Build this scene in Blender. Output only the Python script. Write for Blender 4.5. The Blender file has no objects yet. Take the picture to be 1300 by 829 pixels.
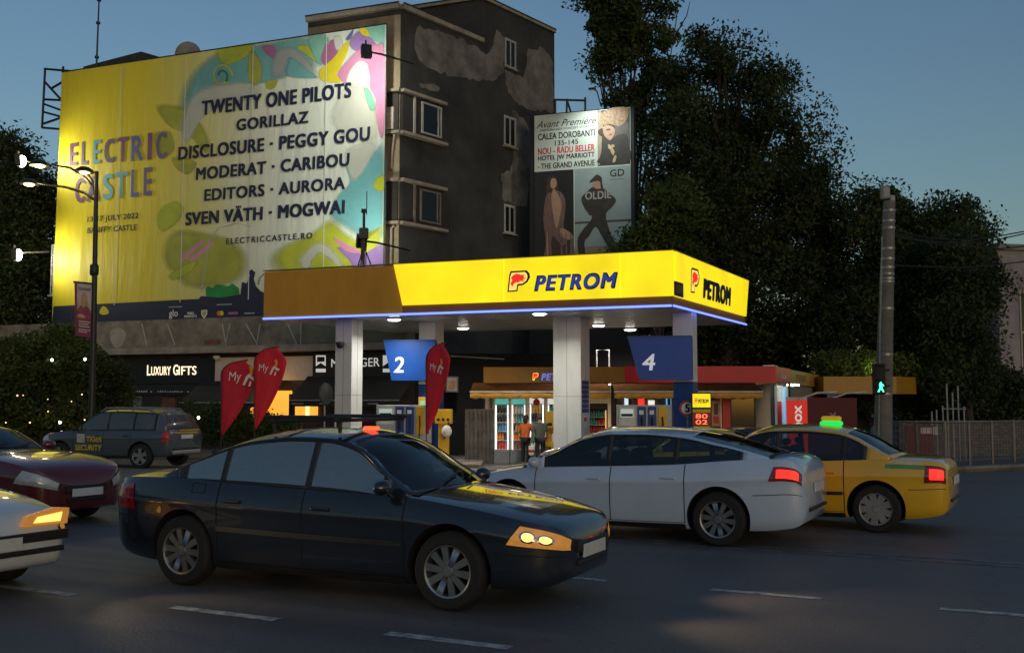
import bpy, bmesh, math, random
import numpy as np
from mathutils import Vector, Matrix
R = math.radians
random.seed(7)
SC = bpy.context.scene
COL = SC.collection

# ------------------------------------------------------------------ camera
CAM_Z, FPX, PITCH = 1.7, 1300.0, math.atan2(97.5, 1300.0)
cd = bpy.data.cameras.new('camera'); cam = bpy.data.objects.new('camera', cd); COL.objects.link(cam)
cd.sensor_width = 36.0; cd.lens = 36.0; cd.clip_start = 0.1; cd.clip_end = 2000
cam.location = (0, 0, CAM_Z); cam.rotation_euler = (math.pi/2 + PITCH, 0, 0)
SC.camera = cam

# ------------------------------------------------------------------ dusk sky
W = bpy.data.worlds.new('World'); SC.world = W; W.use_nodes = True
nt = W.node_tree; bg = nt.nodes['Background']
sky = nt.nodes.new('ShaderNodeTexSky'); sky.sky_type = 'NISHITA'; sky.sun_disc = False
SUN_EL, SUN_ROT = 6.0, 158.0
sky.sun_elevation = R(SUN_EL); sky.sun_rotation = R(SUN_ROT)
sky.altitude = 80; sky.air_density = 1.3; sky.dust_density = 1.2; sky.ozone_density = 3.0
hs = nt.nodes.new('ShaderNodeHueSaturation'); hs.inputs['Saturation'].default_value = 1.0; hs.inputs['Hue'].default_value = .507
nt.links.new(sky.outputs[0], hs.inputs['Color']); nt.links.new(hs.outputs[0], bg.inputs[0])
bg.inputs[1].default_value = 0.14
sd = bpy.data.lights.new('sun', 'SUN'); sd.energy = 0.10; sd.angle = R(20); sd.color = (1.0, .85, .72)
sun = bpy.data.objects.new('sun', sd); COL.objects.link(sun)
# low glow behind the camera: same direction as the sky's sun
a_ = R(SUN_ROT); sdir = Vector((math.sin(a_), math.cos(a_), math.tan(R(6.0))))
sun.rotation_euler = (-sdir).to_track_quat('-Z', 'Y').to_euler(); sun.location = (0, -20, 20)
SC.view_settings.view_transform = 'Standard'; SC.view_settings.look = 'None'
SC.view_settings.gamma = 1; SC.view_settings.exposure = 0.0
SC.cycles.use_denoising = True; SC.cycles.max_bounces = 6; SC.cycles.transparent_max_bounces = 40
SC.cycles.sample_clamp_indirect = 4.0

# ------------------------------------------------------------------ pixel helpers (photo is 1300 x 829)
def ray(px, py):
    x = (px-650)/FPX; y = (414.5-py)/FPX; c, s = math.cos(PITCH), math.sin(PITCH)
    return Vector((x, c - y*s, s + y*c))
def at(px, py, Y):
    r = ray(px, py); t = Y/r.y
    return Vector((r.x*t, Y, CAM_Z + r.z*t))
ROAD = R(-27.0)
def road_n(x, y): return -x*math.sin(ROAD) + y*math.cos(ROAD)
def gz_n(n):
    t = min(1, max(0, (n-15)/15.0)); return -0.38*t
def gz(x, y): return gz_n(road_n(x, y))
class Frame:
    """vertical plane: local x to the right, local y away, z up"""
    def __init__(s, ox, oy, ang): s.o = Vector((ox, oy)); s.a = ang; s.c = math.cos(ang); s.s = math.sin(ang)
    def hit(s, px, py, yl=0.0):
        r = ray(px, py); n = Vector((-s.s, s.c))
        d = (s.o.x*n.x + s.o.y*n.y + yl)/(r.x*n.x + r.y*n.y)
        X, Y, Z = r.x*d, r.y*d, CAM_Z + r.z*d
        return ((X-s.o.x)*s.c + (Y-s.o.y)*s.s, Z)
    def loc(s, X, Y):
        dx, dy = X-s.o.x, Y-s.o.y
        return (dx*s.c + dy*s.s, -dx*s.s + dy*s.c)
    def w(s, xl, yl, z=0): return Vector((s.o.x + xl*s.c - yl*s.s, s.o.y + xl*s.s + yl*s.c, z))

# ------------------------------------------------------------------ materials
MATS = {}
def M(name, col, rough=.6, metal=0.0, var=.18, scale=4.0, bump=0.0, bscale=None, emit=0.0, ecol=None, coat=0.0, spec=.5, rvar=.12, detail=6, stretch=None, trans=0.0, alpha=1.0):
    if name in MATS: return MATS[name]
    m = bpy.data.materials.new(name); m.use_nodes = True; MATS[name] = m
    t = m.node_tree; b = t.nodes['Principled BSDF']; L = t.links.new
    b.inputs['Roughness'].default_value = rough; b.inputs['Metallic'].default_value = metal
    b.inputs['Specular IOR Level'].default_value = spec
    b.inputs['Coat Weight'].default_value = coat; b.inputs['Coat Roughness'].default_value = .04
    b.inputs['Base Color'].default_value = (*col, 1)
    if trans: b.inputs['Transmission Weight'].default_value = trans
    if alpha < 1: b.inputs['Alpha'].default_value = alpha
    if emit:
        b.inputs['Emission Color'].default_value = (*(ecol or col), 1); b.inputs['Emission Strength'].default_value = emit
    if var or bump:
        tc = t.nodes.new('ShaderNodeTexCoord'); mp = t.nodes.new('ShaderNodeMapping')
        if stretch: mp.inputs['Scale'].default_value = stretch
        L(tc.outputs['Object'], mp.inputs[0])
        nz = t.nodes.new('ShaderNodeTexNoise'); nz.inputs['Scale'].default_value = scale; nz.inputs['Detail'].default_value = detail
        nz.inputs['Roughness'].default_value = .65
        L(mp.outputs[0], nz.inputs['Vector'])
        if var:
            rp = t.nodes.new('ShaderNodeValToRGB')
            lo = [max(0, c*(1-var*1.6)) for c in col]; hi = [min(1, c*(1+var*1.3)) for c in col]
            rp.color_ramp.elements[0].position = .3; rp.color_ramp.elements[1].position = .72
            rp.color_ramp.elements[0].color = (*lo, 1); rp.color_ramp.elements[1].color = (*hi, 1)
            L(nz.outputs[0], rp.inputs[0]); L(rp.outputs[0], b.inputs['Base Color'])
            mr = t.nodes.new('ShaderNodeMapRange'); mr.inputs['To Min'].default_value = max(.02, rough-rvar*rough*1.5); mr.inputs['To Max'].default_value = min(1, rough+rvar*rough*1.5)
            L(nz.outputs[0], mr.inputs[0]); L(mr.outputs[0], b.inputs['Roughness'])
        if bump:
            n2 = t.nodes.new('ShaderNodeTexNoise'); n2.inputs['Scale'].default_value = bscale or scale*6; n2.inputs['Detail'].default_value = 5
            L(mp.outputs[0], n2.inputs['Vector'])
            bp = t.nodes.new('ShaderNodeBump'); bp.inputs['Strength'].default_value = bump; bp.inputs['Distance'].default_value = .02
            L(n2.outputs[0], bp.inputs['Height']); L(bp.outputs[0], b.inputs['Normal'])
    return m
def E(name, col, s, base=None):           # lamps, lit signs, screens
    return M(name, base or col, .4, var=0, emit=s, ecol=col)

def uneven(m, lo, hi, sc):                # tubes behind a backlit face never light it evenly
    t = m.node_tree; b = t.nodes['Principled BSDF']; tc = t.nodes.new('ShaderNodeTexCoord'); n = t.nodes.new('ShaderNodeTexNoise'); n.inputs['Scale'].default_value = sc; n.inputs['Detail'].default_value = 3
    mr = t.nodes.new('ShaderNodeMapRange'); mr.inputs['From Min'].default_value = .3; mr.inputs['From Max'].default_value = .7; mr.inputs['To Min'].default_value = lo; mr.inputs['To Max'].default_value = hi
    t.links.new(tc.outputs['Object'], n.inputs['Vector']); t.links.new(n.outputs[0], mr.inputs[0]); t.links.new(mr.outputs[0], b.inputs['Emission Strength']); return m
# ------------------------------------------------------------------ mesh builder
TXT = {}
def text_geo(s, bold=0.0, shear=0.0, spacing=1.0, ext=0.0, res=4):
    k = (s, bold, shear, spacing, ext, res)
    if k not in TXT:
        cu = bpy.data.curves.new('lettering', 'FONT'); cu.body = s; cu.offset = bold; cu.shear = shear
        cu.space_character = spacing; cu.extrude = ext; cu.resolution_u = res
        o = bpy.data.objects.new('lettering', cu); me = o.to_mesh()
        v = [tuple(p.co) for p in me.vertices]; f = [tuple(p.vertices) for p in me.polygons]
        o.to_mesh_clear(); bpy.data.objects.remove(o); bpy.data.curves.remove(cu)
        x0 = min(p[0] for p in v); x1 = max(p[0] for p in v); y0 = min(p[1] for p in v); y1 = max(p[1] for p in v)
        TXT[k] = ([((p[0]-x0)/(x1-x0), (p[1]-y0)/(y1-y0), p[2]) for p in v], f)
    return TXT[k]

class MB:
    def __init__(s): s.v = []; s.f = []; s.m = []; s.sm = []
    def add(s, vs, fs, mi=0, sm=False):
        b = len(s.v); s.v += [tuple(p) for p in vs]
        for f in fs: s.f.append(tuple(i+b for i in f)); s.m.append(mi); s.sm.append(sm)
        return s
    def box(s, x0, x1, y0, y1, z0, z1, mi=0):
        return s.add([(x0,y0,z0),(x1,y0,z0),(x1,y1,z0),(x0,y1,z0),(x0,y0,z1),(x1,y0,z1),(x1,y1,z1),(x0,y1,z1)],
                     [(0,3,2,1),(4,5,6,7),(0,1,5,4),(1,2,6,5),(2,3,7,6),(3,0,4,7)], mi)
    def rbox(s, x0, x1, y0, y1, z0, z1, r=.02, mi=0, seg=2):
        bm = bmesh.new(); bmesh.ops.create_cube(bm, size=1)
        for v in bm.verts: v.co = ((x0+x1)/2+v.co.x*(x1-x0), (y0+y1)/2+v.co.y*(y1-y0), (z0+z1)/2+v.co.z*(z1-z0))
        bmesh.ops.bevel(bm, geom=bm.edges[:], offset=r, segments=seg, affect='EDGES', profile=.5)
        bm.verts.index_update()
        s.add([v.co[:] for v in bm.verts], [[v.index for v in f.verts] for f in bm.faces], mi); bm.free(); return s
    def prism(s, pts, a0, a1, axis='y', mi=0):
        n = len(pts)
        if axis == 'y': P = lambda p, a: (p[0], a, p[1])
        elif axis == 'z': P = lambda p, a: (p[0], p[1], a)
        else: P = lambda p, a: (a, p[0], p[1])
        vs = [P(p, a0) for p in pts] + [P(p, a1) for p in pts]
        fs = [tuple(range(n)), tuple(range(2*n-1, n-1, -1))] + [(i, (i+1) % n, n+(i+1) % n, n+i) for i in range(n)]
        return s.add(vs, fs, mi)
    def tube(s, p, q, r0, r1=None, n=10, mi=0, cap=True):
        return s.path([p, q], [r0, r0 if r1 is None else r1], n, mi, cap)
    def path(s, pts, r, n=8, mi=0, cap=True):
        pts = [Vector(p) for p in pts]; m = len(pts)
        if not isinstance(r, (list, tuple)): r = [r]*m
        vs = []; up = None
        for i, p in enumerate(pts):
            d = (pts[min(i+1, m-1)] - pts[max(i-1, 0)]).normalized()
            if up is None: up = Vector((0,0,1)) if abs(d.z) < .9 else Vector((1,0,0))
            a = d.cross(up); a = a.normalized() if a.length > 1e-5 else Vector((1,0,0)); b = d.cross(a).normalized(); up = -b if (-b).dot(up) > 0 else b
            for k in range(n):
                t = 2*math.pi*k/n; vs.append(p + a*(r[i]*math.cos(t)) + b*(r[i]*math.sin(t)))
        fs = [(i*n+k, i*n+(k+1) % n, (i+1)*n+(k+1) % n, (i+1)*n+k) for i in range(m-1) for k in range(n)]
        s.add(vs, fs, mi, True)
        if cap: s.add(vs[:n], [tuple(range(n))], mi); s.add(vs[-n:], [tuple(range(n-1, -1, -1))], mi)
        return s
    def lathe(s, prof, n=24, c=(0,0,0), axis='z', mi=0, sm=True):
        vs = []
        for r, h in prof:
            for k in range(n):
                t = 2*math.pi*k/n; u, w = r*math.cos(t), r*math.sin(t)
                vs.append((c[0]+u, c[1]+w, c[2]+h) if axis == 'z' else ((c[0]+u, c[1]+h, c[2]+w) if axis == 'y' else (c[0]+h, c[1]+u, c[2]+w)))
        m = len(prof)
        return s.add(vs, [(i*n+k, i*n+(k+1) % n, (i+1)*n+(k+1) % n, (i+1)*n+k) for i in range(m-1) for k in range(n)], mi, sm)
    def ball(s, c, rx, ry=None, rz=None, n=14, m=9, mi=0):
        ry = ry or rx; rz = rz or rx
        vs = [(c[0]+rx*math.sin(math.pi*i/m)*math.cos(2*math.pi*k/n), c[1]+ry*math.sin(math.pi*i/m)*math.sin(2*math.pi*k/n), c[2]+rz*math.cos(math.pi*i/m)) for i in range(m+1) for k in range(n)]
        return s.add(vs, [(i*n+k, i*n+(k+1) % n, (i+1)*n+(k+1) % n, (i+1)*n+k) for i in range(m) for k in range(n)], mi, True)
    def grid(s, P, mi=0, sm=True):
        nx, ny = len(P), len(P[0])
        return s.add([p for row in P for p in row], [(i*ny+j, (i+1)*ny+j, (i+1)*ny+j+1, i*ny+j+1) for i in range(nx-1) for j in range(ny-1)], mi, sm)
    def text(s, st, x0, x1, z0, z1, y, mi=0, bold=0.0, shear=0.0, spacing=1.0, ext=0.0, depth=0.0, M4=None):
        # heavy weight: light outline growth plus two side-shifted layers, so that the counters of M and W stay open
        v, f = text_geo(st, 0, shear, spacing+bold*2.2, ext)
        k = depth/ext if ext else 0; h = (z1-z0); b = bold*h*1.25; c = b*.55
        for i, (dx, dz) in enumerate(((-b,-c), (b,-c), (-b,c), (b,c)) if b > 0 else ((0,0),)):
            vs = [Vector((x0+b+dx+p[0]*(x1-x0-2*b), y-p[2]*k-.0004*i, z0+c+dz+p[1]*(z1-z0-2*c))) for p in v]
            if M4 is not None: vs = [M4 @ p for p in vs]
            s.add(vs, f, mi)
        return s
    def sheet(s, pts, y, mi=0):               # flat outline in the xz plane at depth y
        return s.add([(p[0], y, p[1]) for p in pts], [tuple(range(len(pts)))], mi)
    def xf(s, Mx, start=0):
        s.v[start:] = [tuple(Mx @ Vector(p)) for p in s.v[start:]]; return s
    def mesh(s, name, mats, ang=35, fix=True):
        me = bpy.data.meshes.new(name); me.from_pydata(s.v, [], s.f)
        for m in (mats if isinstance(mats, (list, tuple)) else [mats]): me.materials.append(m)
        me.polygons.foreach_set('material_index', s.m); me.polygons.foreach_set('use_smooth', s.sm)
        if fix:
            bm = bmesh.new(); bm.from_mesh(me)
            bmesh.ops.remove_doubles(bm, verts=bm.verts, dist=1e-5)
            bmesh.ops.recalc_face_normals(bm, faces=bm.faces); bm.to_mesh(me); bm.free()
        me.update()
        if ang and any(s.sm): me.set_sharp_from_angle(angle=R(ang))
        return me
    def build(s, name, mats, parent=None, ang=35, fix=True):
        return link(name, s.mesh(name, mats, ang, fix), parent)
def link(name, me, parent=None):
    o = bpy.data.objects.new(name, me); COL.objects.link(o)
    if parent: o.parent = parent
    return o
def tag(o, label, cat, group=None):
    o['label'] = label; o['category'] = cat
    if group: o['group'] = group
    return o
def struct(o, kind='structure'): o['kind'] = kind; return o
def thing(name, label, cat, loc=(0,0,0), rz=0.0, group=None):
    o = bpy.data.objects.new(name, None); COL.objects.link(o); o.empty_display_size = .2
    o.location = loc; o.rotation_euler = (0, 0, rz); return tag(o, label, cat, group)
def fthing(name, label, cat, fr, z=0.0, group=None): return thing(name, label, cat, (fr.o.x, fr.o.y, z), fr.a, group)
def copy_tree(o, parent=None):
    c = o.copy(); COL.objects.link(c); c.parent = parent
    for ch in list(o.children): copy_tree(ch, c)
    return c
def lamp(kind, name, loc, energy, col, parent=None, target=None, **kw):
    d = bpy.data.lights.new(name, kind); d.energy = energy; d.color = col
    for k, v in kw.items(): setattr(d, k, v)
    o = bpy.data.objects.new(name, d); COL.objects.link(o); o.location = loc
    if target is not None: o.rotation_euler = (Vector(target)-Vector(loc)).to_track_quat('-Z', 'Y').to_euler()
    if parent: o.parent = parent
    return o
def smooth_loop(pts, k=6):                    # closed Catmull-Rom outline
    out = []; n = len(pts)
    for i in range(n):
        p0, p1, p2, p3 = pts[i-1], pts[i], pts[(i+1) % n], pts[(i+2) % n]
        for j in range(k):
            t = j/k
            out.append(tuple(.5*((2*p1[a])+(-p0[a]+p2[a])*t+(2*p0[a]-5*p1[a]+4*p2[a]-p3[a])*t*t+(-p0[a]+3*p1[a]-3*p2[a]+p3[a])*t**3) for a in (0, 1)))
    return out

# shared materials
STEEL = M('galvanised_steel', (.30,.31,.32), .45, .8, .2, 6)
DARKM = M('dark_painted_metal', (.025,.027,.03), .45, .3, .2, 6)
BLACK = M('black_rubber', (.012,.012,.013), .75, 0, .2, 8)
WHITEP = M('white_paint', (.72,.73,.70), .5, 0, .08, 3)
CONC = M('weathered_concrete', (.22,.19,.15), .85, 0, .35, 1.2, .4, 14)

# ------------------------------------------------------------------ ground, road, forecourt, pavements
def asphalt(name, c0, c1, rough):
    m = bpy.data.materials.new(name); m.use_nodes = True; t = m.node_tree; b = t.nodes['Principled BSDF']; L = t.links.new
    tc = t.nodes.new('ShaderNodeTexCoord')
    def nz(sc, det, st=None):
        mp = t.nodes.new('ShaderNodeMapping'); L(tc.outputs['Object'], mp.inputs[0])
        if st: mp.inputs['Scale'].default_value = st
        n = t.nodes.new('ShaderNodeTexNoise'); n.inputs['Scale'].default_value = sc; n.inputs['Detail'].default_value = det; n.inputs['Roughness'].default_value = .7
        L(mp.outputs[0], n.inputs['Vector']); return n
    big = nz(.9, 7, (.07, 1.5, 1)); fine = nz(30, 8)
    mx = t.nodes.new('ShaderNodeMath'); mx.operation = 'MULTIPLY_ADD'; mx.inputs[1].default_value = .5
    L(big.outputs[0], mx.inputs[0]); 
    m2 = t.nodes.new('ShaderNodeMath'); m2.operation = 'MULTIPLY'; m2.inputs[1].default_value = .5; L(fine.outputs[0], m2.inputs[0]); L(m2.outputs[0], mx.inputs[2])
    rp = t.nodes.new('ShaderNodeValToRGB'); rp.color_ramp.elements[0].position = .32; rp.color_ramp.elements[1].position = .68
    rp.color_ramp.elements[0].color = (*c0, 1); rp.color_ramp.elements[1].color = (*c1, 1)
    L(mx.outputs[0], rp.inputs[0])
    # cracks and sealed seams
    vo = t.nodes.new('ShaderNodeTexVoronoi'); vo.feature = 'DISTANCE_TO_EDGE'; vo.inputs['Scale'].default_value = .22
    wv = nz(1.3, 5); ad = t.nodes.new('ShaderNodeMixRGB'); ad.blend_type = 'ADD'; ad.inputs[0].default_value = 1.2
    L(tc.outputs['Object'], ad.inputs[1]); L(wv.outputs['Color'], ad.inputs[2]); L(ad.outputs[0], vo.inputs['Vector'])
    lt = t.nodes.new('ShaderNodeMath'); lt.operation = 'LESS_THAN'; lt.inputs[1].default_value = .0009; L(vo.outputs['Distance'], lt.inputs[0])
    mc = t.nodes.new('ShaderNodeMixRGB'); mc.inputs[2].default_value = (.045,.043,.042,1); L(lt.outputs[0], mc.inputs[0]); L(rp.outputs[0], mc.inputs[1])
    L(mc.outputs[0], b.inputs['Base Color'])
    mr = t.nodes.new('ShaderNodeMapRange'); mr.inputs['From Min'].default_value = .35; mr.inputs['From Max'].default_value = .65
    mr.inputs['To Min'].default_value = rough-.13; mr.inputs['To Max'].default_value = rough+.12; L(big.outputs[0], mr.inputs[0]); L(mr.outputs[0], b.inputs['Roughness'])
    b.inputs['Specular IOR Level'].default_value = .3
    bp = t.nodes.new('ShaderNodeBump'); bp.inputs['Strength'].default_value = .8; bp.inputs['Distance'].default_value = .010; L(fine.outputs[0], bp.inputs['Height']); L(bp.outputs[0], b.inputs['Normal'])
    return m
ASPH = asphalt('road_asphalt', (.085,.077,.074), (.190,.172,.165), .55)
FORE = asphalt('forecourt_concrete', (.12,.118,.11), (.22,.215,.2), .5)
PAVE = asphalt('pavement_slabs', (.10,.098,.095), (.18,.175,.17), .75)
SOIL = M('bare_earth', (.07,.06,.045), .95, 0, .3, 1.5, .5)
LINE = M('worn_road_paint', (.42,.42,.40), .7, 0, .5, 9, .3, 40)

def strip(name, mat, x0, x1, ns, dz, nx=1):
    mb = MB(); P = [[(x0+(x1-x0)*i/nx, n, gz_n(n)+dz) for n in ns] for i in range(nx+1)]
    mb.grid(P, 0, False); o = mb.build(name, mat, None, None, False); o.rotation_euler = (0,0,ROAD); return struct(o)
strip('ground', SOIL, -420, 420, [-300, -20, 0, 15, 30, 60, 700], -.012)
strip('road', ASPH, -300, 300, [-3, 5, 10, 15, 20, 25, 30, 60], 0)
strip('forecourt', FORE, -30, -2, [20.0, 22, 26, 30, 46], .004)
mb = MB(); mb.prism([(12.5,30.7),(20,34.6),(60,56),(60,90),(17,62),(14.4,47),(11.2,38.5)], -.6, gz_n(30)+.13, 'z')
mb.prism([(-70,60),(-24.0,33.0),(-22.6,33.4),(-8.0,38.6),(-6.5,40.5),(-30,75)], -.6, gz_n(30)+.12, 'z')
struct(mb.build('pavement', PAVE))
mb = MB(); mb.path([(11.1,38.5,-.29),(12.4,30.62,-.29),(20,34.5,-.29),(60,55.9,-.29)], .09, 4); struct(mb.build('kerb', CONC))
mb = MB()
RF = Frame(0, 0, ROAD)
def dash(x0, x1, n, w=.12): mb.add([(x0,n-w/2,.0),(x1,n-w/2,.0),(x1,n+w/2,.0),(x0,n+w/2,.0)], [(0,1,2,3)])
def gnd(px, py): r = ray(px, py); t = -CAM_Z/r.z; return RF.loc(r.x*t, r.y*t)
for pa, pb in (((230,768),(368,782)), ((510,797),(668,813)), ((0,743),(110,752))):
    dash(gnd(*pa)[0], gnd(*pb)[0], 6.48)
for pa, pb in (((910,744),(1048,756)), ((1195,768),(1345,782)), ((700,728),(780,733))):
    dash(gnd(*pa)[0], gnd(*pb)[0], 9.33, .11)
for k in range(-12, 14): 
    if k not in (-3,-2,-1,0,1,2): dash(k*3.6, k*3.6+1.6, 9.33, .11); dash(k*3.6+1, k*3.6+2.6, 6.48, .12)
mb_, mb = mb, MB(); dash(-60, 60, 12.05, .08); dash(-60, 60, 12.3, .08); o = mb.build('road_markings', M('faded_centre_line', (.20,.19,.18), .75, 0, .6, 5, .3, 40), None, None, False); o.rotation_euler = (0,0,ROAD); o.location.z = .004; struct(o); mb = mb_
o = mb.build('road_markings', LINE, None, None, False); o.rotation_euler = (0,0,ROAD); o.location.z = .004; struct(o)

# ================================================================== petrol station canopy
YEL = (1.0, .78, .012)
YLIT = uneven(E('backlit_yellow_panel', (1.0, .80, .008), .95, (.8,.6,.02)), .74, 1.0, .8)
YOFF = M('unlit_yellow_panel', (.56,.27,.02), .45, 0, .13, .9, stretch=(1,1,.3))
BROWN = M('brown_fascia_band', (.22,.10,.03), .5, 0, .1, 2)
SOFF = M('soffit_metal_panels', (.60,.59,.55), .30, .0, .10, 1.5, spec=.7)
NAVYL = E('lit_navy_lettering', (.03,.06,.42), .55, (.02,.03,.2))
NAVYD = M('dark_navy_lettering', (.008,.012,.06), .4, 0, 0)
REDL = E('lit_red_emblem', (.9,.03,.02), .8)
BLUELED = E('blue_led_strip', (.10,.16,1.0), 3.2)
WHITEL = E('downlight_diffuser', (1.0,.97,.85), 14.0)
A = Vector((4.59,29.4)); B = Vector((-8.24,34.0)); C = Vector((8.26,36.4)); D = B+C-A
CZ0, CZ1, PZ0, PZ1 = 4.5, 6.05, 4.78, 6.09
can = thing('station_canopy', 'large flat yellow fuel station roof with blue light strip along its edge on white columns', 'canopy', (A.x, A.y, gz(*A)), 0)
cz = -gz(*A)                                     # local z of world z = 0
def L2(p): return (p.x-A.x, p.y-A.y)
mb = MB(); mb.prism([L2(p) for p in (A, C, D, B)], CZ0+cz+.05, CZ1+cz-.02, 'z')
mb.build('roof', BROWN, can)
mb = MB(); g = .3
for i in range(9):                                # soffit boards run along the front edge
    f0, f1 = i/9+.0025, (i+1)/9-.0025
    q = [A.lerp(C, f0), A.lerp(C, f1), B.lerp(D, f1), B.lerp(D, f0)]
    mb.prism([L2(p) for p in q], CZ0+cz, CZ0+cz+.045, 'z')
mb.build('soffit', SOFF, can)
# front face frame: local x from A towards the left is negative
FA = Frame(A.x, A.y, math.atan2(A.y-B.y, A.x-B.x)); LA = (A-B).length
FC = Frame(A.x, A.y, math.atan2(C.y-A.y, C.x-A.x)); LC = (C-A).length
MFA = Matrix.Rotation(FA.a, 4, 'Z'); MFC = Matrix.Rotation(FC.a, 4, 'Z')
def onface(mb, fr, st=0): return mb.xf(Matrix.Translation((0,0,cz)) @ Matrix.Rotation(fr.a, 4, 'Z'), st)
xl0 = FA.hit(500, 340, -.1)[0]; xl1 = FA.hit(511, 390, -.1)[0]
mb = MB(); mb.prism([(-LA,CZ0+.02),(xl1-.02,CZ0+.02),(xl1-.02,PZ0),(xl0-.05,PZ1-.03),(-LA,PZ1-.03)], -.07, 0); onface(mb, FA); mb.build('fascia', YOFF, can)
mb = MB(); mb.box(xl1,.02,-.05,.0,CZ0+.03,PZ0-.01); onface(mb, FA); k = len(mb.v)
mb.box(-.02,LC,-.05,0,CZ0+.03,PZ0-.01); onface(mb, FC, k); mb.build('fascia_band', BROWN, can)
# lit panels: seams between boxes
seams = [xl1] + [FA.hit(p, 370, -.1)[0] for p in (640, 788)] + [0.0]
for i in range(3):
    a0, a1 = seams[i]+.008, seams[i+1]-(.008 if i < 2 else -.1)
    mb = MB(); mb.prism([(a0,PZ0),(a1,PZ0),(a1,PZ1),((xl0 if i == 0 else a0),PZ1)], -.13, -.052); onface(mb, FA); mb.build('lit_panel', YLIT, can)
sx = [0.0] + [FC.hit(p, 375, -.1)[0] for p in (877, 925)] + [LC-.1]
for i in range(3):
    a0, a1 = sx[i]+(.008 if i else .1), sx[i+1]-.008
    mb = MB(); mb.prism([(a0,PZ0),(a1,PZ0),(a1+(.42 if i == 2 else 0),PZ1),(a0,PZ1)], -.13, -.052); onface(mb, FC); mb.build('lit_panel', YLIT, can)
mb = MB(); mb.path([(-LA,-.09,CZ0+.0),(0.03,-.09,CZ0)], .032, 8); onface(mb, FA); k = len(mb.v); mb.path([(-.03,-.09,CZ0),(LC,-.09,CZ0)], .032, 8); onface(mb, FC, k)
k = len(mb.v); mb.build('light_strip', BLUELED, can)
# roof trim line on top of the panels
mb = MB(); mb.box(-LA,.1,-.14,.05,PZ1,PZ1+.03); onface(mb, FA); k = len(mb.v); mb.box(-.1,LC+.3,-.14,.05,PZ1+.001,PZ1+.031); onface(mb, FC, k); mb.build('roof_trim', M('yellow_trim', (.3,.2,.02), .5), can)
# lettering and emblem
def petrom(fr, px0, px1, pz, emb, lit, parent, y=-.135, emblem_only=False):
    pass
def emblem(mb, x0, x1, z0, z1, y):
    X = lambda t: x0+t*(x1-x0); Z = lambda t: z0+t*(z1-z0)
    P = lambda pts: [(X(a), Z(b)) for a, b in pts]
    # dark outline with a rounded bowl, pale field, red dragon head shape
    out = [(.10,.0),(.16,.0),(.50,.02),(.53,.28),(.72,.30),(.90,.44),(1.0,.66),(.97,.86),(.86,1.0),(.22,.99),(.17,.8)]
    mb.sheet(P(out), y, 0)
    inn = [(.16,.06),(.46,.08),(.49,.36),(.70,.38),(.84,.50),(.90,.66),(.88,.82),(.80,.92),(.27,.91),(.22,.74)]
    mb.sheet(P(inn), y-.006, 1)
    red = [(.22,.40),(.30,.24),(.36,.38),(.50,.46),(.52,.40),(.60,.50),(.78,.47),(.72,.56),(.86,.62),(.74,.68),(.80,.78),(.64,.80),(.48,.86),(.34,.80),(.24,.66),(.30,.56)]
    mb.sheet(P(red), y-.012, 2)
def word(fr, px0, py0, px1, py1, name, mats, parent, st='PETROM', y=-.14):
    a = fr.hit(px0, py0, y); b = fr.hit(px1, py1, y)
    mb = MB()
    mb.text(st, a[0]-.02, b[0]+.02, a[1]-.02, b[1]+.02, y+.003, 0, .045, .22, 1.05, .02, .012)
    mb.text(st, a[0]+.02, b[0]-.02, a[1]+.02, b[1]-.02, y-.012, 1, .03, .22, 1.09, .02, .012)
    onface(mb, fr); return mb.build(name, mats, parent)
word(FA, 679, 369.5, 783.5, 346.0, 'lettering', [NAVYD, NAVYL], can)
word(FC, 893, 378, 927.5, 366, 'lettering', [NAVYD, NAVYD], can)
EMB = [NAVYD, E('lit_cream_field', (1.0,.72,.15), .9), REDL]
a = FA.hit(641, 371, -.14); b = FA.hit(673, 343, -.14); mb = MB(); emblem(mb, a[0], b[0], a[1], b[1], -.14); onface(mb, FA); mb.build('emblem', EMB, can)
a = FC.hit(875.5, 371, -.14); b = FC.hit(888, 347, -.14); mb = MB(); emblem(mb, a[0], b[0], a[1], b[1]+.1, -.14); onface(mb, FC); mb.build('emblem', EMB, can)
a = FC.hit(856, 375, -.14); b = FC.hit(866, 360, -.14); mb = MB(); mb.rbox(a[0], b[0], -.18, -.13, a[1], b[1], .01, 0); mb.box(a[0]+.07, b[0]-.07, -.185, -.179, a[1]+.09, b[1]-.09, 1); onface(mb, FC)
mb.build('clock_display', [DARKM, M('amber_display', (.12,.07,.02), .3, 0, 0)], can)
# downlights in the soffit
for px, py in ((500.5,404), (588,415), (685,396.5), (760,411.5), (800,417)):
    p = ray(px, py); t = (CZ0-CAM_Z)/p.z; X, Y = p.x*t, p.y*t
    loc = (X-A.x, Y-A.y, CZ0+cz)
    mb = MB(); mb.lathe([(.02,.0),(.24,.0),(.27,-.03),(.25,-.055),(.21,-.05)], 24, loc); dl = mb.build('downlight', WHITEP, can)
    mb = MB(); mb.lathe([(.0,-.052),(.21,-.052),(.17,-.085),(0,-.10)], 24, loc); mb.build('lens', WHITEL, dl)
    lamp('AREA', 'downlight_lamp', (loc[0], loc[1], loc[2]-.16), 85, (1.0,.95,.82), can, (loc[0], loc[1], 0), shape='DISK', size=.4, spread=R(150))
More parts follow.
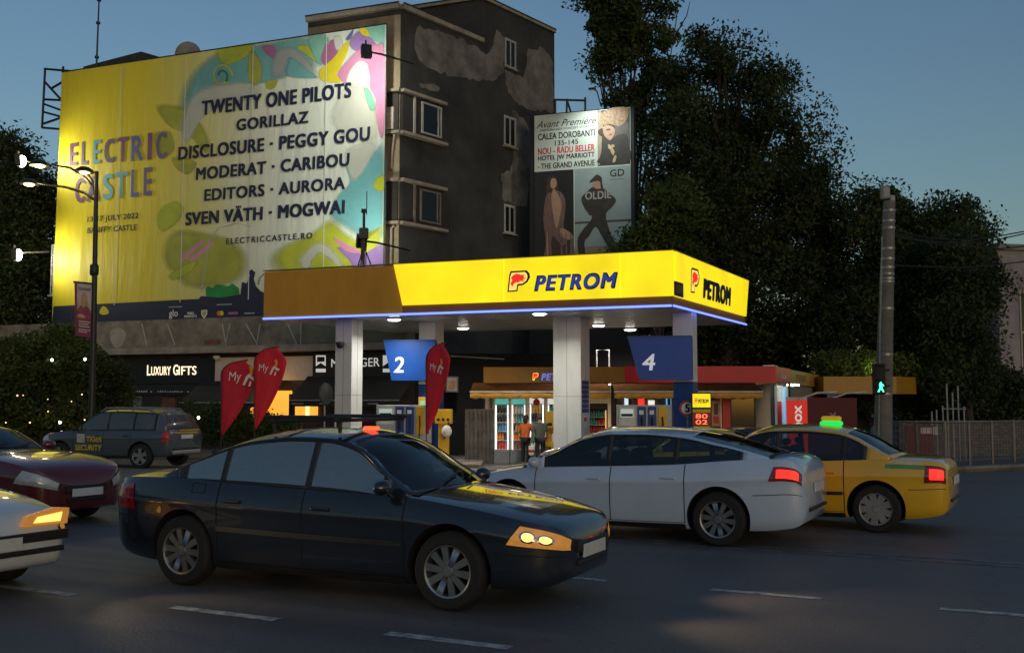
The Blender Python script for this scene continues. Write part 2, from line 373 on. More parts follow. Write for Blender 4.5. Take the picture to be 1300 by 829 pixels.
# columns
COLW = M('white_column_cladding', (.66,.68,.66), .42, .1, .06, 1.6, stretch=(2,2,.5))
COLG = M('column_seams', (.20,.21,.21), .6)
BLUE = M('blue_sign_panel', (.004,.07,.36), .42, 0, .08, 1.5)
BLUED = M('dark_blue_panel', (.006,.045,.22), .45, 0, .12, 2)
WLET = E('white_lettering', (.92,.95,.98), .25)
CANG = R(-25.0)
def column(px, Y, w, d, blue, label):
    X = (px-650)/FPX*Y; z0 = gz(X, Y)
    t = thing('canopy_column', label, 'column', (X, Y, z0-.02), CANG, 'columns holding up the station roof')
    H = CZ0-z0+.02
    zb = 0.0
    if blue:
        mb = MB(); mb.rbox(-w/2,w/2,-d/2,d/2,0,blue,.015); mb.build('lower_cladding', BLUED, t); zb = blue+.004
    mb = MB(); mb.rbox(-w/2+.006*bool(blue),w/2-.006*bool(blue),-d/2+.006*bool(blue),d/2-.006*bool(blue),zb,H,.012); mb.build('cladding', COLW, t)
    if not blue:
        mb = MB(); mb.box(-.012,.0,-d/2-.004,-d/2+.01,zb,H); mb.box(w/2-.01,w/2+.004,-.0,.012,zb,H)
        mb.box(-w/2-.003,w/2+.003,-d/2-.003,d/2+.003,2.32,2.332); mb.build('panel_seam', COLG, t)
    return t
c1 = column(443, 34.4, .66, .66, 0, 'white clad column on the left, the one holding the small dome camera')
c2 = column(547.5, 35.4, .66, .62, 2.75, 'column carrying the blue panel numbered 2, blue below and white above')
c3 = column(725.5, 33.6, .97, .80, 0, 'tall plain white column in the middle, in front of the kiosk with the drinks fridges')
c4 = column(870, 31.6, .62, .60, 2.75, 'column carrying the blue panel numbered 4, at the right end of the roof')
# tile panel and note on the side of the middle column
mb = MB()
for i in range(4):
    for j in range(7): mb.box(.485,.491,-.33+.16*i,-.33+.16*i+.145,1.8+.15*j,1.8+.15*j+.135)
mb.build('tile_panel', BLUED, c3)
mb = MB(); mb.box(.487,.494,-.2,.12,1.32,1.7,0); mb.box(.494,.496,-.15,.07,1.52,1.64,1); mb.build('notice', [WHITEP, M('red_print', (.45,.03,.03))], c3)
mb = MB(); mb.box(.02,.30,-.336,-.331,1.05,1.13); mb.build('small_sticker', M('red_print', (.5,.03,.03)), c1)
X, Y = c1.location.x, c1.location.y
t = thing('dome_camera', 'small black dome camera bracketed high on the left white column', 'camera', (X-.12, Y-.335, 3.62), CANG)
mb = MB(); mb.ball((0,-.22,0),.13,.13,.11); mb.build('dome', BLACK, t); mb = MB(); mb.tube((-.05,.05,.06),(0,-.2,.1),.03); mb.lathe([(0,.12),(.15,.10),(.15,.02)],16,(0,-.22,0)); mb.build('bracket', DARKM, t)

def number_panel(px0, px1, py_t, py_b, px_b, Y, ch, col, label, bx):
    """blue trapezoid panel hung in front of a column"""
    X = (px1-650)/FPX*Y
    fr = Frame(X, Y, R(-6.0)); 
    t = fthing('pump_number_panel', label, 'sign', fr, 0, 'pump number panels')
    zt = CAM_Z+(512-py_t)*Y/FPX; zb = CAM_Z+(512-py_b)*Y/FPX
    x0 = fr.hit(px0, py_t)[0]; xb = fr.hit(px_b, py_b)[0]
    dpt = bx
    mb = MB(); mb.prism([(x0,zt),(0,zt),(0,zb),(xb,zb)], 0, .30); mb.build('panel', col, t)
    # side return that runs back past the column
    mb = MB(); mb.box(-.0,.02,.02,dpt,zb,zt); mb.build('side_panel', BLUED, t)
    mb = MB(); mb.prism([(x0-.01,zt),(0.005,zt),(0.005,zt+.05),(x0-.01,zt+.05)], -.015, .31); mb.build('top_edge', BLUED, t)
    cx = fr.hit((500 if ch == '2' else 815), py_t)[0]; cx2 = fr.hit((513 if ch == '2' else 831.5), py_t)[0]
    h0 = CAM_Z+(512-(473 if ch == '2' else 470))*Y/FPX; h1 = CAM_Z+(512-(453 if ch == '2' else 449))*Y/FPX
    mb = MB(); mb.text(ch, cx, cx2, h0, h1, -.008, 0, .016, .12, 1, .02, .006); mb.build('numeral', WLET, t)
    return t, zb, zt
p2, zb2, zt2 = number_panel(487, 552, 433, 483, 497, 34.8, '2', BLUE, 'bright blue trapezoid panel with a white number 2', .85)
p4, zb4, zt4 = number_panel(797, 879, 428, 482, 812, 31.0, '4', M('deep_blue_panel', (.003,.07,.38), .42, 0, .08, 1.5), 'dark blue trapezoid panel with a white number 4', .9)
mb = MB()
for z, w in ((3.45,.5),(3.33,.62),(2.95,.62),(2.83,.55),(2.72,.3)): mb.box(.02,.024,.12,.12+w,z,z+.035)
mb.build('small_print', WLET, p4)

# ------------------------------------------------------------------ islands, pumps, dispensers
GREYP = M('pump_grey_panel', (.40,.41,.41), .4, .1, .1, 3)
SCREEN = E('pump_screen', (.55,.72,.65), .35)
YELP = M('yellow_panel_paint', (.72,.42,.02), .45, 0, .1, 3)
def pump(px0, px1, Y, ang, label):
    X = (px0-650)/FPX*Y; z0 = gz(X, Y)
    fr = Frame(X, Y, ang); w = fr.hit(px1, 530)[0]
    t = fthing('fuel_pump', label, 'fuel pump', fr, z0, 'fuel pumps under the station roof')
    H = CAM_Z+(512-514)*Y/FPX - z0
    mb = MB(); mb.rbox(0,w,0,.55,.12,H,.02); mb.rbox(-.06,w+.06,-.08,.63,0,.12,.03); mb.build('cabinet', GREYP, t)
    a = w*.36
    mb = MB(); mb.box(.05,a-.04,-.018,0.01,H-.62,H-.06,0); mb.box(.10,a-.10,-.024,-.017,H-.36,H-.12,1); mb.box(.12,a-.12,-.026,-.0235,H-.34,H-.26,2)
    mb.build('display', [M('pale_panel',(.62,.62,.58),.4), SCREEN, BLACK], t)
    for i, mt in enumerate((BLUED, BLUED, YELP)):
        x = a+.02+i*(w*.19)
        mb = MB(); mb.rbox(x, x+w*.155, -.035, .01, H-.95, H-.05, .015, 0)
        if i < 2: mb.box(x+.05,x+w*.11,-.04,-.034,H-.28,H-.16,1)
        mb.build('nozzle_bay', [mt, WHITEP], t)
        mb = MB(); xx = x+w*.08
        mb.path([(xx,-.05,H-.7),(xx,-.10,H-.5),(xx-.01,-.07,H-.35)], .022, 8); mb.path([(xx,-.06,H-.62),(xx,-.22,H-1.0),(xx+.03,-.20,H-1.35),(xx,-.05,H-1.5)], .018, 8)
        mb.build('nozzle', BLACK, t)
    return t
pump(478, 545, 33.2, R(-4), 'grey fuel pump below the panel numbered 2, dials and blue nozzle bays on its face')
pump(783, 853, 30.6, R(-4), 'grey fuel pump below the panel numbered 4, behind the silver car')
# island kerbs
def island(px0, px1, Y):
    X = (px0-650)/FPX*Y; X1 = (px1-650)/FPX*Y; z0 = gz((X+X1)/2, Y)
    mb = MB(); mb.rbox(X-.2, X1+.3, Y-.35, Y+2.4, z0-.3, z0+.11, .04)
    return mb
tag(island(470, 600, 33.0).build('pump_island', CONC), 'low concrete island under the fuel pump beside the panel numbered 2', 'island')
# yellow service point beside column 2
fr = Frame((531-650)/FPX*34.6, 34.6, R(-4)); z0 = gz(fr.o.x, fr.o.y)
t = fthing('service_board', 'yellow board with small green screen on the blue column under the number 2 panel', 'board', fr)
s0 = fr.hit(531, 539); s1 = fr.hit(541, 512)
mb = MB(); mb.rbox(s0[0], s1[0]+.02, 0, .06, s0[1], s1[1]-.28, .008, 0); mb.rbox(s0[0], s1[0]+.02, 0, .06, s1[1]-.26, s1[1]+.22, .008, 0); mb.build('board', YELP, t)
mb = MB(); mb.box(s0[0]+.05, s1[0]-.03, -.008, .0, s1[1]-.14, s1[1]+.1, 0); mb.build('screen', E('green_screen', (.25,.55,.3), .5), t)
fr = Frame((552-650)/FPX*34.0, 34.0, R(-4))
t = fthing('air_water_box', 'yellow air and water dispenser box between the third red flag and the kiosk', 'dispenser', fr)
s0 = fr.hit(552, 538); s1 = fr.hit(573, 519.5)
mb = MB(); mb.rbox(s0[0], s1[0], 0, .4, s0[1], s1[1], .02, 0); mb.rbox(s0[0]+.1, s1[0]-.1, .1, .3, gz(fr.o.x, 34), s0[1], .01, 0); mb.build('case', YELP, t)
mb = MB()
for i in range(3): mb.lathe([(0,-.02),(.05,-.02),(.05,.01)], 12, (s0[0]+.12+.16*i, 0, s0[1]+.14), 'y')
mb.path([(s1[0]-.1,-.02,s0[1]+.06),(s1[0]-.05,-.1,s0[1]-.3),(s1[0]-.2,-.12,s0[1]-.5),(s1[0]-.3,-.05,s0[1]-.2)], .02, 8)
mb.build('dials', BLACK, t)
mb = MB(); mb.ball((0,0,0), .17,.15,.2); o = tag(mb.build('plastic_bag', WHITEP), 'white plastic bag hanging from the yellow air dispenser', 'bag'); o.location = fr.w(s0[0]+.42, -.16, s0[1]-.24)
# round speed sign, price board
fr = Frame((872-650)/FPX*30.4, 30.4, R(-8)); z0 = gz(fr.o.x, fr.o.y)
t = fthing('speed_limit_sign', 'round white speed sign with red ring and black number 5', 'sign', fr)
zc = CAM_Z+(512-518)*30.4/FPX
mb = MB(); mb.lathe([(0,.0),(.235,.0),(.235,.02),(0,.02)], 32, (0,0,zc), 'y'); mb.build('plate', M('sign_red', (.5,.02,.02), .4), t)
mb = MB(); mb.lathe([(0,-.004),(.175,-.004),(.175,.0)], 32, (0,0,zc), 'y'); mb.build('face', M('sign_white', (.75,.75,.72), .4, 0, .05), t)
mb = MB(); mb.text('5', -.075, .075, zc-.125, zc+.125, -.009, 0, .04); mb.build('numeral', BLACK, t)
mb = MB(); mb.tube((0,.05,z0),(0,.05,zc+.2),.03); mb.build('post', STEEL, t)
fr = Frame((878-650)/FPX*30.0, 30.0, R(-6)); z0 = gz(fr.o.x, fr.o.y)
t = fthing('price_board', 'small yellow price board with red digits beside the round speed sign', 'sign', fr, 0)
a = fr.hit(878, 545); b = fr.hit(903, 498)
mb = MB(); mb.rbox(a[0], b[0], 0, .12, z0, b[1], .02, 0); mb.build('case', DARKM, t)
wid = b[0]-a[0]
z1 = fr.hit(880, 517)[1]; z2 = fr.hit(880, 519.5)[1]; z3 = fr.hit(880, 524)[1]; z4 = fr.hit(880, 540)[1]
mb = MB(); mb.box(a[0]+.04, b[0]-.03, -.012, 0.001, z1, b[1]-.04); mb.build('lit_panel', YLIT, t)
mb = MB(); mb.text('PETROM', a[0]+.2, b[0]-.08, z1+.12, z1+.24, -.018, 0, .03, .2); mb.build('lettering', NAVYD, t)
mb = MB(); emblem(mb, a[0]+.08, a[0]+.19, z1+.1, z1+.27, -.018); mb.build('emblem', EMB, t)
mb = MB(); mb.box(a[0]+.04, b[0]-.03, -.012, 0.001, z3+.01, z2); mb.box(a[0]+.04, b[0]-.03, -.012, 0.001, a[1]-.1, z4-.02); mb.build('yellow_strip', M('yellow_strip_paint', (.7,.5,.02), .4), t)
mb = MB(); mb.box(a[0]+.04, b[0]-.03, -.008, 0.001, z4, z3); mb.build('digit_panel', M('digit_red_panel', (.35,.03,.02), .4), t)
RLED = E('red_led', (1.0,.16,.08), 1.6)
mb = MB(); hh = (z3-z4)/2
mb.text('80', a[0]+.12, b[0]-.12, z4+hh+.02, z3-.03, -.014, 0, .015); mb.text('02', a[0]+.12, b[0]-.12, z4+.03, z4+hh-.02, -.014, 0, .015); mb.build('digits', RLED, t)

# ------------------------------------------------------------------ feather flags
def flag(px_l, px_r, py_t, py_b, px_b, Y, ang, label, brightness):
    fr = Frame((px_b-650)/FPX*Y, Y, ang); z0 = gz(fr.o.x, fr.o.y)
    t = fthing('feather_flag', label, 'flag', fr, 0, 'red feather flags by the station')
    L_, T = fr.hit(px_l, py_t); R_, _ = fr.hit(px_r, py_t); bz = fr.hit(px_b, py_b)[1]
    n = 26; P = []
    H = T-bz; w = R_-min(0, L_)
    pole = []
    for i in range(n+1):
        f = i/n; z = bz+H*f
        lx = L_*min(1, f*1.1)**1.1 if L_ < 0 else 0.0
        if f > .8: lx = lx + (R_-lx)*.72*(1-math.sqrt(max(0, 1-((f-.8)/.2)**2)))
        rx = R_*(1-(1-min(1, f/.80))**1.45)
        if f > .80: rx = lx + (R_-lx)*math.sqrt(max(0, 1-((f-.80)/.203)**2))
        rx = max(rx, lx+.04)
        P.append([(lx+(rx-lx)*j/8, .05*math.sin(j*.9+f*5)*(j/8), z) for j in range(9)]); pole.append((lx-.012, 0, z))
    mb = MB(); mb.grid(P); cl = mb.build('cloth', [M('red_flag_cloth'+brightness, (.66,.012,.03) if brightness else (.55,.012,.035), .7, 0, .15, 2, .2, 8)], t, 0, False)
    so = cl.modifiers.new('thick', 'SOLIDIFY'); so.thickness = .006
    mb = MB(); mb.path([(0,0,z0)]+pole+[P[-1][4]], .016, 8); mb.lathe([(0,0),(.3,.0),(.3,.05),(.03,.07)], 20, (0,0,z0)); mb.build('pole', DARKM, t)
    return t, fr, P
fw = [M('flag_white_print', (.75,.72,.68), .7, 0, .05), M('flag_orange_print', (.95,.32,.03), .7, 0, .05)]
def flag_print(t, fr, px0, py0, px1, py1, yo):
    a = fr.hit(px0, py1); b = fr.hit(px1, py0); w = b[0]-a[0]; h = b[1]-a[1]
    mb = MB(); mb.text('My', a[0], a[0]+w*.45, a[1]+h*.18, a[1]+h*.72, -yo, 0, .0, .1)
    q = lambda u, v: (a[0]+u*w, a[1]+v*h)
    mb.sheet([q(.72,.95),(q(.80,1.0)),q(.88,.85),q(.86,.65),q(.80,.5),q(.72,.55),q(.76,.75)], -yo, 1)
    mb.sheet([q(.5,.12),q(.58,.10),q(.72,.45),q(.88,.30),q(.98,.42),q(.84,.5),q(.72,.62),q(.62,.5)], -yo-.003, 0)
    mb.sheet([q(.70,.05),q(.78,.05),q(.82,.25),q(.76,.3)], -yo-.003, 0)
    mb.build('print', fw, t)
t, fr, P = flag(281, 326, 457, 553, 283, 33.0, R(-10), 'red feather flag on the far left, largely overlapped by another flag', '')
flag_print(t, fr, 292, 464, 328, 492, .11)
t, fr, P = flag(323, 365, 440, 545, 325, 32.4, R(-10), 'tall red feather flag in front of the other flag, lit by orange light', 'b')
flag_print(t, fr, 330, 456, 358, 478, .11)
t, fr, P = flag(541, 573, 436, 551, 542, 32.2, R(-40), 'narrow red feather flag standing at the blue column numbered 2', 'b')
flag_print(t, fr, 549, 455, 567, 476, .11)

# ------------------------------------------------------------------ mast on the roof of the canopy
Y = 38.0
t = thing('antenna_mast', 'dark tripod mast with a grey box and thin aerial on the station roof', 'mast', ((460-650)/FPX*Y, Y, CZ1-.05))
def ml(px, py): p = at(px, py, Y); return (p.x-t.location.x, 0, p.z-t.location.z)
zb = 0.0; top = ml(460, 268)[2]; bx = ml(460, 302)[2]
mb = MB(); mb.tube((0,0,0),(0,0,top),.05)
for a in (0, 2.1, 4.2): mb.tube((0,0,bx-.3),(.62*math.cos(a),.62*math.sin(a),0),.025)
mb.tube((.09,0,0),(.09,0,bx),.02); mb.tube((-.09,.05,0),(-.09,.05,bx),.02); mb.build('tripod', DARKM, t)
mb = MB(); mb.rbox(-.16,.16,-.14,.14,bx-.05,bx+.36,.02); mb.build('box', M('dark_grey_box', (.05,.055,.06), .5), t)
mb = MB(); mb.rbox(-.1,.08,-.06,.06,top-.08,top+.08,.02); mb.tube((.1,0,top-.15),(.1,0,ml(463,243)[2]),.018); mb.build('aerial', DARKM, t)
# ================================================================== station kiosk
KX0, KX1, KY = -1.0, 9.17, 36.0
KS = Frame(KX0, KY, math.atan2(-.35, KX1-KX0)); KSIDE = Frame(9.17, 35.65, math.atan2(46.5-35.65, 14.0-9.17))
kz = gz(2, 36)
ki = fthing('station_kiosk', 'low station shop with yellow and red fascia, striped awnings and lit interior', 'shop', KS, kz)
def kh(px, py, yl=0): a = KS.hit(px, py, yl); return (a[0], a[1]-kz)
KL = math.hypot(KX1-KX0, .35)
YFAS = M('amber_fascia', (.36,.18,.014), .45, 0, .08, 1.5); RFAS = M('red_fascia', (.60,.010,.028), .42, 0, .08, 1.5)
DWALL = M('dark_kiosk_wall', (.06,.05,.045), .7, 0, .3, 2)
zt = kh(614,466)[1]; zf = kh(614,486)[1]; xs = kh(793,470)[0]
KSM = Matrix.Rotation(KSIDE.a-KS.a, 4, 'Z'); SIDEL = 11.6
ko = KS.loc(9.17, 35.65)
def kside(mb, st=0): return mb.xf(Matrix.Translation((ko[0], ko[1], 0)) @ KSM, st)
mb = MB()
back = 4.6
pS = KS.loc(14.0, 46.5)
mb.prism([(0,back),(KL,back),(pS[0],pS[1]),(0,pS[1])], 0, zt-.06, 'z'); mb.build('rear_block', DWALL, ki)
mb = MB(); mb.prism([(0,0.02),(KL,.02),(pS[0],pS[1]),(0,pS[1]-.02)], zt-.055, zt-.01, 'z', 0); mb.prism([(.03,.09),(KL-.03,.09),(KL-.03,back),(.03,back)], zf-.02, zf+.02, 'z', 1); mb.build('roof', [DWALL, M('pale_ceiling', (.55,.52,.46), .6)], ki)
mb = MB(); mb.box(0,KL,.06,back,0,.02); mb.build('shop_floor', FORE, ki)
mb = MB(); mb.box(0,.06,.1,back,.02,zf-.03); mb.build('side_wall', DWALL, ki); mb = MB(); mb.box(KL-.06,KL,.1,back,.02,zf-.03); mb.build('side_wall', DWALL, ki)
mb = MB(); mb.box(0,xs,0,.08,zf,zt); f1 = mb.build('fascia', YFAS, ki)
mb = MB(); mb.box(xs+.003,KL,0,.08,zf,zt+.02); st = len(mb.v); mb.box(0,3.2,0,.08,zf,zt+.02); kside(mb, st); f2 = mb.build('fascia', RFAS, ki); f2['label'] = 'red fascia'
mb = MB(); mb.box(3.205,SIDEL,0,.08,zf,zt); kside(mb); mb.build('fascia', YFAS, ki)
mb = MB(); mb.box(.02,SIDEL,.1,.2,.0,zf-.02); kside(mb); mb.build('flank_wall', M('kiosk_flank_wall', (.20,.18,.16), .7), ki)
# lettering on the fascias
a = kh(674,484); b = kh(685,472); mb = MB(); emblem(mb, a[0], b[0], a[1], b[1], -.012); mb.build('emblem', [NAVYD, E('lit_orange_field', (1.0,.5,.06), .8), REDL], ki)
a = kh(687,483); b = kh(733,474); mb = MB(); mb.text('PETROM', a[0], b[0], a[1], b[1], -.02, 0, .035, .22, 1.06, .02, .012); mb.build('lettering', E('kiosk_blue_letters', (.16,.2,.75), .7), ki)
WDULL = M('dull_white_print', (.55,.55,.55), .5)
h = zt-zf
mb = MB()
for i, (u, hh) in enumerate(((0,.42),(.13,.36),(.26,.40),(.36,.24),(.52,.24),(.66,.38),(.80,.24),(.94,.24),(1.1,.22))):
    mb.box(1.1+u,1.1+u+(.05 if hh > .3 else .1),-.012,-.004,zf+h*.32,zf+h*(.32+hh)); mb.box(1.1+u,1.1+u+.12,-.012,-.004,zf+h*.30,zf+h*.36)
kside(mb); mb.build('worn_print', WDULL, ki)
mb = MB(); mb.text('PETROM', 4.6, 7.2, zf+h*.25, zf+h*.75, -.012, 0, .01, .2); kside(mb); mb.build('lettering', M('faded_brown_print', (.25,.12,.02), .5), ki)
# awnings with scalloped valance
AWB = M('brown_awning_cloth', (.085,.038,.016), 1.0, 0, .15, 3, .2, 30, spec=.0); AWY = M('amber_valance', (.60,.32,.05), .75, 0, .1, 3)
def awning(px0, px1, label_side=False):
    x0 = kh(px0, 490, -1.3)[0]; x1 = kh(px1, 490, -1.3)[0]; ztop = zf+.0; zfr = kh(px0, 497, -1.3)[1]; zv = kh(px0, 505, -1.3)[1]
    mb = MB(); mb.prism([(0.0,ztop),(-1.3,zfr),(-1.3,zfr-.02),(0,ztop-.02)], x0, x1, 'x', 0); aw = mb.build('awning', AWB, ki)
    mb = MB(); mb.box(x0-.02,x1+.02,-1.34,-1.29,zfr-.03,zfr+.02); mb.build('awning_rail', M('cream_rail', (.6,.55,.48), .5), aw)
    n = max(3, int((x1-x0)/.32)); P = []
    for i in range(n*8+1):
        u = i/(n*8); x = x0+(x1-x0)*u; lo = zv - .035*abs(math.sin(math.pi*u*n)) 
        P.append([(x,-1.31+.015*math.sin(x*9),zfr-.03),(x,-1.31+.02*math.sin(x*9+1),lo)])
    mb = MB(); mb.grid(P); v = mb.build('valance', AWY, aw, 0, False); v.modifiers.new('t','SOLIDIFY').thickness = .008
    for x in (x0+.1, x1-.1):
        mb = MB(); mb.path([(x,-.02,zf-.35),(x,-.7,zf-.5),(x,-1.25,zfr-.05)], .02, 6); mb.build('awning_arm', DARKM, aw)
awning(597, 775); awning(780, 968)
# interior: back wall with lit panels and shelving
WALLI = M('shop_inner_wall', (.45,.40,.33), .7, 0, .1, 2)
mb = MB(); mb.box(.06,KL-.06,back-.06,back-.01,.02,zf-.03); mb.build('inner_wall', WALLI, ki)
mb = MB()
for i in range(3): mb.box(1.4+3.0*i,2.6+3.0*i,1.7,1.85,zf-.05,zf-.025)
mb.build('ceiling_light', E('shop_ceiling_light', (1.0,.86,.62), 9), ki)
for i in range(3): lamp('AREA', 'shop_light', (2.0+3.0*i, 1.7, zf-.08), 120, (1.0,.84,.6), ki, (2.0+3.0*i, 1.2, 0), shape='RECTANGLE', size=1.2, size_y=.2)
# door posts, frames
mb = MB()
for px in (700, 742, 782, 800, 850): x = kh(px, 540)[0]; mb.box(x-.05,x+.05,.02,.12,.02,zf-.02)
mb.build('shopfront_frame', DARKM, ki)
x0 = kh(917,540)[0]; x1 = kh(927,540)[0]; mb = MB(); mb.rbox(x0,x1,-.06,.1,0,zf-.02,.01); mb.build('red_pillar', RFAS, ki)
x0 = kh(929,540)[0]; x1 = kh(958,540)[0]; zw = kh(929,541)[1]; zw1 = kh(929,503)[1]
mb = MB(); mb.box(x0,x1,.03,.07,zw,zw1); wn = mb.build('window', M('dark_shop_glass', (.02,.022,.025), .08, 0, 0, spec=.8), ki)
mb = MB()
for a, b, c, d in ((x0-.05,x0,zw-.05,zw1+.05),(x1,x1+.05,zw-.05,zw1+.05),(x0,x1,zw-.05,zw),(x0,x1,zw1,zw1+.05)): mb.box(a,b,.0,.08,c,d)
mb.build('frame', DARKM, wn)
mb = MB(); mb.box(x0-.05,x1+.35,.035,.12,.02,zw-.05); mb.build('window_wall', DWALL, ki)
# posters seen between the price board and the red pillar
x0 = kh(904,540)[0]; x1 = kh(915,540)[0]; z0_, z1_ = kh(904,541)[1], kh(904,508)[1]
mb = MB(); mb.box(x0,x1,.04,.08,z0_,z1_,0); mb.box(x0+.08,x1-.08,.034,.04,z1_-.5,z1_-.12,1); mb.box(x0+.05,x1-.05,.034,.04,z0_+.1,z0_+.35,2); mb.build('poster', [M('peach_poster', (.62,.38,.28), .6), M('dark_print', (.12,.09,.08)), RFAS], ki)
# lit things seen between the columns
for nm, p0_, p1_, t_, b_, mt in (('menu_screen',793,801,504,517,E('cool_white_screen',(.75,.9,1.0),.9)),('red_lit_sign',810,818,504,518,E('red_lit_sign',(.95,.04,.03),.9)),('white_lit_sign',823,831,508,517,E('white_lit_sign',(.95,.95,.9),.8)),('blue_lit_column',846,852,503,541,E('blue_lit_column',(.12,.42,.9),.9))):
    a = kh(p0_, b_, .3); b = kh(p1_, t_, .3); mb = MB(); mb.rbox(a[0], b[0], .28, .36, a[1], b[1], .01); mb.build(nm, mt, ki)
mb = MB(); a = kh(776,540,.4)[0]; b = kh(915,540,.4)[0]; mb.box(a,b,.42,.5,.02,zf-.03); mb.build('counter_wall', M('dark_shop_wall',(.10,.07,.05),.7,0,.3,2), ki)
# corner: pale glazed lit box and light tubes
cx = kh(968,540)[0]
mb = MB(); mb.box(.05,2.5,-.02,.06,.02,zf-.1); kside(mb); mb.build('corner_glazing', M('pale_lit_glazing', (.50,.55,.53), .25, 0, .1, 1, emit=.10, ecol=(.7,.85,.8)), ki)
mb = MB(); mb.box(.1,.95,-.03,-.022,.25,zf-.65); kside(mb); mb.build('red_poster', RFAS, ki)
mb = MB(); mb.box(1.4,1.75,-.06,-.022,.02,zf-.15); kside(mb); mb.build('blue_light_column', E('blue_light_column', (.22,.5,.85), .5), ki)
mb = MB(); mb.box(0.05,1.3,-.42,-.36,zf-.11,zf-.05); mb.box(1.45,2.6,-.42,-.36,zf-.08,zf-.02); kside(mb); mb.build('light_tube', E('cool_tube', (.95,1.0,.85), 5), ki)
mb = MB(); mb.box(0,2.8,-.5,.0,zf-.02,zf+.005); mb.tube((.05,-.45,0.0),(.05,-.45,zf-.02),.04); kside(mb); mb.build('corner_canopy', DARKM, ki)
pt = KSIDE.w(.7,-.6,1.9); lamp('POINT', 'tube_glow', pt, 10, (.95,1.0,.88), None, None, shadow_soft_size=.2)
# small bright light / fan box on the roof corner
x = kh(1003,464)[0]
mb = MB(); mb.rbox(.9,1.7,.2,.6,zt+.02,zt+.1,.02); kside(mb); mb.build('roof_fitting', WHITEP, ki)
mb = MB(); mb.path([(4.0,.6,zt-.02),(4.0,.6,zt+.62),(4.45,.6,zt+.62),(4.45,.6,zt-.02)], .03, 6); mb.build('roof_frame', M('pale_pipe',(.35,.36,.36),.5), ki)

# ------------------------------------------------------------------ drinks fridges
BOT = [M('bottle_'+n, c, .3, 0, .05) for n, c in (('green',(.05,.30,.16)),('amber',(.75,.35,.03)),('teal',(.10,.42,.42)),('red',(.65,.06,.05)),('blue',(.10,.25,.55)),('clear',(.6,.66,.66)),('dark',(.04,.03,.03)),('orange',(.85,.22,.03)))]
FRW = M('fridge_white', (.68,.70,.70), .4, 0, .05); FRG = M('fridge_grey_base', (.24,.25,.25), .5, .2, .1)
FLIT = E('fridge_light', (.92,1.0,.97), 1.8); FHEAD = E('fridge_teal_header', (.12,.62,.55), .45)
def fridge(px0, px1, yl, label, top_py, rows, head, seed, pyb=587):
    rnd = random.Random(seed)
    x0, zb = KS.hit(px0, pyb, yl); x1 = KS.hit(px1, pyb, yl)[0]; zt_ = KS.hit(px0, top_py, yl)[1]
    o = KS.w(x0, yl); t = thing('drinks_fridge', label, 'fridge', (o.x, o.y, kz), KS.a, 'lit drinks fridges at the kiosk')
    w = x1-x0; H = zt_-kz; b = .48
    mb = MB(); mb.rbox(0,w,.02,.65,0,b,.02); mb.build('base', FRG, t)
    mb = MB(); mb.box(0,.04,.02,.65,b,H); mb.box(w-.04,w,.02,.65,b,H); mb.box(.04,w-.04,.6,.65,b,H); mb.box(.04,w-.04,.02,.6,H-.03,H); mb.build('cabinet', FRW, t)
    mb = MB(); mb.box(.04,w-.04,.0,.05,H-.22,H-.03); mb.build('header', head, t)
    mb = MB(); mb.box(.05,.085,.04,.07,b+.03,H-.25); mb.box(w-.085,w-.05,.04,.07,b+.03,H-.25); mb.build('light', FLIT, t)
    nr = rows; hh = (H-.25-b)/nr
    for r in range(nr):
        z = b+hh*r+.01
        mb = MB(); mb.box(.045,w-.045,.08,.59,z,z+.02); sh = mb.build('shelf', FRW, t)
        mb = MB(); x = .115; ci = rnd.randrange(len(BOT))
        n = 0
        while x < w-.1:
            if rnd.random() < .35: ci = rnd.randrange(len(BOT))
            bh = hh*rnd.uniform(.66,.86); br = .042
            for yy in (.15, .33):
                mb.lathe([(0,0),(br,0),(br,bh*.62),(br*.45,bh*.8),(br*.42,bh),(0,bh)], 10, (x,yy,z+.022), 'z', ci)
            x += .09; n += 1
        mb.build('bottles', BOT, sh)
    pt = (w/2, .3, b+.9)
    return t
fridge(627, 647, -.55, 'drinks fridge with teal header, leftmost by the grey corrugated locker', 505, 5, FHEAD, 3)
fridge(648, 668.5, -.55, 'drinks fridge with teal header, second from the grey corrugated locker', 505, 5, FHEAD, 8)
WHD = E('fridge_white_header', (.9,.92,.88), .6)
fridge(671, 692, -.35, 'white fridge with red round sign on its header, behind the man in grey', 504, 5, WHD, 12, 586)
t = bpy.data.objects['drinks_fridge.002']; mb = MB(); mb.lathe([(0,-.02),(.12,-.02),(.12,.0)], 24, (.28,-.005,2.12), 'y'); mb.build('round_sign', RFAS, t)
fridge(694, 714, -.3, 'white fridge half hidden behind the yellow stand and the white column', 505, 5, WHD, 17, 585)
fridge(744, 772, .6, 'dark shelf cabinet with snack rows under orange light, right of the white column', 512, 5, M('dark_header', (.05,.03,.03)), 21, 584)
t = bpy.data.objects['drinks_fridge.004']; t.name = 'snack_cabinet'; t['category'] = 'cabinet'; del t['group']
for ch in t.children:
    if ch.name.startswith('light'): ch.data = ch.data.copy(); ch.data.materials[0] = E('snack_light', (1.0,.45,.15), 1.0)
    if ch.name.startswith('cabinet') or ch.name.startswith('base'): ch.data.materials[0] = DARKM
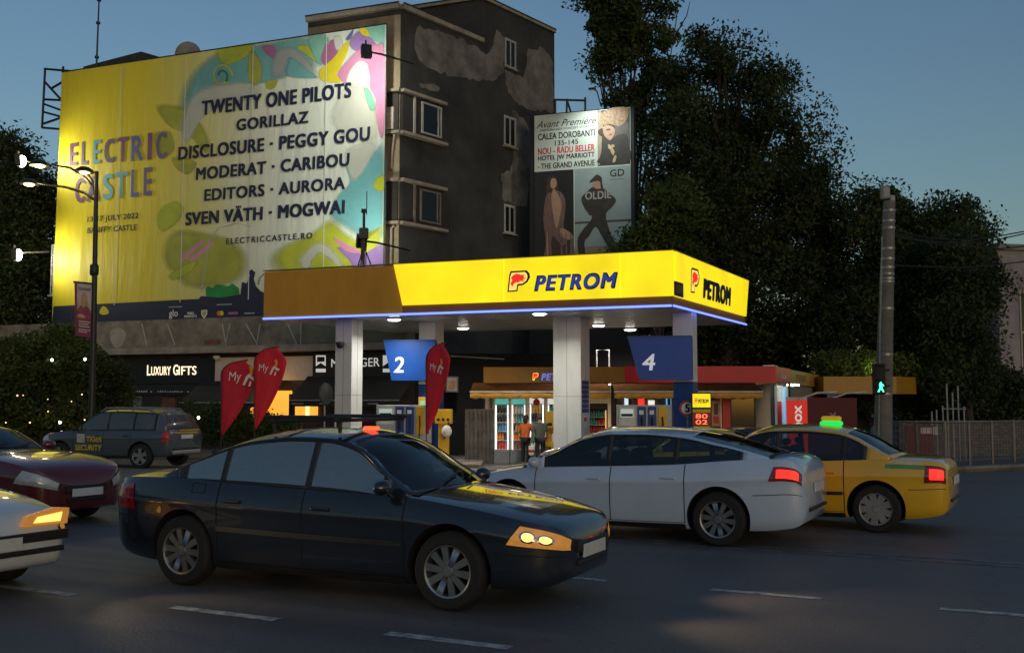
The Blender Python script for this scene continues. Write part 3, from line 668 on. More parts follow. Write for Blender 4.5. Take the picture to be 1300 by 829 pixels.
# yellow dispenser stand by the man
x0, zb = KS.hit(692,586,-.9); x1 = KS.hit(704,586,-.9)[0]; o = KS.w(x0,-.9); H = KS.hit(692,522,-.9)[1]-kz; w = x1-x0
t = thing('yellow_stand', 'tall narrow yellow self service stand beside the man in grey', 'stand', (o.x,o.y,kz), KS.a)
mb = MB(); mb.rbox(0,w,0,.35,0,.8,.015); mb.rbox(0,w,0,.35,1.25,H,.015); mb.box(.02,w-.02,.25,.34,.79,1.26); mb.build('case', YELP, t)
mb = MB(); mb.box(.08,w-.08,-.006,.0,1.32,1.42); mb.box(.12,w-.12,-.006,0,.5,.6); mb.build('slot', BLACK, t)
mb = MB()
for i in range(3): mb.lathe([(0,0),(.04,0),(.04,.18),(.015,.25),(0,.25)], 10, (.07+.1*i,.12,.81), 'z', (1,7,5)[i])
mb.build('bottles', BOT, t)
# corrugated locker
x0 = KS.hit(590,587,-.4)[0]; x1 = KS.hit(626,587,-.4)[0]; o = KS.w(x0,-.4); H = KS.hit(590,520,-.4)[1]-kz; w = x1-x0
t = thing('corrugated_locker', 'grey corrugated metal locker at the left end of the kiosk', 'locker', (o.x,o.y,kz), KS.a)
n = 96; P = []
for i in range(n+1):
    x = w*i/n; y = .028*math.tanh(3*math.sin(2*math.pi*x/.14)); P.append([(x,y,0),(x,y,H)])
mb = MB(); mb.grid(P, 0, False); mb.box(0,.01,.03,.7,0,H); mb.box(w-.01,w,.03,.7,0,H); mb.box(0,w,.03,.7,H-.01,H+.01); mb.build('corrugated_sheet', M('corrugated_grey', (.16,.15,.14), .55, .4, .3, 3), t, 0, False)
mb = MB(); mb.box(w*.48,w*.50,-.05,-.02,.9,1.1); mb.build('handle', DARKM, t)
# picture frame on the dark wall, parcel locker
WY = 40.5
x0 = at(566,498,WY); x1 = at(582,478,WY)
t = thing('framed_notice', 'small framed notice with a lit picture on the black wall', 'notice', (x0.x, WY-.12, x0.z))
w, h = x1.x-x0.x, x1.z-x0.z
mb = MB(); mb.rbox(0,w,0,.06,0,h,.01); mb.box(.06,w-.06,-.004,.0,.06,h-.06,1); mb.build('frame', [M('frame_grey',(.12,.12,.12)), M('cream_print', (.35,.3,.25))], t)
mb = MB(); mb.sheet(smooth_loop([(.12,.14),(w-.14,.12),(w-.12,h*.6),(w*.5,h*.75),(.14,h*.5)]), -.008); mb.build('picture', M('reddish_print', (.4,.16,.1)), t)
# red parcel locker with the word box
PF = Frame((997-650)/FPX*34.6, 34.6, R(-12)); z0 = gz(PF.o.x, PF.o.y)
t = fthing('parcel_locker', 'bright red parcel locker with white sideways word box on its end', 'locker', PF, z0)
w = PF.hit(1025,520)[0]; H = PF.hit(997,508)[1]-z0; HT = PF.hit(997,504)[1]-z0
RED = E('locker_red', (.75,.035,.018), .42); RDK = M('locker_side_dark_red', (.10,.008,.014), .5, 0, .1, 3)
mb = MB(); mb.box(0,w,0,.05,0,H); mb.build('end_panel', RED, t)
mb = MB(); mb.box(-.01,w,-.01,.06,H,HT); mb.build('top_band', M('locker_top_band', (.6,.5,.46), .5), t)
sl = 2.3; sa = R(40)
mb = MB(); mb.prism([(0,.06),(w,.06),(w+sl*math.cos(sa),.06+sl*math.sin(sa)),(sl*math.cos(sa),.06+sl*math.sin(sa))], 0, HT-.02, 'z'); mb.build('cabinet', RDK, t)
M90 = Matrix.Translation((w*.5,0,0))
tv, tf = text_geo('box', .02, 0, 1.0)
z0_ = PF.hit(1008,543)[1]-z0-.05; z1_ = PF.hit(1008,514)[1]-z0
xa = PF.hit(1005,520)[0]; xb = PF.hit(1018,520)[0]
mb = MB(); mb.add([(xb-(p[1])*(xb-xa), -.006, z0_+p[0]*(z1_-z0_)) for p in tv], tf); mb.build('lettering', E('locker_white_print', (.95,.9,.86), .35), t)
mb = MB(); Ms = Matrix.Translation((w,.06,0)) @ Matrix.Rotation(sa, 4, 'Z')
mb.add([Ms @ Vector((1.0-p[1]*.42+.3, -.006, 1.05+p[0]*.75)) for p in tv], tf); mb.build('lettering', M('locker_dull_print', (.35,.2,.2)), t)
mb = MB(); Ms = Matrix.Translation((w,.06,0)) @ Matrix.Rotation(sa, 4, 'Z')
for x in (.1,1.5,):
    st = len(mb.v); mb.path([(x,.3,HT-.03),(x+.25,-.1,HT+.14),(x+.9,-.35,HT+.17)], .035, 8); mb.xf(Ms, st)
mb.build('lamp_arm', M('pale_arm',(.5,.5,.48),.5), t)
# planter with yellow flowers beside the locker
t = thing('flower_planter', 'low planter of yellow green leaves in front of the red parcel locker', 'planter', ((972-650)/FPX*33.2, 33.2, gz(8,33)))
mb = MB(); mb.rbox(-.3,.6,-.2,.25,0,.42,.03); mb.build('trough', CONC, t)
rnd = random.Random(3); mb = MB()
for i in range(420):
    c = Vector((rnd.uniform(-.32,.62), rnd.uniform(-.25,.3), .42+rnd.uniform(0,.38)*rnd.random()**.5)); a = Vector((rnd.gauss(0,1),rnd.gauss(0,1),rnd.gauss(0,1))).normalized(); b = a.orthogonal().normalized()
    mb.add([c-a*.05,c+b*.03,c+a*.05,c-b*.03],[(0,1,2,3)], int(rnd.random() < .25))
mb.build('foliage', [M('planter_leaf', (.22,.25,.04), .6), M('planter_flower', (.6,.45,.04), .6)], t, 0, False)
# ------------------------------------------------------------------ car wash shed behind, with amber fascia
CW = Frame((1045-650)/FPX*44, 44.0, R(3)); z0 = gz(CW.o.x, CW.o.y)
t = fthing('car_wash_shed', 'long amber topped open shed on blue posts behind the concrete pole', 'shed', CW, z0)
a = CW.hit(1045,500); b = CW.hit(1138,478); 
mb = MB(); mb.box(0,b[0],0,5.5,a[1]-z0,b[1]-z0); mb.build('fascia', YFAS, t)
e0 = b[0]
mb = MB(); Mr = Matrix.Translation((e0,0,0)) @ Matrix.Rotation(R(38),4,'Z'); mb.box(.004,1.7,.0,.1,a[1]-z0,b[1]-z0); mb.xf(Mr); mb.build('fascia', YFAS, t)
for x in (e0-.35, .4):
    mb = MB(); mb.rbox(x-.22,x+.22,.15,.6,0,a[1]-z0,.02); mb.build('post', BLUED, t)
mb = MB(); mb.box(0,b[0]+1,5.4,5.6,0,a[1]-z0); mb.build('back_wall', M('shed_back_wall',(.03,.03,.03),.8), t)
# ------------------------------------------------------------------ black boundary wall between the block and the kiosk
p0 = at(487,500,42.3); mb = MB()
t = thing('boundary_wall', 'tall black boundary wall with a thin pipe between the flats and the kiosk', 'wall', (-5.2, 41.6, -.4), R(-4))
BW = Frame(-5.2, 41.6, R(-4))
mb = MB(); mb.box(0,10.5,0,.25,0,4.1); mb.build('wall', M('blackened_render', (.010,.010,.011), .85, 0, .4, .9, .4, 8), t)
a = BW.hit(572,452,-.05); b = BW.hit(640,456,-.05); mb = MB(); mb.tube((a[0],-.05,a[1]+.4),(b[0],-.05,b[1]+.4),.03); mb.build('pipe', M('pale_pipe',(.35,.36,.36),.5), t)
# ================================================================== block of flats on the left
U = Vector((-.935, .355)).normalized()
FB = Frame(-4.65, 41.75, math.atan2(-U.y, -U.x))           # street front: local x to the right, 0 at the corner
SB = Frame(-4.65, 41.75, math.atan2(.78, .63))             # flank running back to the right
DKS = M('dark_mottled_render', (.040,.041,.042), .9, 0, .42, .4, .5, 10, detail=8)  # dark grey render, tone mottled at random
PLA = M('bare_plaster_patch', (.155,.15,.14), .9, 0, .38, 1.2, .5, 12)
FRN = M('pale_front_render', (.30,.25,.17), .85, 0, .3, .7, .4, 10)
GLS = M('dark_window_glass', (.010,.012,.014), .12, 0, 0, spec=.35)
FRMW = M('white_window_frame', (.36,.36,.35), .5, 0, .1)
SLAB = M('slab_edge', (.30,.27,.22), .85, 0, .25, 2)
bld = fthing('apartment_block', 'tall dark apartment block behind the yellow banner, plaster patches on its flank', 'building', FB, -.4)
bz = .4
def fb(px, py, y=0): a = FB.hit(px, py, y); return (a[0], a[1]+bz)
MSB = Matrix.Rotation(SB.a-FB.a, 4, 'Z')
def flank(mb, st=0): return mb.xf(MSB, st)
def sb(px, py, y=0): a = SB.hit(px, py, y); return (a[0], a[1]+bz)
ZL = fb(505, 12)[1]; ZU = sb(703, 42)[1]; tmid = sb(612, 52)[0]; tend = sb(704, 100)[0]
xstep = fb(391, 28)[0]; ZLOW = 17.0
# lower wing (corner) and long front, then the taller block
q = lambda t, d: (t*math.cos(SB.a-FB.a)-d*math.sin(SB.a-FB.a), t*math.sin(SB.a-FB.a)+d*math.cos(SB.a-FB.a))
e = q(tend, 0); ei = q(tmid, 0)
depth = e[1]
XL = fb(76, 250)[0]
mb = MB()
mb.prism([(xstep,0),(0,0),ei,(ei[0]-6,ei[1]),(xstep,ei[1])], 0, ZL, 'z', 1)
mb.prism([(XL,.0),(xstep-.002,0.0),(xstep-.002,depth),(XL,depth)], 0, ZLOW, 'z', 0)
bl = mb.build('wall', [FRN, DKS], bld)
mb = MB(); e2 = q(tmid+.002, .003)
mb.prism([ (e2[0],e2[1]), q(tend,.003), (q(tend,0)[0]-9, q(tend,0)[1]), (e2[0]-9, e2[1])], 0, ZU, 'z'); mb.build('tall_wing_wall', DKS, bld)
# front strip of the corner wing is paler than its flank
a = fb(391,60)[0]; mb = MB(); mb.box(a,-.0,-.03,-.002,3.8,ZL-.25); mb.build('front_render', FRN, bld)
# curved left end
mb = MB(); mb.lathe([(2.2,5.0),(2.2,ZLOW-3.9),(2.35,ZLOW-3.85),(2.35,ZLOW-1.2),(2.2,ZLOW-1.1),(2.2,ZLOW-.05),(0,ZLOW)], 40, (XL+.9,2.25,0)); mb.build('rounded_bay', M('brown_render',(.16,.10,.07),.85,0,.3,.8,.4,10), bld)
# cornices / roof edges
def cornice(a, b, z, w=.18, h=.16, parent=bld):
    d = Vector((b[0]-a[0], b[1]-a[1])); L_ = d.length; ang = math.atan2(d.y, d.x)
    mb = MB(); mb.box(-w*.0,L_,-w,.0,z,z+h,0); mb.box(-w*.0,L_,-w-.03,-w+.02,z+h,z+h+.05,1); mb.xf(Matrix.Translation((a[0],a[1],0)) @ Matrix.Rotation(ang,4,'Z')); return mb.build('cornice', [SLAB, DARKM], parent)
cornice((xstep,-.03),(0.02,-.03),ZL-.02,.2,.2); cornice((0.02,-.02), ei, ZL-.02,.16,.2)
cornice((e2[0],e2[1]), e, ZU-.02,.12,.14); cornice((e2[0]-9,e2[1]-.01), (e2[0]+.1,e2[1]-.01), ZU-.021,.12,.14)
cornice((XL+2,-.02),(xstep,-.02),ZLOW-.02,.15,.15)
# gabled roof hump on the long front, chimney stub
a0, a0z = fb(113,88,3); a1, zz = fb(186,69,3); a2, a2z = fb(210,76,3)
mb = MB(); mb.prism([(a0,ZLOW-.5),(a0,a0z),(a1,zz),(a2,a2z),(a2,ZLOW-.5)], 2.6, 9, 'y'); mb.build('gable_roof', M('dark_tin_roof',(.05,.045,.045),.6,.2,.3,2), bld)
mb = MB(); mb.rbox(e2[0]-.5,e2[0]+.1,e2[1]+.3,e2[1]+1.0,ZU-.1,ZU+.5,.02); mb.build('chimney', PLA, bld)
# plaster patches on the flank
def patch(pts, name='plaster_patch', mat=PLA, jag=.10, y=-.014):
    P = [sb(*p) for p in pts]; rnd = random.Random(len(pts)*7+int(pts[0][0])); out = []
    n = len(P)
    for i in range(n):
        a, b = Vector(P[i]), Vector(P[(i+1) % n]); k = max(2, int((b-a).length/.22))
        for j in range(k):
            v = a.lerp(b, j/k); out.append((v.x+rnd.uniform(-jag,jag)*(j > 0), v.y+rnd.uniform(-jag,jag)*(j > 0)))
    mb = MB(); mb.sheet(out, y); flank(mb); return mb.build(name, mat, bld)
patch([(529,36),(545,37),(575,46),(606,60),(611,66),(616,70),(626,58),(630,38),(637,46),(641,50),(640,92),(630,101),(604,103),(578,98),(553,90),(537,82),(529,70),(526,52)])
patch([(640,88),(648,92),(664,100),(670,62),(690,62),(702,80),(703,142),(672,140),(655,130),(645,118)])
patch([(650,140),(664,150),(674,166),(672,210),(668,262),(650,260),(637,252),(636,220),(648,218),(652,190)])
patch([(532,106),(545,107),(558,112),(556,117),(544,115),(534,112)], y=-.03)
# loggia bays wrapping the corner
def bay(pt, pb, wpx0, wpx1, white):
    """slab above and below, dark block for the shaded corner opening, framed window on the flank"""
    x1 = sb(561, (pt+pb)/2)[0]
    zt_ = sb(507, pt)[1]; zb_ = sb(503, pb)[1]
    for xe, yo, z0, z1 in ((x1,-.34,zt_,zt_+.12),(x1+.1,-.30,zb_-.12,zb_)):
        mb = MB(); mb.box(-.1,xe,yo,.0,z0,z1); flank(mb); mb.box(-2.2,.12,yo,-.032,z0-.001,z1+.001); mb.build('balcony_slab', SLAB, bld)
    mb = MB(); mb.box(.05,x1-.08,-.12,-.002,zb_,zt_); flank(mb); g = len(mb.v); mb.box(-1.6,-.02,-.12,-.033,zb_,zt_); mb.build('loggia_shade_block', M('loggia_shade',(.03,.028,.027),.7,0,.2,2), bld)  # solid dark block, its colour stands for shade inside the open loggia
    a, b = sb(wpx0, pb-5)[0], sb(wpx1, pb-5)[0]; z0_, z1_ = zb_+.15, zt_-.12
    mb = MB(); mb.box(a+.08,b-.08,-.16,-.125,z0_+.08,z1_-.08); w_ = mb; flank(w_); wn = w_.build('window', GLS, bld)
    mb = MB(); mm = a+(b-a)*.80
    for r in ((a,a+.08,z0_,z1_),(b-.08,b,z0_,z1_),(a+.08,b-.08,z0_,z0_+.08),(a+.08,b-.08,z1_-.08,z1_),(mm,mm+.07,z0_+.08,z1_-.08)): mb.box(r[0],r[1],-.19,-.121,r[2],r[3])
    flank(mb); mb.build('frame', white, wn)
    mb = MB(); c = sb(523, pb-20)[0]; mb.box(c-.05,c+.05,-.19,-.121,zb_,zt_); flank(mb); mb.build('mullion', white, bld)
    return zb_, zt_
zb1, zt1 = bay(118, 166, 532, 557, FRMW)
zb2, zt2 = bay(231, 281, 530, 556, M('brown_window_frame', (.16,.14,.12), .6))
# white appliance in the upper loggia, pale shutter in the lower one, pipes down the corner
mb = MB(); a = fb(490,150,-.2); b = fb(510,150,-.2); mb.rbox(-1.5,-.16,-.30,-.14,zb1+.05,zb1+1.0,.03,0); mb.lathe([(0,-.31),(.26,-.31),(.26,-.29)],24,(-1.1,0,zb1+.62),'y',1)
mb.build('air_conditioner', [M('aged_white',(.42,.40,.36),.6), M('fan_grille',(.12,.12,.12),.6)], bld)
mb = MB(); mb.path([(-.25,-.25,3.9),(-.25,-.22,zb2-.3),(-.1,-.25,zb2-.2)], .06, 8); mb.path([(-.3,-.16,zb2+2.2),(-.28,-.16,zb1-1.0),(-.15,-.2,zb1-.15)], .05, 8); mb.build('drain_pipe', M('pale_drain',(.30,.28,.25),.7), bld)
mb = MB(); mb.box(-1.3,-.4,-.20,-.04,3.9,zb2-.35); mb.build('shutter', M('aged_cream',(.34,.31,.25),.7,0,.2,3), bld)
# small windows on the far part of the flank
for (a0_, b0_, t0_, s0_) in ((641,653,52,86),(640,653,150,186),(640,652,262,296)):
    a, b = sb(a0_, t0_)[0], sb(b0_, t0_)[0]; z1_, z0_ = sb(646, t0_)[1], sb(646, s0_)[1]
    mb = MB(); mb.box(a,b,-.03,-.016,z0_,z1_); flank(mb); wn = mb.build('window', GLS, bld)
    mb = MB(); mm = (a+b)/2
    for r in ((a-.06,a+.03,z0_-.03,z1_+.05),(b-.03,b+.06,z0_-.03,z1_+.05),(a+.03,b-.03,z0_-.03,z0_+.06),(a+.03,b-.03,z1_-.06,z1_+.05),(mm-.03,mm+.03,z0_+.06,z1_-.06)): mb.box(r[0],r[1],-.07,-.031,r[2],r[3])
    flank(mb); mb.build('frame', FRMW, wn)
    mb = MB(); mb.box(a-.12,b+.12,-.16,-.02,z0_-.10,z0_-.035); flank(mb); mb.build('sill', SLAB, wn)
# podium parapet and slab under the banner
zs0, zs1 = fb(300, 449)[1], fb(300, 441)[1]; zp = fb(300, 408)[1]
PY = -.9
xp0 = fb(-40, 440, PY)[0]
mb = MB(); mb.box(xp0,.8,PY,-.05,zs1,zp+.1); mb.build('parapet', CONC, bld)
mb = MB(); mb.box(xp0,.9,PY-.25,.4,zs0,zs1-.003); mb.build('podium_slab', SLAB, bld)
a = fb(383,438,PY); mb = MB(); mb.box(a[0],.75,PY-.03,PY-.003,zs1+.05,zp); mb.box(a[0]-.05,a[0],PY-.06,PY-.003,zs1+.02,zp+.08,1); mb.build('parapet_panel', [M('olive_panel',(.17,.16,.11),.8,0,.2,1.5), M('pale_pipe',(.35,.36,.36),.5)], bld)
mb = MB(); p = [fb(x, y, PY-.01) for x, y in smooth_loop([(140,420),(152,416),(160,424),(156,436),(148,442),(141,434)], 4)]; mb.sheet(p, PY-.008); mb.build('parapet_stain', M('pale_stain',(.36,.33,.28),.9), bld); mb = MB(); p = [fb(x,y,PY-.01) for x,y in ((259,432),(280,431),(280,437),(260,438))]; mb.sheet(p, PY-.009); mb.build('parapet_stain', M('rust_stain',(.20,.08,.05),.9,0,.3,6), bld)
# struts that hold the banner foot
mb = MB()
for x0, x1 in ((180,186),(212,222),(282,287),(292,286),(312,327),(330,326),(365,377)):
    a = fb(x0, 411, PY-.15); b = fb(x1, 438, PY-.05); mb.tube((a[0],PY-.15,a[1]),(b[0],PY-.05,b[1]),.03)
mb.build('strut', M('pale_pipe',(.35,.36,.36),.5), bld)
# ground floor shops
SHY = -.55
SHB = M('shop_black', (.012,.012,.013), .5, 0, .2, 2)
mb = MB(); mb.box(xp0,.8,SHY+.12,SHY+.5,0,zs0); mb.build('shop_wall', M('shop_dark_wall',(.035,.03,.028),.7,0,.3,1.5), bld)
def sh(px, py, y=SHY): return fb(px, py, y)
def board(px0, px1, py0, py1, mat, name, y=SHY, th=.12):
    a = sh(px0, (py0+py1)/2, y)[0]; b = sh(px1, (py0+py1)/2, y)[0]; c = sh((px0+px1)/2, py1, y)[1]; d = sh((px0+px1)/2, py0, y)[1]
    mb = MB(); mb.box(a,b,y,y+th,c,d); return mb.build(name, mat, bld), (a, b, c, d)
o, r = board(165, 272, 456, 487, SHB, 'shop_sign')
LG = E('lit_cream_letters', (1.0,.82,.55), 1.5)
a = sh(186.5,476.5,SHY-.02); b = sh(249.5,462.5,SHY-.02)
mb = MB(); w = (b[0]-a[0])
zt_ = b[1]; 
segs = (('L',0,.075,1),('UXURY',.085,.485,.84),('G',.535,.635,1),('IFTS',.645,1.0,.84))
for s_, u0, u1, hh in segs: mb.text(s_, a[0]+w*u0, a[0]+w*u1, a[1], a[1]+(zt_-a[1])*hh, SHY-.02, 0, .012)
mb.build('lettering', LG, o)
o, r = board(165, 262, 488, 501, M('shop_black_strip',(.02,.02,.02),.6), 'lower_sign', SHY, .10)
mb = MB(); rnd = random.Random(5)
for px in list(range(170,186,3))+[191]+list(range(200,233,3))+[238]+list(range(245,254,3)):
    a = sh(px,498,SHY-.01); mb.box(a[0],a[0]+.07,SHY-.012,SHY-.004,a[1],a[1]+rnd.uniform(.05,.09))
mb.build('small_print', WDULL, o)
board(273, 397, 453, 483, M('grey_panel',(.55,.52,.50),.7,0,.1,1), 'grey_panel')
o, r = board(397, 492, 447, 479, SHB, 'burger_sign', SHY-.06)
WSG = E('lit_white_letters', (.92,.92,.90), .38)
def shp(pts, y): return [sh(px, py, y) for px, py in pts]
mb = MB(); y = SHY-.075
for ox in (0, 85):
    mb.sheet(shp([(401+ox,451),(413.5+ox,451),(413.5+ox,465),(407+ox,460.5),(401+ox,465)], y), y); mb.sheet(shp([(401+ox,468),(413.5+ox,468),(413.5+ox,472.5),(401+ox,472.5)], y), y)
mb.build('shop_badge', WSG, o)
mb = MB(); mb.sheet(shp([(402.5,453),(412,453),(412,459),(402.5,459.5)], y-.006), y-.006); mb.build('badge_print', SHB, o)
a = sh(420.5,466,y); b = sh(482,454,y); mb = MB(); w = b[0]-a[0]
mb.text('M', a[0], a[0]+w*.13, a[1], b[1]-.02, y, 0, .008); mb.text('BURGER', a[0]+w*.19, b[0], a[1], b[1], y, 0, .008); mb.build('lettering', WSG, o)
def shop_awning(px0, px1, pyt, pyb, pyv, out=1.5, print_=True):
    a = sh(px0, pyb, SHY-out)[0]; b = sh(px1, pyb, SHY-out)[0]; zt_ = sh((px0+px1)/2, pyt)[1]; z0_ = sh((px0+px1)/2, pyb, SHY-out)[1]; zv = sh((px0+px1)/2, pyv, SHY-out)[1]
    mb = MB(); mb.prism([(SHY,zt_),(SHY-out,z0_),(SHY-out,z0_-.03),(SHY,zt_-.03)], a, b, 'x'); aw = mb.build('awning', M('black_awning_cloth',(.022,.021,.02),.85,0,.25,2,.2,20), bld)
    mb = MB(); mb.box(a,b,SHY-out-.03,SHY-out-.005,zv,z0_-.005,0); mb.box(a,b,SHY-out-.05,SHY-out-.01,z0_-.02,z0_+.02,1)
    mb.build('valance', [SHB, M('pale_pipe',(.35,.36,.36),.5)], aw)
    if print_:
        mb = MB(); x = a+.1; rnd = random.Random(px0)
        while x < b-.5:
            w_ = rnd.uniform(.25,.6); mb.box(x,x+w_,SHY-out-.036,SHY-out-.031,zv+.1,z0_-.12); x += w_+rnd.uniform(.5,.9)
        mb.build('valance_print', WDULL, aw)
shop_awning(228, 338, 484, 511, 517, 1.4, False)
shop_awning(368, 507, 477, 508, 516, 1.3)
# warm lit shop interiors
ORG = E('warm_lit_interior', (1.0,.42,.05), 1.1)
for (p0_, p1_, t_, b_) in ((318,369,496,530),(373,402,514,532),(470,490,488,500)):
    board(p0_, p1_, t_, b_, ORG, 'lit_opening', SHY-.02, .1)
board(330,338,505,530, SHB,'door_post', SHY-.06,.1); board(366.5,374,500,540, SHB,'door_post', SHY-.06,.1); board(388,392,513,532,E('bright_lamp_panel',(1.0,.7,.25),2.2),'lamp_panel',SHY-.05,.05)
p = FB.w(sh(350,520)[0], SHY-.9, 2.2); lamp('POINT','shop_glow', p, 40, (1.0,.5,.12), None, None, shadow_soft_size=.3)
board(205,222,505,530, M('brick_red_door',(.16,.07,.04),.7,0,.25,5),'door',SHY-.0,.12)
board(169,178,503,535, M('pale_door',(.2,.2,.18),.6),'door',SHY-.0,.12)
board(126,134,498,512, E('amber_window',(1.0,.62,.12),1.2),'lit_window',SHY,.1)
for px, py in ((275,453.5),(430,450)):
    a = sh(px, py, SHY-.2); mb = MB(); mb.lathe([(0,.06),(.13,.06),(.16,0),(.1,-.08),(0,-.1)],18,(a[0],SHY-.2,a[1])); mb.build('wall_lamp', WHITEP, bld)
# rooftop aerial, dish, scaffold
P0 = FB.w(fb(122,88,2)[0], 2.0, ZLOW-.4)
t = thing('roof_aerial', 'thin tall aerial rod on the roof above the left end of the yellow banner', 'aerial', P0)
Zt = at(127,-30,P0.y).z; Zb = 0
mb = MB(); dx = at(127,-30,P0.y).x-P0.x; mb.path([(0,0,0),(dx*.3,0,(Zt-P0.z)*.3),(dx,0,Zt-P0.z)], [.07,.05,.035], 8); 
for f in (.1,.35,.62,.8): mb.lathe([(0,0),(.11,0),(.11,.1),(0,.1)], 8, (dx*f,0,(Zt-P0.z)*f))
mb.build('rod', DARKM, t)
P0 = FB.w(fb(240,80,1.5)[0], 1.5, ZLOW-.4)
t = thing('satellite_dish', 'pale satellite dish on the roof behind the top edge of the banner', 'dish', P0)
s_ = at(242,71,P0.y).z-P0.z
mb = MB(); pr = [(0,0),(.25,.03),(.45,.10),(.62,.2)]; mb.lathe([(r_,h_) for r_,h_ in pr]+[(.60,.215),(.44,.12),(0,.03)], 28); mb.xf(Matrix.Translation((0,0,s_)) @ Matrix.Rotation(R(35),4,'Z') @ Matrix.Rotation(R(-62),4,'X')); mb.build('dish', M('dish_grey',(.24,.24,.25),.6), t)
mb = MB(); mb.tube((0,.1,0),(0,.1,s_),.04); mb.build('mount', DARKM, t)
# ================================================================== the big festival banner
BB = Frame(-5.05, 41.0, FB.a)
def bb(px, py): return BB.hit(px, py)
TL, TR, BL_, BR_ = bb(79,92), bb(491,31), bb(66,413), bb(486,400)
ban = fthing('festival_banner', 'huge yellow and white festival banner with dark band names across the flats', 'banner', BB, 0)
def banner_mat():
    m = bpy.data.materials.new('printed_banner_cloth'); m.use_nodes = True; t = m.node_tree; b = t.nodes['Principled BSDF']; L = t.links.new
    tc = t.nodes.new('ShaderNodeTexCoord'); sx_ = t.nodes.new('ShaderNodeSeparateXYZ'); L(tc.outputs['Object'], sx_.inputs[0])
    n = t.nodes.new('ShaderNodeTexNoise'); n.inputs['Scale'].default_value = .16; n.inputs['Detail'].default_value = 4; L(tc.outputs['Object'], n.inputs['Vector'])
    ma = t.nodes.new('ShaderNodeMath'); ma.operation = 'MULTIPLY_ADD'; ma.inputs[1].default_value = 6.0; L(n.outputs[0], ma.inputs[0]); L(sx_.outputs['X'], ma.inputs[2])
    mr = t.nodes.new('ShaderNodeMapRange'); mr.inputs['From Min'].default_value = BL_[0]+3; mr.inputs['From Max'].default_value = 3.0; L(ma.outputs[0], mr.inputs[0])
    rp = t.nodes.new('ShaderNodeValToRGB'); e_ = rp.color_ramp.elements
    e_[0].position = .0; e_[0].color = (.78,.64,.012,1); e_[1].position = 1; e_[1].color = (.62,.72,.68,1)
    for p_, c_ in ((.30,(.74,.62,.03,1)),(.44,(.66,.62,.16,1)),(.56,(.66,.68,.48,1)),(.72,(.66,.71,.64,1))): x_ = e_.new(p_); x_.color = c_
    L(mr.outputs[0], rp.inputs[0]); L(rp.outputs[0], b.inputs['Base Color']); b.inputs['Roughness'].default_value = .55
    w = t.nodes.new('ShaderNodeTexNoise'); w.inputs['Scale'].default_value = .8; w.inputs['Detail'].default_value = 3
    mp = t.nodes.new('ShaderNodeMapping'); mp.inputs['Rotation'].default_value = (0, R(40), 0); mp.inputs['Scale'].default_value = (2.2,1,.35); L(tc.outputs['Object'], mp.inputs[0]); L(mp.outputs[0], w.inputs['Vector'])
    bp = t.nodes.new('ShaderNodeBump'); bp.inputs['Strength'].default_value = .35; bp.inputs['Distance'].default_value = .25; L(w.outputs[0], bp.inputs['Height']); L(bp.outputs[0], b.inputs['Normal'])
    return m
BANM = banner_mat()
mb = MB(); n = 30
P = [[(TL[0]+(TR[0]-TL[0])*i/n if j == 1 else BL_[0]+(BR_[0]-BL_[0])*i/n, 0, (TL[1]+(TR[1]-TL[1])*i/n - .35*math.sin(math.pi*min(1,max(0,(i/n-.45)/.35)))*0 if j == 1 else BL_[1]+(BR_[1]-BL_[1])*i/n)) for j in (0, 1)] for i in range(n+1)]
mb.grid(P, 0, False); cl = mb.build('cloth', BANM, ban, 0, False); so = cl.modifiers.new('t', 'SOLIDIFY'); so.thickness = .02; so.offset = 1
AC = {k: M('print_'+k, c, .55, 0, v, .8) for k, c, v in (('teal',(.16,.42,.44),.12),('mint',(.22,.50,.42),.12),('pale',(.62,.64,.62),.06),('grey',(.40,.42,.42),.06),('yellow',(.72,.62,.02),.08),('lime',(.46,.52,.04),.15),('olive',(.42,.44,.06),.15),('pink',(.62,.26,.46),.10),('magenta',(.42,.14,.32),.12), ('plum',(.24,.10,.20),.15), ('slate',(.17,.14,.27),.15),('purple',(.32,.20,.52),.14),('blue',(.12,.16,.42),.1),('navy',(.018,.02,.05),.1),('ink',(.012,.016,.05),.0),('green',(.02,.26,.05),.2),('darkgreen',(.05,.16,.06),.2),('white',(.80,.80,.78),.03),('cyan',(.16,.46,.52),.08),('orange',(.7,.16,.03),.1),('cloud',(.60,.63,.58),.05))}
AK = list(AC); ACL = [AC[k] for k in AK]; NS = len(AK)
def softmat(k):
    m = AC[k].copy(); m.name = 'soft_'+AC[k].name; t = m.node_tree; b = t.nodes['Principled BSDF']; a = t.nodes.new('ShaderNodeAttribute'); a.attribute_name = 'fade'
    t.links.new(a.outputs['Fac'], b.inputs['Alpha']); return m
ACL += [softmat(k) for k in AK]; FADE = {}
mb = MB(); lay = [-.024]
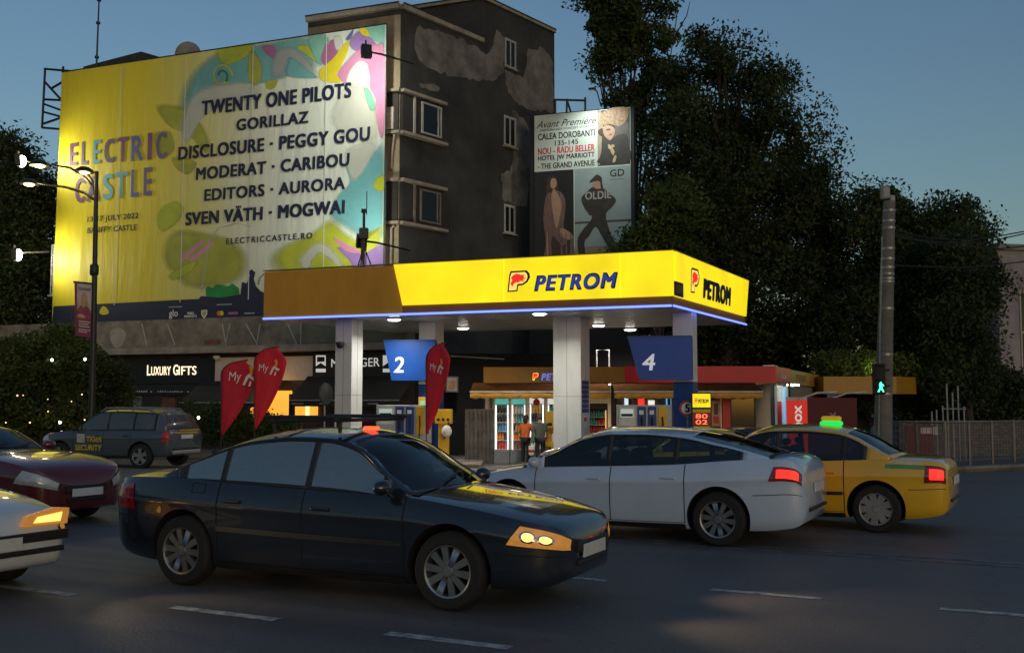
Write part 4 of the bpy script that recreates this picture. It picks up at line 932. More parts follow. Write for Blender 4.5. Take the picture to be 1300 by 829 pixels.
def blob(col, pts, k=5, raw=False):
    lay[0] -= .0003; p = [bb(*q_) for q_ in (pts if raw else smooth_loop(pts, k))]
    p = [(min(x, -.02), z) for x, z in p]
    if raw: mb.sheet(p, lay[0], AK.index(col)); return
    cx = sum(x for x, _ in p)/len(p); cz_ = sum(z for _, z in p)/len(p); n = len(p); st = len(mb.v)
    f0, f1 = (.80, 1.07) if col not in ('white','pink','magenta','yellow') else (.92, 1.03)
    top = .92 if col not in ('cloud','grey') else .75
    for f in (f0, f1):
        for x, z in p: mb.v.append((min(cx+(x-cx)*f, -.02), lay[0], cz_+(z-cz_)*f))
    for i in range(n): FADE[st+i] = top
    mi = NS+AK.index(col)
    mb.f.append(tuple(range(st, st+n))); mb.m.append(mi); mb.sm.append(False)
    for i in range(n): mb.f.append((st+i, st+(i+1) % n, st+n+(i+1) % n, st+n+i)); mb.m.append(mi); mb.sm.append(False)
# upper middle: teal wash with lime spiral and pale strokes
blob('teal', [(228,142),(236,110),(250,88),(270,72),(300,62),(345,54),(392,46),(408,60),(402,84),(372,96),(340,106),(300,108),(262,120),(246,140)])
blob('olive', [(200,135),(240,140),(265,175),(262,195),(240,172),(214,160)]); blob('olive', [(220,200),(250,206),(240,222),(224,214)])
blob('lime', [(274,66),(300,58),(322,56),(318,70),(300,80),(284,84)])
blob('cloud', [(246,120),(268,108),(300,104),(330,110),(330,125),(280,135),(250,160),(236,186),(228,170),(234,140)])
blob('olive', [(318,66),(330,75),(333,100),(322,110),(315,95)])
for k_ in range(3):                                 # ring-like spiral strokes
    pass
ring = []
for i in range(27): a_ = i*.36; r_ = 13.5-i*.36; ring.append((282+r_*math.cos(a_), 97-r_*1.15*math.sin(a_)))
for i in range(len(ring)-1):
    (x0,y0),(x1,y1) = ring[i], ring[i+1]; d = math.hypot(x1-x0,y1-y0); nx, ny = -(y1-y0)/d*1.1, (x1-x0)/d*1.1
    blob('darkgreen' if i > 14 else 'lime', [(x0+nx,y0+ny),(x1+nx,y1+ny),(x1-nx,y1-ny),(x0-nx,y0-ny)], raw=True)
blob('magenta', [(333,60),(346,58),(353,68),(350,76),(340,70)])
blob('grey', [(344,82),(352,64),(372,60),(388,72),(402,90),(398,98),(380,82),(368,74),(362,84),(360,96),(346,98)])
blob('teal', [(366,98),(366,80),(372,74),(392,90),(404,100)]); blob('lime', [(376,60),(390,58),(398,70),(402,80),(390,70)])
blob('mint', [(392,48),(414,44),(420,66),(410,84),(402,80),(396,66)])
blob('olive', [(338,104),(352,102),(350,112),(340,114)])
# right top corner: pinks, purples, yellow strokes
blob('mint', [(462,36),(489,32),(489,62),(478,54),(468,46)], raw=True)
blob('purple', [(444,52),(456,40),(468,46),(478,56),(464,66),(448,64)])
blob('pink', [(428,95),(446,72),(462,58),(480,56),(489,64),(489,160),(484,176),(478,150),(472,128),(462,120),(450,112),(440,108)])
blob('magenta', [(408,74),(414,56),(418,58),(420,52),(426,52),(430,66),(424,80),(414,84),(409,80)])
blob('pale', [(424,48),(432,46),(436,54),(434,64),(427,64)]); blob('blue', [(440,49),(450,37),(446,50),(440,52)]); blob('yellow', [(456,38),(464,36),(470,46),(462,46)])
blob('yellow', [(408,88),(424,74),(438,56),(444,52),(442,66),(434,84),(428,96),(434,104),(428,106),(410,104),(405,96)])
blob('white', [(440,104),(446,88),(456,78),(466,80),(470,98),(470,112),(478,130),(470,150),(458,140),(446,122)])  # white oval: the floodlight's hot spot put into the print colour
blob('cloud', [(440,108),(470,112),(480,150),(476,180),(440,176),(420,150)])
blob('mint', [(462,112),(472,118),(478,138),(470,140)])
# right side, lower
blob('cyan', [(440,206),(470,196),(488,190),(488,290),(478,300),(460,302),(440,290),(420,276),(428,250),(444,232)])
blob('cloud', [(440,190),(478,180),(470,205),(452,230),(442,220)])
blob('lime', [(474,232),(488,222),(488,242),(478,242)])
blob('lime', [(344,330),(360,312),(392,298),(420,280),(440,296),(462,306),(488,286),(488,316),(470,330),(455,344),(430,348),(390,352),(360,350)])
blob('cloud', [(380,330),(396,312),(412,308),(428,322),(438,340),(424,332),(408,320),(396,330),(392,345),(384,342)])
blob('purple', [(428,314),(446,318),(462,322),(474,316),(488,312),(488,348),(456,348),(444,332)]); blob('pink', [(424,302),(444,312),(462,322),(452,322),(438,318)])
# lower left blobs with purple slashes
blob('lime', [(200,276),(208,262),(224,256),(234,264),(228,280),(210,294),(202,290)])
blob('olive', [(208,322),(214,300),(232,292),(262,296),(288,302),(310,318),(314,340),(300,358),(262,366),(236,362),(220,346),(212,338)])
for x, y in ((228,328),(240,330)): blob('pink', [(x,y),(x+30,y-24),(x+33,y-21),(x+5,y+3)], raw=True)
blob('lime', [(216,348),(250,330),(246,342),(222,356)])
blob('olive', [(196,172),(216,168),(222,190),(206,200)])
# long faint curve and castle doodle
arc = [(256,372),(262,335),(266,306),(278,290),(300,284),(320,288)]
for i in range(len(arc)-1):
    (x0,y0),(x1,y1) = arc[i], arc[i+1]; blob('grey', [(x0-.6,y0),(x1-.6,y1-.6),(x1+.6,y1+.6),(x0+.6,y0)], raw=True)
# skyline at the foot: navy band, green wood, dark castle, wheel
L0, L1 = bb(67,389), bb(480,368)
lay[0] -= .002; mb.sheet([(BL_[0]+.02,BL_[1]+.02),(BR_[0]-.02,BR_[1]+.02),(BR_[0]-.02,L1[1]),(BL_[0]+.1,L0[1])], lay[0], AK.index('navy'))
blob('green', [(263,380),(262,366),(266,363),(270,366),(276,361),(284,362),(290,364),(296,360),(304,366),(306,380)], raw=True)
blob('navy', [(250,384),(256,376),(280,378),(306,374),(308,358),(314,360),(318,350),(316,346),(320,342),(325,346),(323,354),(326,364),(332,370),(346,376),(346,392),(250,394)], raw=True)
for i in range(14):
    a_ = i*math.pi/13; x, y = 342-13*math.cos(a_), 360-13*math.sin(a_); blob('navy', [(x-.9,y-.9),(x+.9,y-.9),(x+.9,y+.9),(x-.9,y+.9)], raw=True)
blob('yellow', [(127,397),(130,390),(134,389),(138,393),(139,398),(132,400)])
for x0, x1, y in ((215,232,389.5),(276,295,386.5)): blob('grey', [(x0,y),(x1,y-.6),(x1,y+.6),(x0,y+1.1)], raw=True)
blob('white', [(256.5,394),(264,393.5),(264,399),(260,405),(256.5,400)], raw=True); blob('olive', [(257.5,395),(263,394.5),(263,398.5),(260,403),(257.5,399.5)], raw=True)
blob('orange', smooth_loop([(276,398),(279,394.5),(282,398),(279,401.5)]), raw=True); blob('yellow', smooth_loop([(280,398),(282.5,394.5),(285,398),(282.5,401)]), raw=True)
blob('magenta', [(291,396.5),(303,396),(303,399),(291,399.5)], raw=True); blob('grey', [(311,397.2),(324,396.8),(324,398.4),(311,398.8)], raw=True)
aw = mb.build('artwork', ACL, ban, 0, False)
at_ = aw.data.attributes.new('fade', 'FLOAT', 'POINT')
for i, f in FADE.items(): at_.data[i].value = f
# vertical welds of the cloth
mb = MB()
for pt_, pb_ in ((155,152),(237,232),(322,318),(415,411)):
    a = bb(pt_, 80)[0]; mb.box(a-.02,a+.02,lay[0]-.003,lay[0]-.001,BL_[1]+.8,TL[1]-.1)
mb.build('seam', AC['pale'], ban, 0, False)
lt = lay[0]-.004
def line(st, x0, yb0, x1, yt1, yt0=None, bold=.02, mi=0, M_=None, shear=.03, name='lettering', spacing=1.0):
    a = bb(x0, yb0); b = bb(x1, yt1)
    m_ = MB(); m_.text(st, a[0], b[0], a[1], b[1], lt, 0, bold, shear, spacing); return m_.build(name, M_ or AC['ink'], ban, 0, False)
line('TWENTY ONE PILOTS', 257,147.5, 447,105, bold=.044)
line('GORILLAZ', 301,167, 393,141.5, bold=.044)
line('DISCLOSURE · PEGGY GOU', 227,204, 471,161, bold=.044)
line('MODERAT · CARIBOU', 249.5,229.5, 445,194.5, bold=.044)
line('EDITORS · AURORA', 260,256, 439,225, bold=.044)
a = line('SVEN VÄTH · MOGWAI', 236,287, 439,250.5, bold=.044)
line('ELECTRICCASTLE.RO', 288,310.5, 397.5,295.5, bold=.03, spacing=1.25)
line('13-17 JULY 2022', 112,284.5, 177,270.5, bold=.02); line('BANFFY CASTLE', 112,297, 175,285, bold=.02)
mm = [AC['plum'], AC['slate'], AC['teal'], AC['slate'], AC['plum'], AC['blue'], AC['plum'], AC['slate']]
for i, (ch, x0, x1) in enumerate((('E',89,100),('L',104.5,113),('E',119,129.5),('C',133,147.5),('T',149.5,165),('R',167.5,183.5),('I',188,194.5),('C',199,213))):
    k_ = (x0-89)/110; line(ch, x0, 211-8*k_, x1, 182-14.5*k_, bold=.022, M_=mm[i], shear=.0)
mm = [AC['plum'], AC['slate'], AC['cyan'], AC['teal'], AC['blue'], AC['slate']]
for i, (ch, x0, x1) in enumerate((('C',96,109.5),('A',111,128),('S',131.5,145),('T',146.5,163.5),('L',167,178.5),('E',183,195))):
    k_ = (x0-96)/87; line(ch, x0, 258-9*k_, x1, 226-13.5*k_, bold=.022, M_=mm[i], shear=.0)
m_ = MB(); a = bb(215.5,405); b = bb(227,393); m_.text('glo', a[0], b[0], a[1], b[1], lt, 0, .01)
a = bb(235,403.5); b = bb(251,396); hh = (b[1]-a[1]); m_.text('WORLD', a[0]+.15, b[0]-.15, a[1]+hh*.55, b[1], lt, 0, .03); m_.text('MARKETS', a[0], b[0], a[1], a[1]+hh*.45, lt, 0, .03)
m_.build('sponsor_marks', AC['white'], ban, 0, False)
# edge rope and frame behind
m_ = MB(); m_.path([(TL[0],-.02,TL[1]),(TR[0],-.02,TR[1])], .03, 6); m_.path([(TR[0]+.02,-.02,TR[1]),(BR_[0]+.02,-.02,BR_[1])], .03, 6); m_.path([(BL_[0],-.02,BL_[1]),(BR_[0],-.02,BR_[1])], .03, 6); m_.build('edge_rope', DARKM, ban)
# steel scaffold at the left end
t = fthing('steel_scaffold', 'dark steel lattice bracket sticking out beyond the top left of the yellow banner', 'scaffold', BB, 0)
S = lambda px, py: (bb(px,py)[0], .35, bb(px,py)[1])
mb = MB()
for a, b in (((50,84),(46,160)),((73,82),(70,162)),((49,85),(108,90)),((46,160),(70,162)),((50,102),(71,125)),((49,124),(71,125)),((49,130),(71,138)),((48,140),(70,146)),((48,155),(71,147)),((58,110),(92,90)),((73,82),(73,110))): mb.tube(S(*a), S(*b), .055, n=6)
mb.build('lattice', DARKM, t)
# ------------------------------------------------------------------ floodlights for the banner
FL = E('floodlight_lens', (1.0,1.0,.86), 26)
def flood(px, py, off, base, label, face, energy, tgt):
    """lamp in front of the banner on an arm from BASE; OFF metres in front"""
    x, z = BB.hit(px, py, -off); bx, bz_ = BB.hit(base[0], base[1], base[2])
    o = BB.w(x, -off, z); t = thing('floodlight', label, 'floodlight', o, BB.a, 'floodlights aimed at the banner')
    d = (Vector((tgt[0]-x, off*1.0, tgt[1]-z))).normalized(); d0 = d*(.16 if face else .42)
    qd = d.to_track_quat('Y', 'Z').to_matrix().to_4x4()
    mb = MB(); mb.rbox(-.2,.2,-.14,.10,-.26,.26,.03); mb.xf(qd); mb.build('housing', DARKM, t)
    if face: mb = MB(); mb.rbox(-.16,.16,.095,.115,-.22,.22,.008); mb.xf(qd); mb.build('lens', FL, t)
    else: mb = MB(); mb.ball((.06,.12,-.02),.19,.17,.27); mb.build('lens', FL, t)
    mb = MB(); mb.path([(0,-.05,.0),((bx-x)*.3,(base[2]+off)*.3,(bz_-z)*.3+.05),(bx-x,base[2]+off,bz_-z)], .04, 8); mb.tube((0,-.05,-.3),(0,-.05,.42),.035); mb.build('arm', DARKM if face else M('pale_arm',(.5,.5,.48),.5), t)
    if energy: lamp('SPOT', 'flood_lamp', d0, energy, (1.0,.97,.78), t, d*3, spot_size=R(140), spot_blend=.9, shadow_soft_size=.14)
    return t
flood(465,66, 2.6, (524,81,.7), 'dark floodlight on a long arm at the top right corner of the banner', True, 700, bb(440,120))
flood(459,306, 2.6, (520,318,.7), 'dark floodlight on an arm at the lower right edge of the banner', True, 480, bb(440,270))
flood(24,204, 1.5, (66,215,.5), 'upper glaring floodlight on a bracket left of the banner, above the street lamp heads', False, 330, bb(105,200))
flood(19,323, 1.5, (62,320,.5), 'lower glaring floodlight on a white bracket left of the banner', False, 330, bb(98,325))
t = fthing('meter_cabinet', 'narrow white cage on the edge of the flats under the lower left floodlight', 'cabinet', BB, 0)
a = bb(60,374); b = bb(70,310); mb = MB()
for i in range(4): mb.tube((a[0]+(b[0]-a[0])*i/3,.2,a[1]),(a[0]+(b[0]-a[0])*i/3,.2,b[1]),.035,n=6)
for i in range(6): z = a[1]+(b[1]-a[1])*i/5; mb.tube((a[0],.2,z),(b[0],.2,z),.03,n=6)
mb.box(a[0]-.1,b[0]+.1,.1,.4,a[1]-.08,a[1]); mb.box(a[0],b[0],.3,.4,a[1],b[1]); mb.build('cage', FRMW, t)

# ================================================================== fashion poster hoarding
PB = Frame(1.0, 46.6, R(-18.0))
def pb(px, py, y=0): return PB.hit(px, py, y)
hb = fthing('fashion_hoarding', 'tall hoarding with shop addresses above two pictures of posing women', 'billboard', PB, 0)
pl = [pb(678.5,149), pb(800,135), pb(800,322), pb(678.5,340)]
x0, x1 = pl[0][0], pl[1][0]; zt_ = (pl[0][1]+pl[1][1])/2; zb_ = pb(740,345)[1]
PW = M('poster_white',(.55,.62,.57),.5,0,.05,1); PBK = M('poster_black',(.010,.009,.010),.5,0,.2,2); PT = M('poster_sea',(.27,.35,.36),.5,0,.12,.5); PS = M('poster_sand',(.27,.23,.16),.55,0,.25,1.2)
mb = MB(); mb.box(x0-.25,x1+.15,.03,.5,zb_-4,zt_+.05); mb.build('frame', BLACK, hb)
def pz(py): return pb(740, py)[1]
xm = pb(758,180)[0]; xc = pb(729.5,270)[0]; zc = pb(758,213)[1]; 
mb = MB(); mb.box(x0,x1,0,.028,zc,zt_); mb.build('text_panel', PW, hb)
mb = MB(); mb.box(x0,xc-.04,0,.028,zb_,zc-.004); mb.build('dark_picture', PBK, hb)
zh = pb(770,281)[1]
mb = MB(); mb.box(xc,x1,0,.028,zh,zc-.004,0); mb.box(xc,x1,0,.028,pb(770,312)[1],zh-.002,0); mb.box(xc,x1,0,.028,zb_,pb(770,312)[1]-.002,1); mb.box(xc,x1,-.003,-.0005,zh-.05,zh+.04,2); mb.build('beach_picture', [PT, PS, M('poster_sea_dark',(.05,.06,.06),.5)], hb)
mb = MB(); mb.box(xc-.04,xc,-.006,.02,zb_,zc-.004); mb.build('divider', PW, hb)
# photograph at the top right: a hatted figure in dark clothes
HATS = [M('poster_straw',(.30,.20,.11),.6,0,.45,9), M('poster_dark_cloth',(.035,.032,.03),.6,0,.3,3), M('poster_skin',(.40,.24,.16),.6,0,.12,4), M('poster_gold',(.45,.34,.20),.5), M('poster_hair',(.05,.03,.02),.6,0,.3,6), M('poster_robe',(.17,.105,.09),.6,0,.35,5,stretch=(3,1,.5)), M('poster_jacket_white',(.42,.42,.42),.6), M('poster_beige',(.30,.25,.18),.6), M('poster_grey_brown',(.10,.09,.085),.6,0,.3,2), M('poster_hat_flower',(.34,.20,.12),.6,0,.4,9)]
def pp(m_, pts, y, mi, k=4): m_.sheet([pb(*q_) for q_ in smooth_loop(pts, k)], y, mi)
mb = MB(); a = pb(759,208)[0]; mb.sheet([(a,zc+.06),(x1-.02,zc+.06),(x1-.02,zt_-.03),(a,zt_-.03)], -.004, 1)
pp(mb, [(759.1,145.2),(764.1,143.9),(765.5,159.8),(764.1,177.1),(762.8,204.9),(759.1,204.9)], -.006, 7)
pp(mb, [(781.4,159.8),(796.0,154.5),(798.4,173.1),(797.3,194.3),(782.7,186.4)], -.008, 8)
pp(mb, [(764.9,178.4),(770.1,180.4),(777.4,177.1),(784.0,171.8),(794.0,170.4),(797.6,178.4),(798.1,206.9),(760.2,207.3),(761.7,199.6),(764.4,189.0)], -.010, 1)
pp(mb, [(762.8,146.5),(768.1,141.2),(776.1,137.5),(788.0,136.2),(797.0,137.5),(797.6,146.5),(794.0,154.8),(788.0,159.8),(780.7,159.8),(774.8,157.8),(766.8,159.8),(762.8,156.5)], -.012, 0)
pp(mb, [(769.5,145.2),(773.4,142.1),(777.3,146.0),(774.2,148.0)], -.0135, 9)
pp(mb, [(779.9,142.6),(784.0,139.3),(788.2,143.4),(784.8,145.5)], -.0135, 9)
pp(mb, [(788.7,145.2),(792.0,142.6),(795.3,146.0),(792.8,147.6)], -.0135, 9)
pp(mb, [(776.7,151.2),(780.1,148.6),(783.4,152.0),(780.9,153.6)], -.0135, 9)
pp(mb, [(786.6,151.9),(789.3,149.7),(792.1,152.6),(790.1,153.8)], -.0135, 9)
pp(mb, [(765.3,151.2),(768.1,149.0),(770.9,152.0),(768.9,153.2)], -.0135, 9)
pp(mb, [(764.9,163.8),(768.8,159.8),(776.1,160.5),(780.6,165.1),(779.4,172.4),(774.8,178.4),(770.1,175.7),(766.8,171.1)], -.012, 2)
pp(mb, [(759.6,166.4),(764.4,163.1),(765.7,167.8),(764.4,173.7),(760.4,171.1)], -.015, 4)
pp(mb, [(770.1,164.5),(774.8,163.8),(775.0,165.4),(770.2,166.1)], -.015, 4)
pp(mb, [(772.8,171.1),(776.1,170.2),(777.1,171.5),(774.0,172.6)], -.015, 5)
pp(mb, [(772.4,183.4),(775.4,185.0),(778.5,183.4),(780.6,186.4),(777.7,187.9),(780.1,192.3),(779.0,197.6),(776.1,194.3),(774.5,190.3),(772.4,188.3)], -.016, 3)
pp(mb, [(780.1,198.0),(782.7,198.6),(781.1,205.6),(777.9,206.0)], -.016, 3)
mb.build('hat_picture', HATS, hb, 0, False)
# woman in a long robe
mb = MB()
pp(mb, [(694,232),(699,224),(706,226),(709,238),(706,250),(700,256),(694,250)], -.006, 4)
pp(mb, [(693,250),(702,244),(712,244),(718,258),(716,290),(726,300),(730,322),(732,345),(690,345),(693,310),(690,280)], -.008, 5)
pp(mb, [(700,228),(705,227),(707,234),(703,240),(699,237)], -.012, 2); pp(mb, [(703,240),(709,248),(713,260),(710,280),(706,290),(702,270),(700,252)], -.012, 2)
pp(mb, [(712,290),(722,294),(728,302),(720,304),(712,298)], -.014, 2); pp(mb, [(702,300),(714,312),(724,304),(722,325),(708,330),(700,320)], -.012, 4)
for x in (694,698,712,718,724): pp(mb, [(x,300),(x+1.5,300),(x+3,345),(x+.8,345)], -.016, 2 if x == 694 else 5)
mb.build('robed_woman_picture', HATS, hb, 0, False)
# woman in cap and cropped jacket, back view, legs wide
mb = MB()
pp(mb, [(754,270),(768,270),(770,280),(776,298),(784,314),(782,330),(774,318),(764,300),(756,288),(748,300),(742,308),(744,330),(737,332),(733,306),(740,292),(750,280)], -.006, 1)
pp(mb, [(738,252),(746,243),(754,237),(764,238),(774,246),(782,254),(778,262),(770,270),(768,274),(750,274),(746,270),(742,264)], -.008, 1)
pp(mb, [(752,232),(758,229),(763,232),(763,239),(757,240),(753,237)], -.010, 2); pp(mb, [(748,232),(753,226),(758,222),(764,226),(764,234),(760,230),(753,231)], -.013, 1); pp(mb, [(762,232),(765,234),(766,242),(764,243)], -.014, 4)
a = pb(743,254); b = pb(776,242); mb.text('OLDIE', a[0], b[0], a[1], b[1], -.016, 6, .02)
mb.build('capped_woman_picture', HATS, hb, 0, False)
PTX = M('poster_ink',(.012,.012,.014),.5,0,0); PRD = M('poster_red',(.52,.02,.03),.5,0,0)
def ptx(st, xa, yb_, xb, yt_, mat=PTX, bold=.02, shear=0, y=-.008):
    a = pb(xa, yb_); b = pb(xb, yt_); m_ = MB(); m_.text(st, a[0], b[0], a[1], b[1], y, 0, bold, shear); return m_.build('lettering', mat, hb, 0, False)
ptx('Avant Première', 681,163.5, 757,148, bold=.0, shear=.45)
ptx('FASHION LADY CONCEPT STORE', 686,167.5, 748,159.5, bold=-.005)
ptx('CALEA DOROBANTI', 683,178.5, 755.5,164.5); ptx('135-145', 704.5,185.5, 734,176.5)
ptx('NOU - RADU BELLER', 683,197, 755,183, PRD); ptx('HOTEL JW MARRIOTT', 683,206.5, 755,193); ptx('- THE GRAND AVENUE', 683,215.5, 755,203)
ptx('GD', 774.5,224.5, 792.5,214.5, bold=.01); m_ = MB(); a = pb(774,228.5); b = pb(793,227); m_.box(a[0],b[0],-.007,-.004,a[1],b[1]); m_.build('small_print', PTX, hb)
# railing on the hoarding, and an unseen lamp added for its bright top
t = fthing('roof_railing', 'dark pipe railing above the top left corner of the fashion hoarding', 'railing', PB, 0)
mb = MB(); Q = lambda px, py: (pb(px,py,.8)[0], .8, pb(px,py,.8)[1])
for a, b in (((705,126),(705,150)),((720,126),(719,150)),((743,124),(743,146)),((703,127),(744,128)),((720,128),(727,150))): mb.tube(Q(*a), Q(*b), .05, n=6)
mb.build('pipes', DARKM, t)
x, z = pb(752,138,-1.6)
o_ = PB.w(x, -1.6, zt_+.5); t = thing('added_poster_lamp', 'unseen lamp on an arm, added over the top edge of the fashion hoarding', 'lamp', o_, PB.a)
mb = MB(); mb.rbox(-.16,.16,-.07,.07,-.05,.05,.02); mb.path([(0,.05,.02),(0,.9,.16),(0,1.7,-.3)], .03, 6); mb.build('arm', DARKM, t)
lamp('SPOT','added_poster_spot',(0,.02,-.08),620,(.92,1.0,.93),t,(0,1.5,-2.4),spot_size=R(130),spot_blend=1.0,shadow_soft_size=.1)
# ================================================================== vegetation
def leafmat(name, lo, hi):
    m = bpy.data.materials.new(name); m.use_nodes = True; t = m.node_tree; b = t.nodes['Principled BSDF']; L = t.links.new
    tc = t.nodes.new('ShaderNodeTexCoord'); n = t.nodes.new('ShaderNodeTexNoise'); n.inputs['Scale'].default_value = .55; n.inputs['Detail'].default_value = 5
    L(tc.outputs['Object'], n.inputs['Vector']); rp = t.nodes.new('ShaderNodeValToRGB'); rp.color_ramp.elements[0].position = .35; rp.color_ramp.elements[1].position = .68
    rp.color_ramp.elements[0].color = (*lo,1); rp.color_ramp.elements[1].color = (*hi,1); L(n.outputs[0], rp.inputs[0]); L(rp.outputs[0], b.inputs['Base Color'])
    b.inputs['Roughness'].default_value = .6; b.inputs['Specular IOR Level'].default_value = .3
    tr = t.nodes.new('ShaderNodeBsdfTranslucent'); L(rp.outputs[0], tr.inputs['Color']); mx = t.nodes.new('ShaderNodeMixShader'); mx.inputs[0].default_value = .3
    L(b.outputs[0], mx.inputs[1]); L(tr.outputs[0], mx.inputs[2]); L(mx.outputs[0], t.nodes['Material Output'].inputs[0])
    return m
LEAF = leafmat('dark_leaf', (.020,.034,.011), (.075,.105,.032)); LEAF2 = leafmat('mid_leaf', (.030,.052,.013), (.095,.135,.032)); LEAF3 = leafmat('light_leaf', (.05,.085,.015), (.13,.165,.035))
BARK = M('bark', (.045,.035,.026), .9, 0, .4, 6, .8, 30)
def foliage(ells, ncl, nlf, size, cr, seed, org, gap=.0):
    rg = np.random.default_rng(seed); cs = []; rs = []
    vol = np.array([e[1][0]*e[1][1]*e[1][2] for e in ells])**.75; pr = vol/vol.sum()
    for k in range(ncl):
        e = ells[rg.choice(len(ells), p=pr)]; d = rg.normal(size=3); d /= np.linalg.norm(d)
        r = rg.uniform(.30, 1.0)**.45; cs.append(np.array(e[0]) + d*r*np.array(e[1])*rg.uniform(.88,1.10)); rs.append(cr*rg.uniform(.5,1.4))
    cs = np.array(cs); rs = np.array(rs)
    N = ncl*nlf; ci = np.repeat(np.arange(ncl), nlf)
    d = rg.normal(size=(N,3)); d /= np.linalg.norm(d, axis=1)[:,None]; rad = rg.uniform(0,1,N)**.42
    c = cs[ci] + d*(rs[ci]*rad)[:,None]*np.array([1,1,.72]); c -= np.array(org)
    a = rg.normal(size=(N,3)); a[:,2] -= .35; a /= np.linalg.norm(a, axis=1)[:,None]
    b = np.cross(a, rg.normal(size=(N,3))); b /= np.linalg.norm(b, axis=1)[:,None]
    s = size*rg.uniform(.55,1.25,N)[:,None]; a *= s; b *= s*.48
    v = np.stack([c-a, c+b-.1*a, c+a, c-b-.1*a], 1).reshape(-1,3)
    me = bpy.data.meshes.new('crown'); me.vertices.add(4*N); me.vertices.foreach_set('co', v.ravel())
    me.loops.add(4*N); me.loops.foreach_set('vertex_index', np.arange(4*N)); me.polygons.add(N); me.polygons.foreach_set('loop_start', np.arange(0,4*N,4)); me.polygons.foreach_set('loop_total', np.full(N,4))
    me.update(calc_edges=True); return me, cs
def tree(name, label, cat, base_px, Y, ells, ncl, nlf, size, cr, seed, mat, group=None, trunk_r=.3, bare=()):
    X = (base_px-650)/FPX*Y; org = Vector((X, Y, gz_n(30))); t = thing(name, label, cat, org, 0, group); E_ = []
    for (px, py, rx, ry, *dy) in ells:
        yy = Y+(dy[0] if dy else 0); p = at(px, py, yy); k = yy/FPX; E_.append((tuple(p), (rx*k, (rx+ry)/2*k*.85, ry*k)))
    me, cs = foreach = foliage(E_, ncl, nlf, size, cr, seed, org); me.materials.append(mat); link('crown', me, t)
    rnd = random.Random(seed); mb = MB()
    if trunk_r:
        top = max(e[0][2] for e in E_)-org.z; tp = [(0,0,-.3)]
        for i in range(1, 6): f = i/5; tp.append((rnd.uniform(-.15,.15)*i, rnd.uniform(-.15,.15)*i, top*.75*f))
        mb.path(tp, [trunk_r*(1-.75*i/5) for i in range(6)], 9)
        for e in E_:
            for _ in range(3):
                q_ = rnd.choice(tp[2:5]); d = Vector(e[0])-org; d += Vector([rnd.uniform(-.6,.6)*r for r in e[1]]); q_ = Vector(q_); mid = q_.lerp(d, .5)+Vector((rnd.uniform(-.3,.3),rnd.uniform(-.3,.3),.3))
                mb.path([q_, mid, d], [trunk_r*.33, trunk_r*.2, trunk_r*.05], 6)
        for pts in bare:
            pp_ = [at(px,py,Y)-org for px,py in pts]; mb.path(pp_, [.05]+[.03]*(len(pp_)-2)+[.012], 5)
        mb.build('trunk', BARK, t)
    return t
bare = [((846,130),(850,80),(858,30),(862,-5)),((850,80),(842,40),(846,12)),((855,50),(872,20),(876,2)),((858,60),(868,44),(871,36)),((852,95),(866,70),(872,58)),((848,60),(838,30))]
tree('tall_tree','tall loose tree with bare twigs behind the fashion hoarding, reaching out of the frame top','tree',800,56,[(785,40,42,48),(760,50,30,34),(822,-18,55,42),(768,0,36,30),(800,98,44,40),(790,-45,50,30),(770,85,22,26),(835,60,26,40),(845,110,30,40),(815,40,34,46),(800,160,50,40)],178,161,0.136,.9,11,LEAF2,'trees behind the station',.3,bare)
tree('broad_tree','broad dark tree with dense rounded crown behind the right half of the station roof','tree',920,52,[(905,105,62,66),(955,140,60,62),(985,190,62,70),(1018,240,46,62),(890,200,70,90),(935,250,110,90),(1010,310,58,66),(880,300,70,80),(960,370,110,80),(850,260,45,70),(1030,370,50,70),(905,52,28,18),(985,112,30,16),(950,80,22,14),(1040,265,24,50)],376,323,0.126,1.35,23,LEAF,'trees behind the station',.55)
tree('rounded_tree','rounded dark tree behind the concrete pole','tree',1165,50,[(1100,272,46,34),(1145,280,55,40),(1190,300,52,48),(1100,340,60,66),(1165,350,70,60),(1222,318,26,38),(1090,420,62,70),(1160,430,70,66),(1228,355,36,44)],316,260,0.126,1.15,31,LEAF,'trees behind the station',.4)
tree('leaning_tree','smaller dark tree at the right in front of the purple grey house','tree',1225,46,[(1222,330,28,36),(1238,372,22,38),(1215,410,42,50),(1236,440,24,36),(1205,470,46,36),(1250,336,10,12)],147,218,0.114,1.0,37,LEAF,'trees behind the station',.25)
tree('corner_tree','dark tree at the left edge behind the street lamp heads','tree',14,50,[(8,205,34,30),(42,262,30,46),(-10,290,60,80),(36,330,36,60),(10,400,60,50),(58,235,14,20),(0,180,14,14)],255,237,0.118,1.1,41,LEAF,None,.3)
tree('small_tree','small tree whose leaves cover the lower right corner of the fashion hoarding','tree',835,43,[(815,306,24,16),(840,290,26,24),(850,330,40,22),(795,318,20,10),(860,262,30,40)],110,100,0.124,.75,47,LEAF2,None,.14)
tree('large_shrub','large leafy shrub left of the lamp post in front of the shops','shrub',55,36.5,[(62,470,54,48),(20,480,46,54),(100,470,26,44),(40,520,60,34),(88,440,28,22),(0,520,50,40),(105,515,22,34)],330,150,0.081,.5,53,LEAF2,None,.12)
tree('lit_shrub','pale green lit shrub above the amber car wash roof','shrub',1095,46,[(1105,462,24,12),(1075,470,22,9),(1140,464,20,12),(1055,462,16,12)],70,100,0.105,.6,59,LEAF3,None,.08)
lamp('POINT','garden_glow',at(1110,468,45.2),22,(.85,1.0,.45),None,None,shadow_soft_size=.2)
tree('shop_hedge','low hedge between the parked security car and the feather flags','hedge',275,36,[(250,535,26,26),(285,538,30,24),(320,540,30,20),(240,548,24,20),(350,548,30,16)],150,125,0.056,.4,61,LEAF2,None,.05)
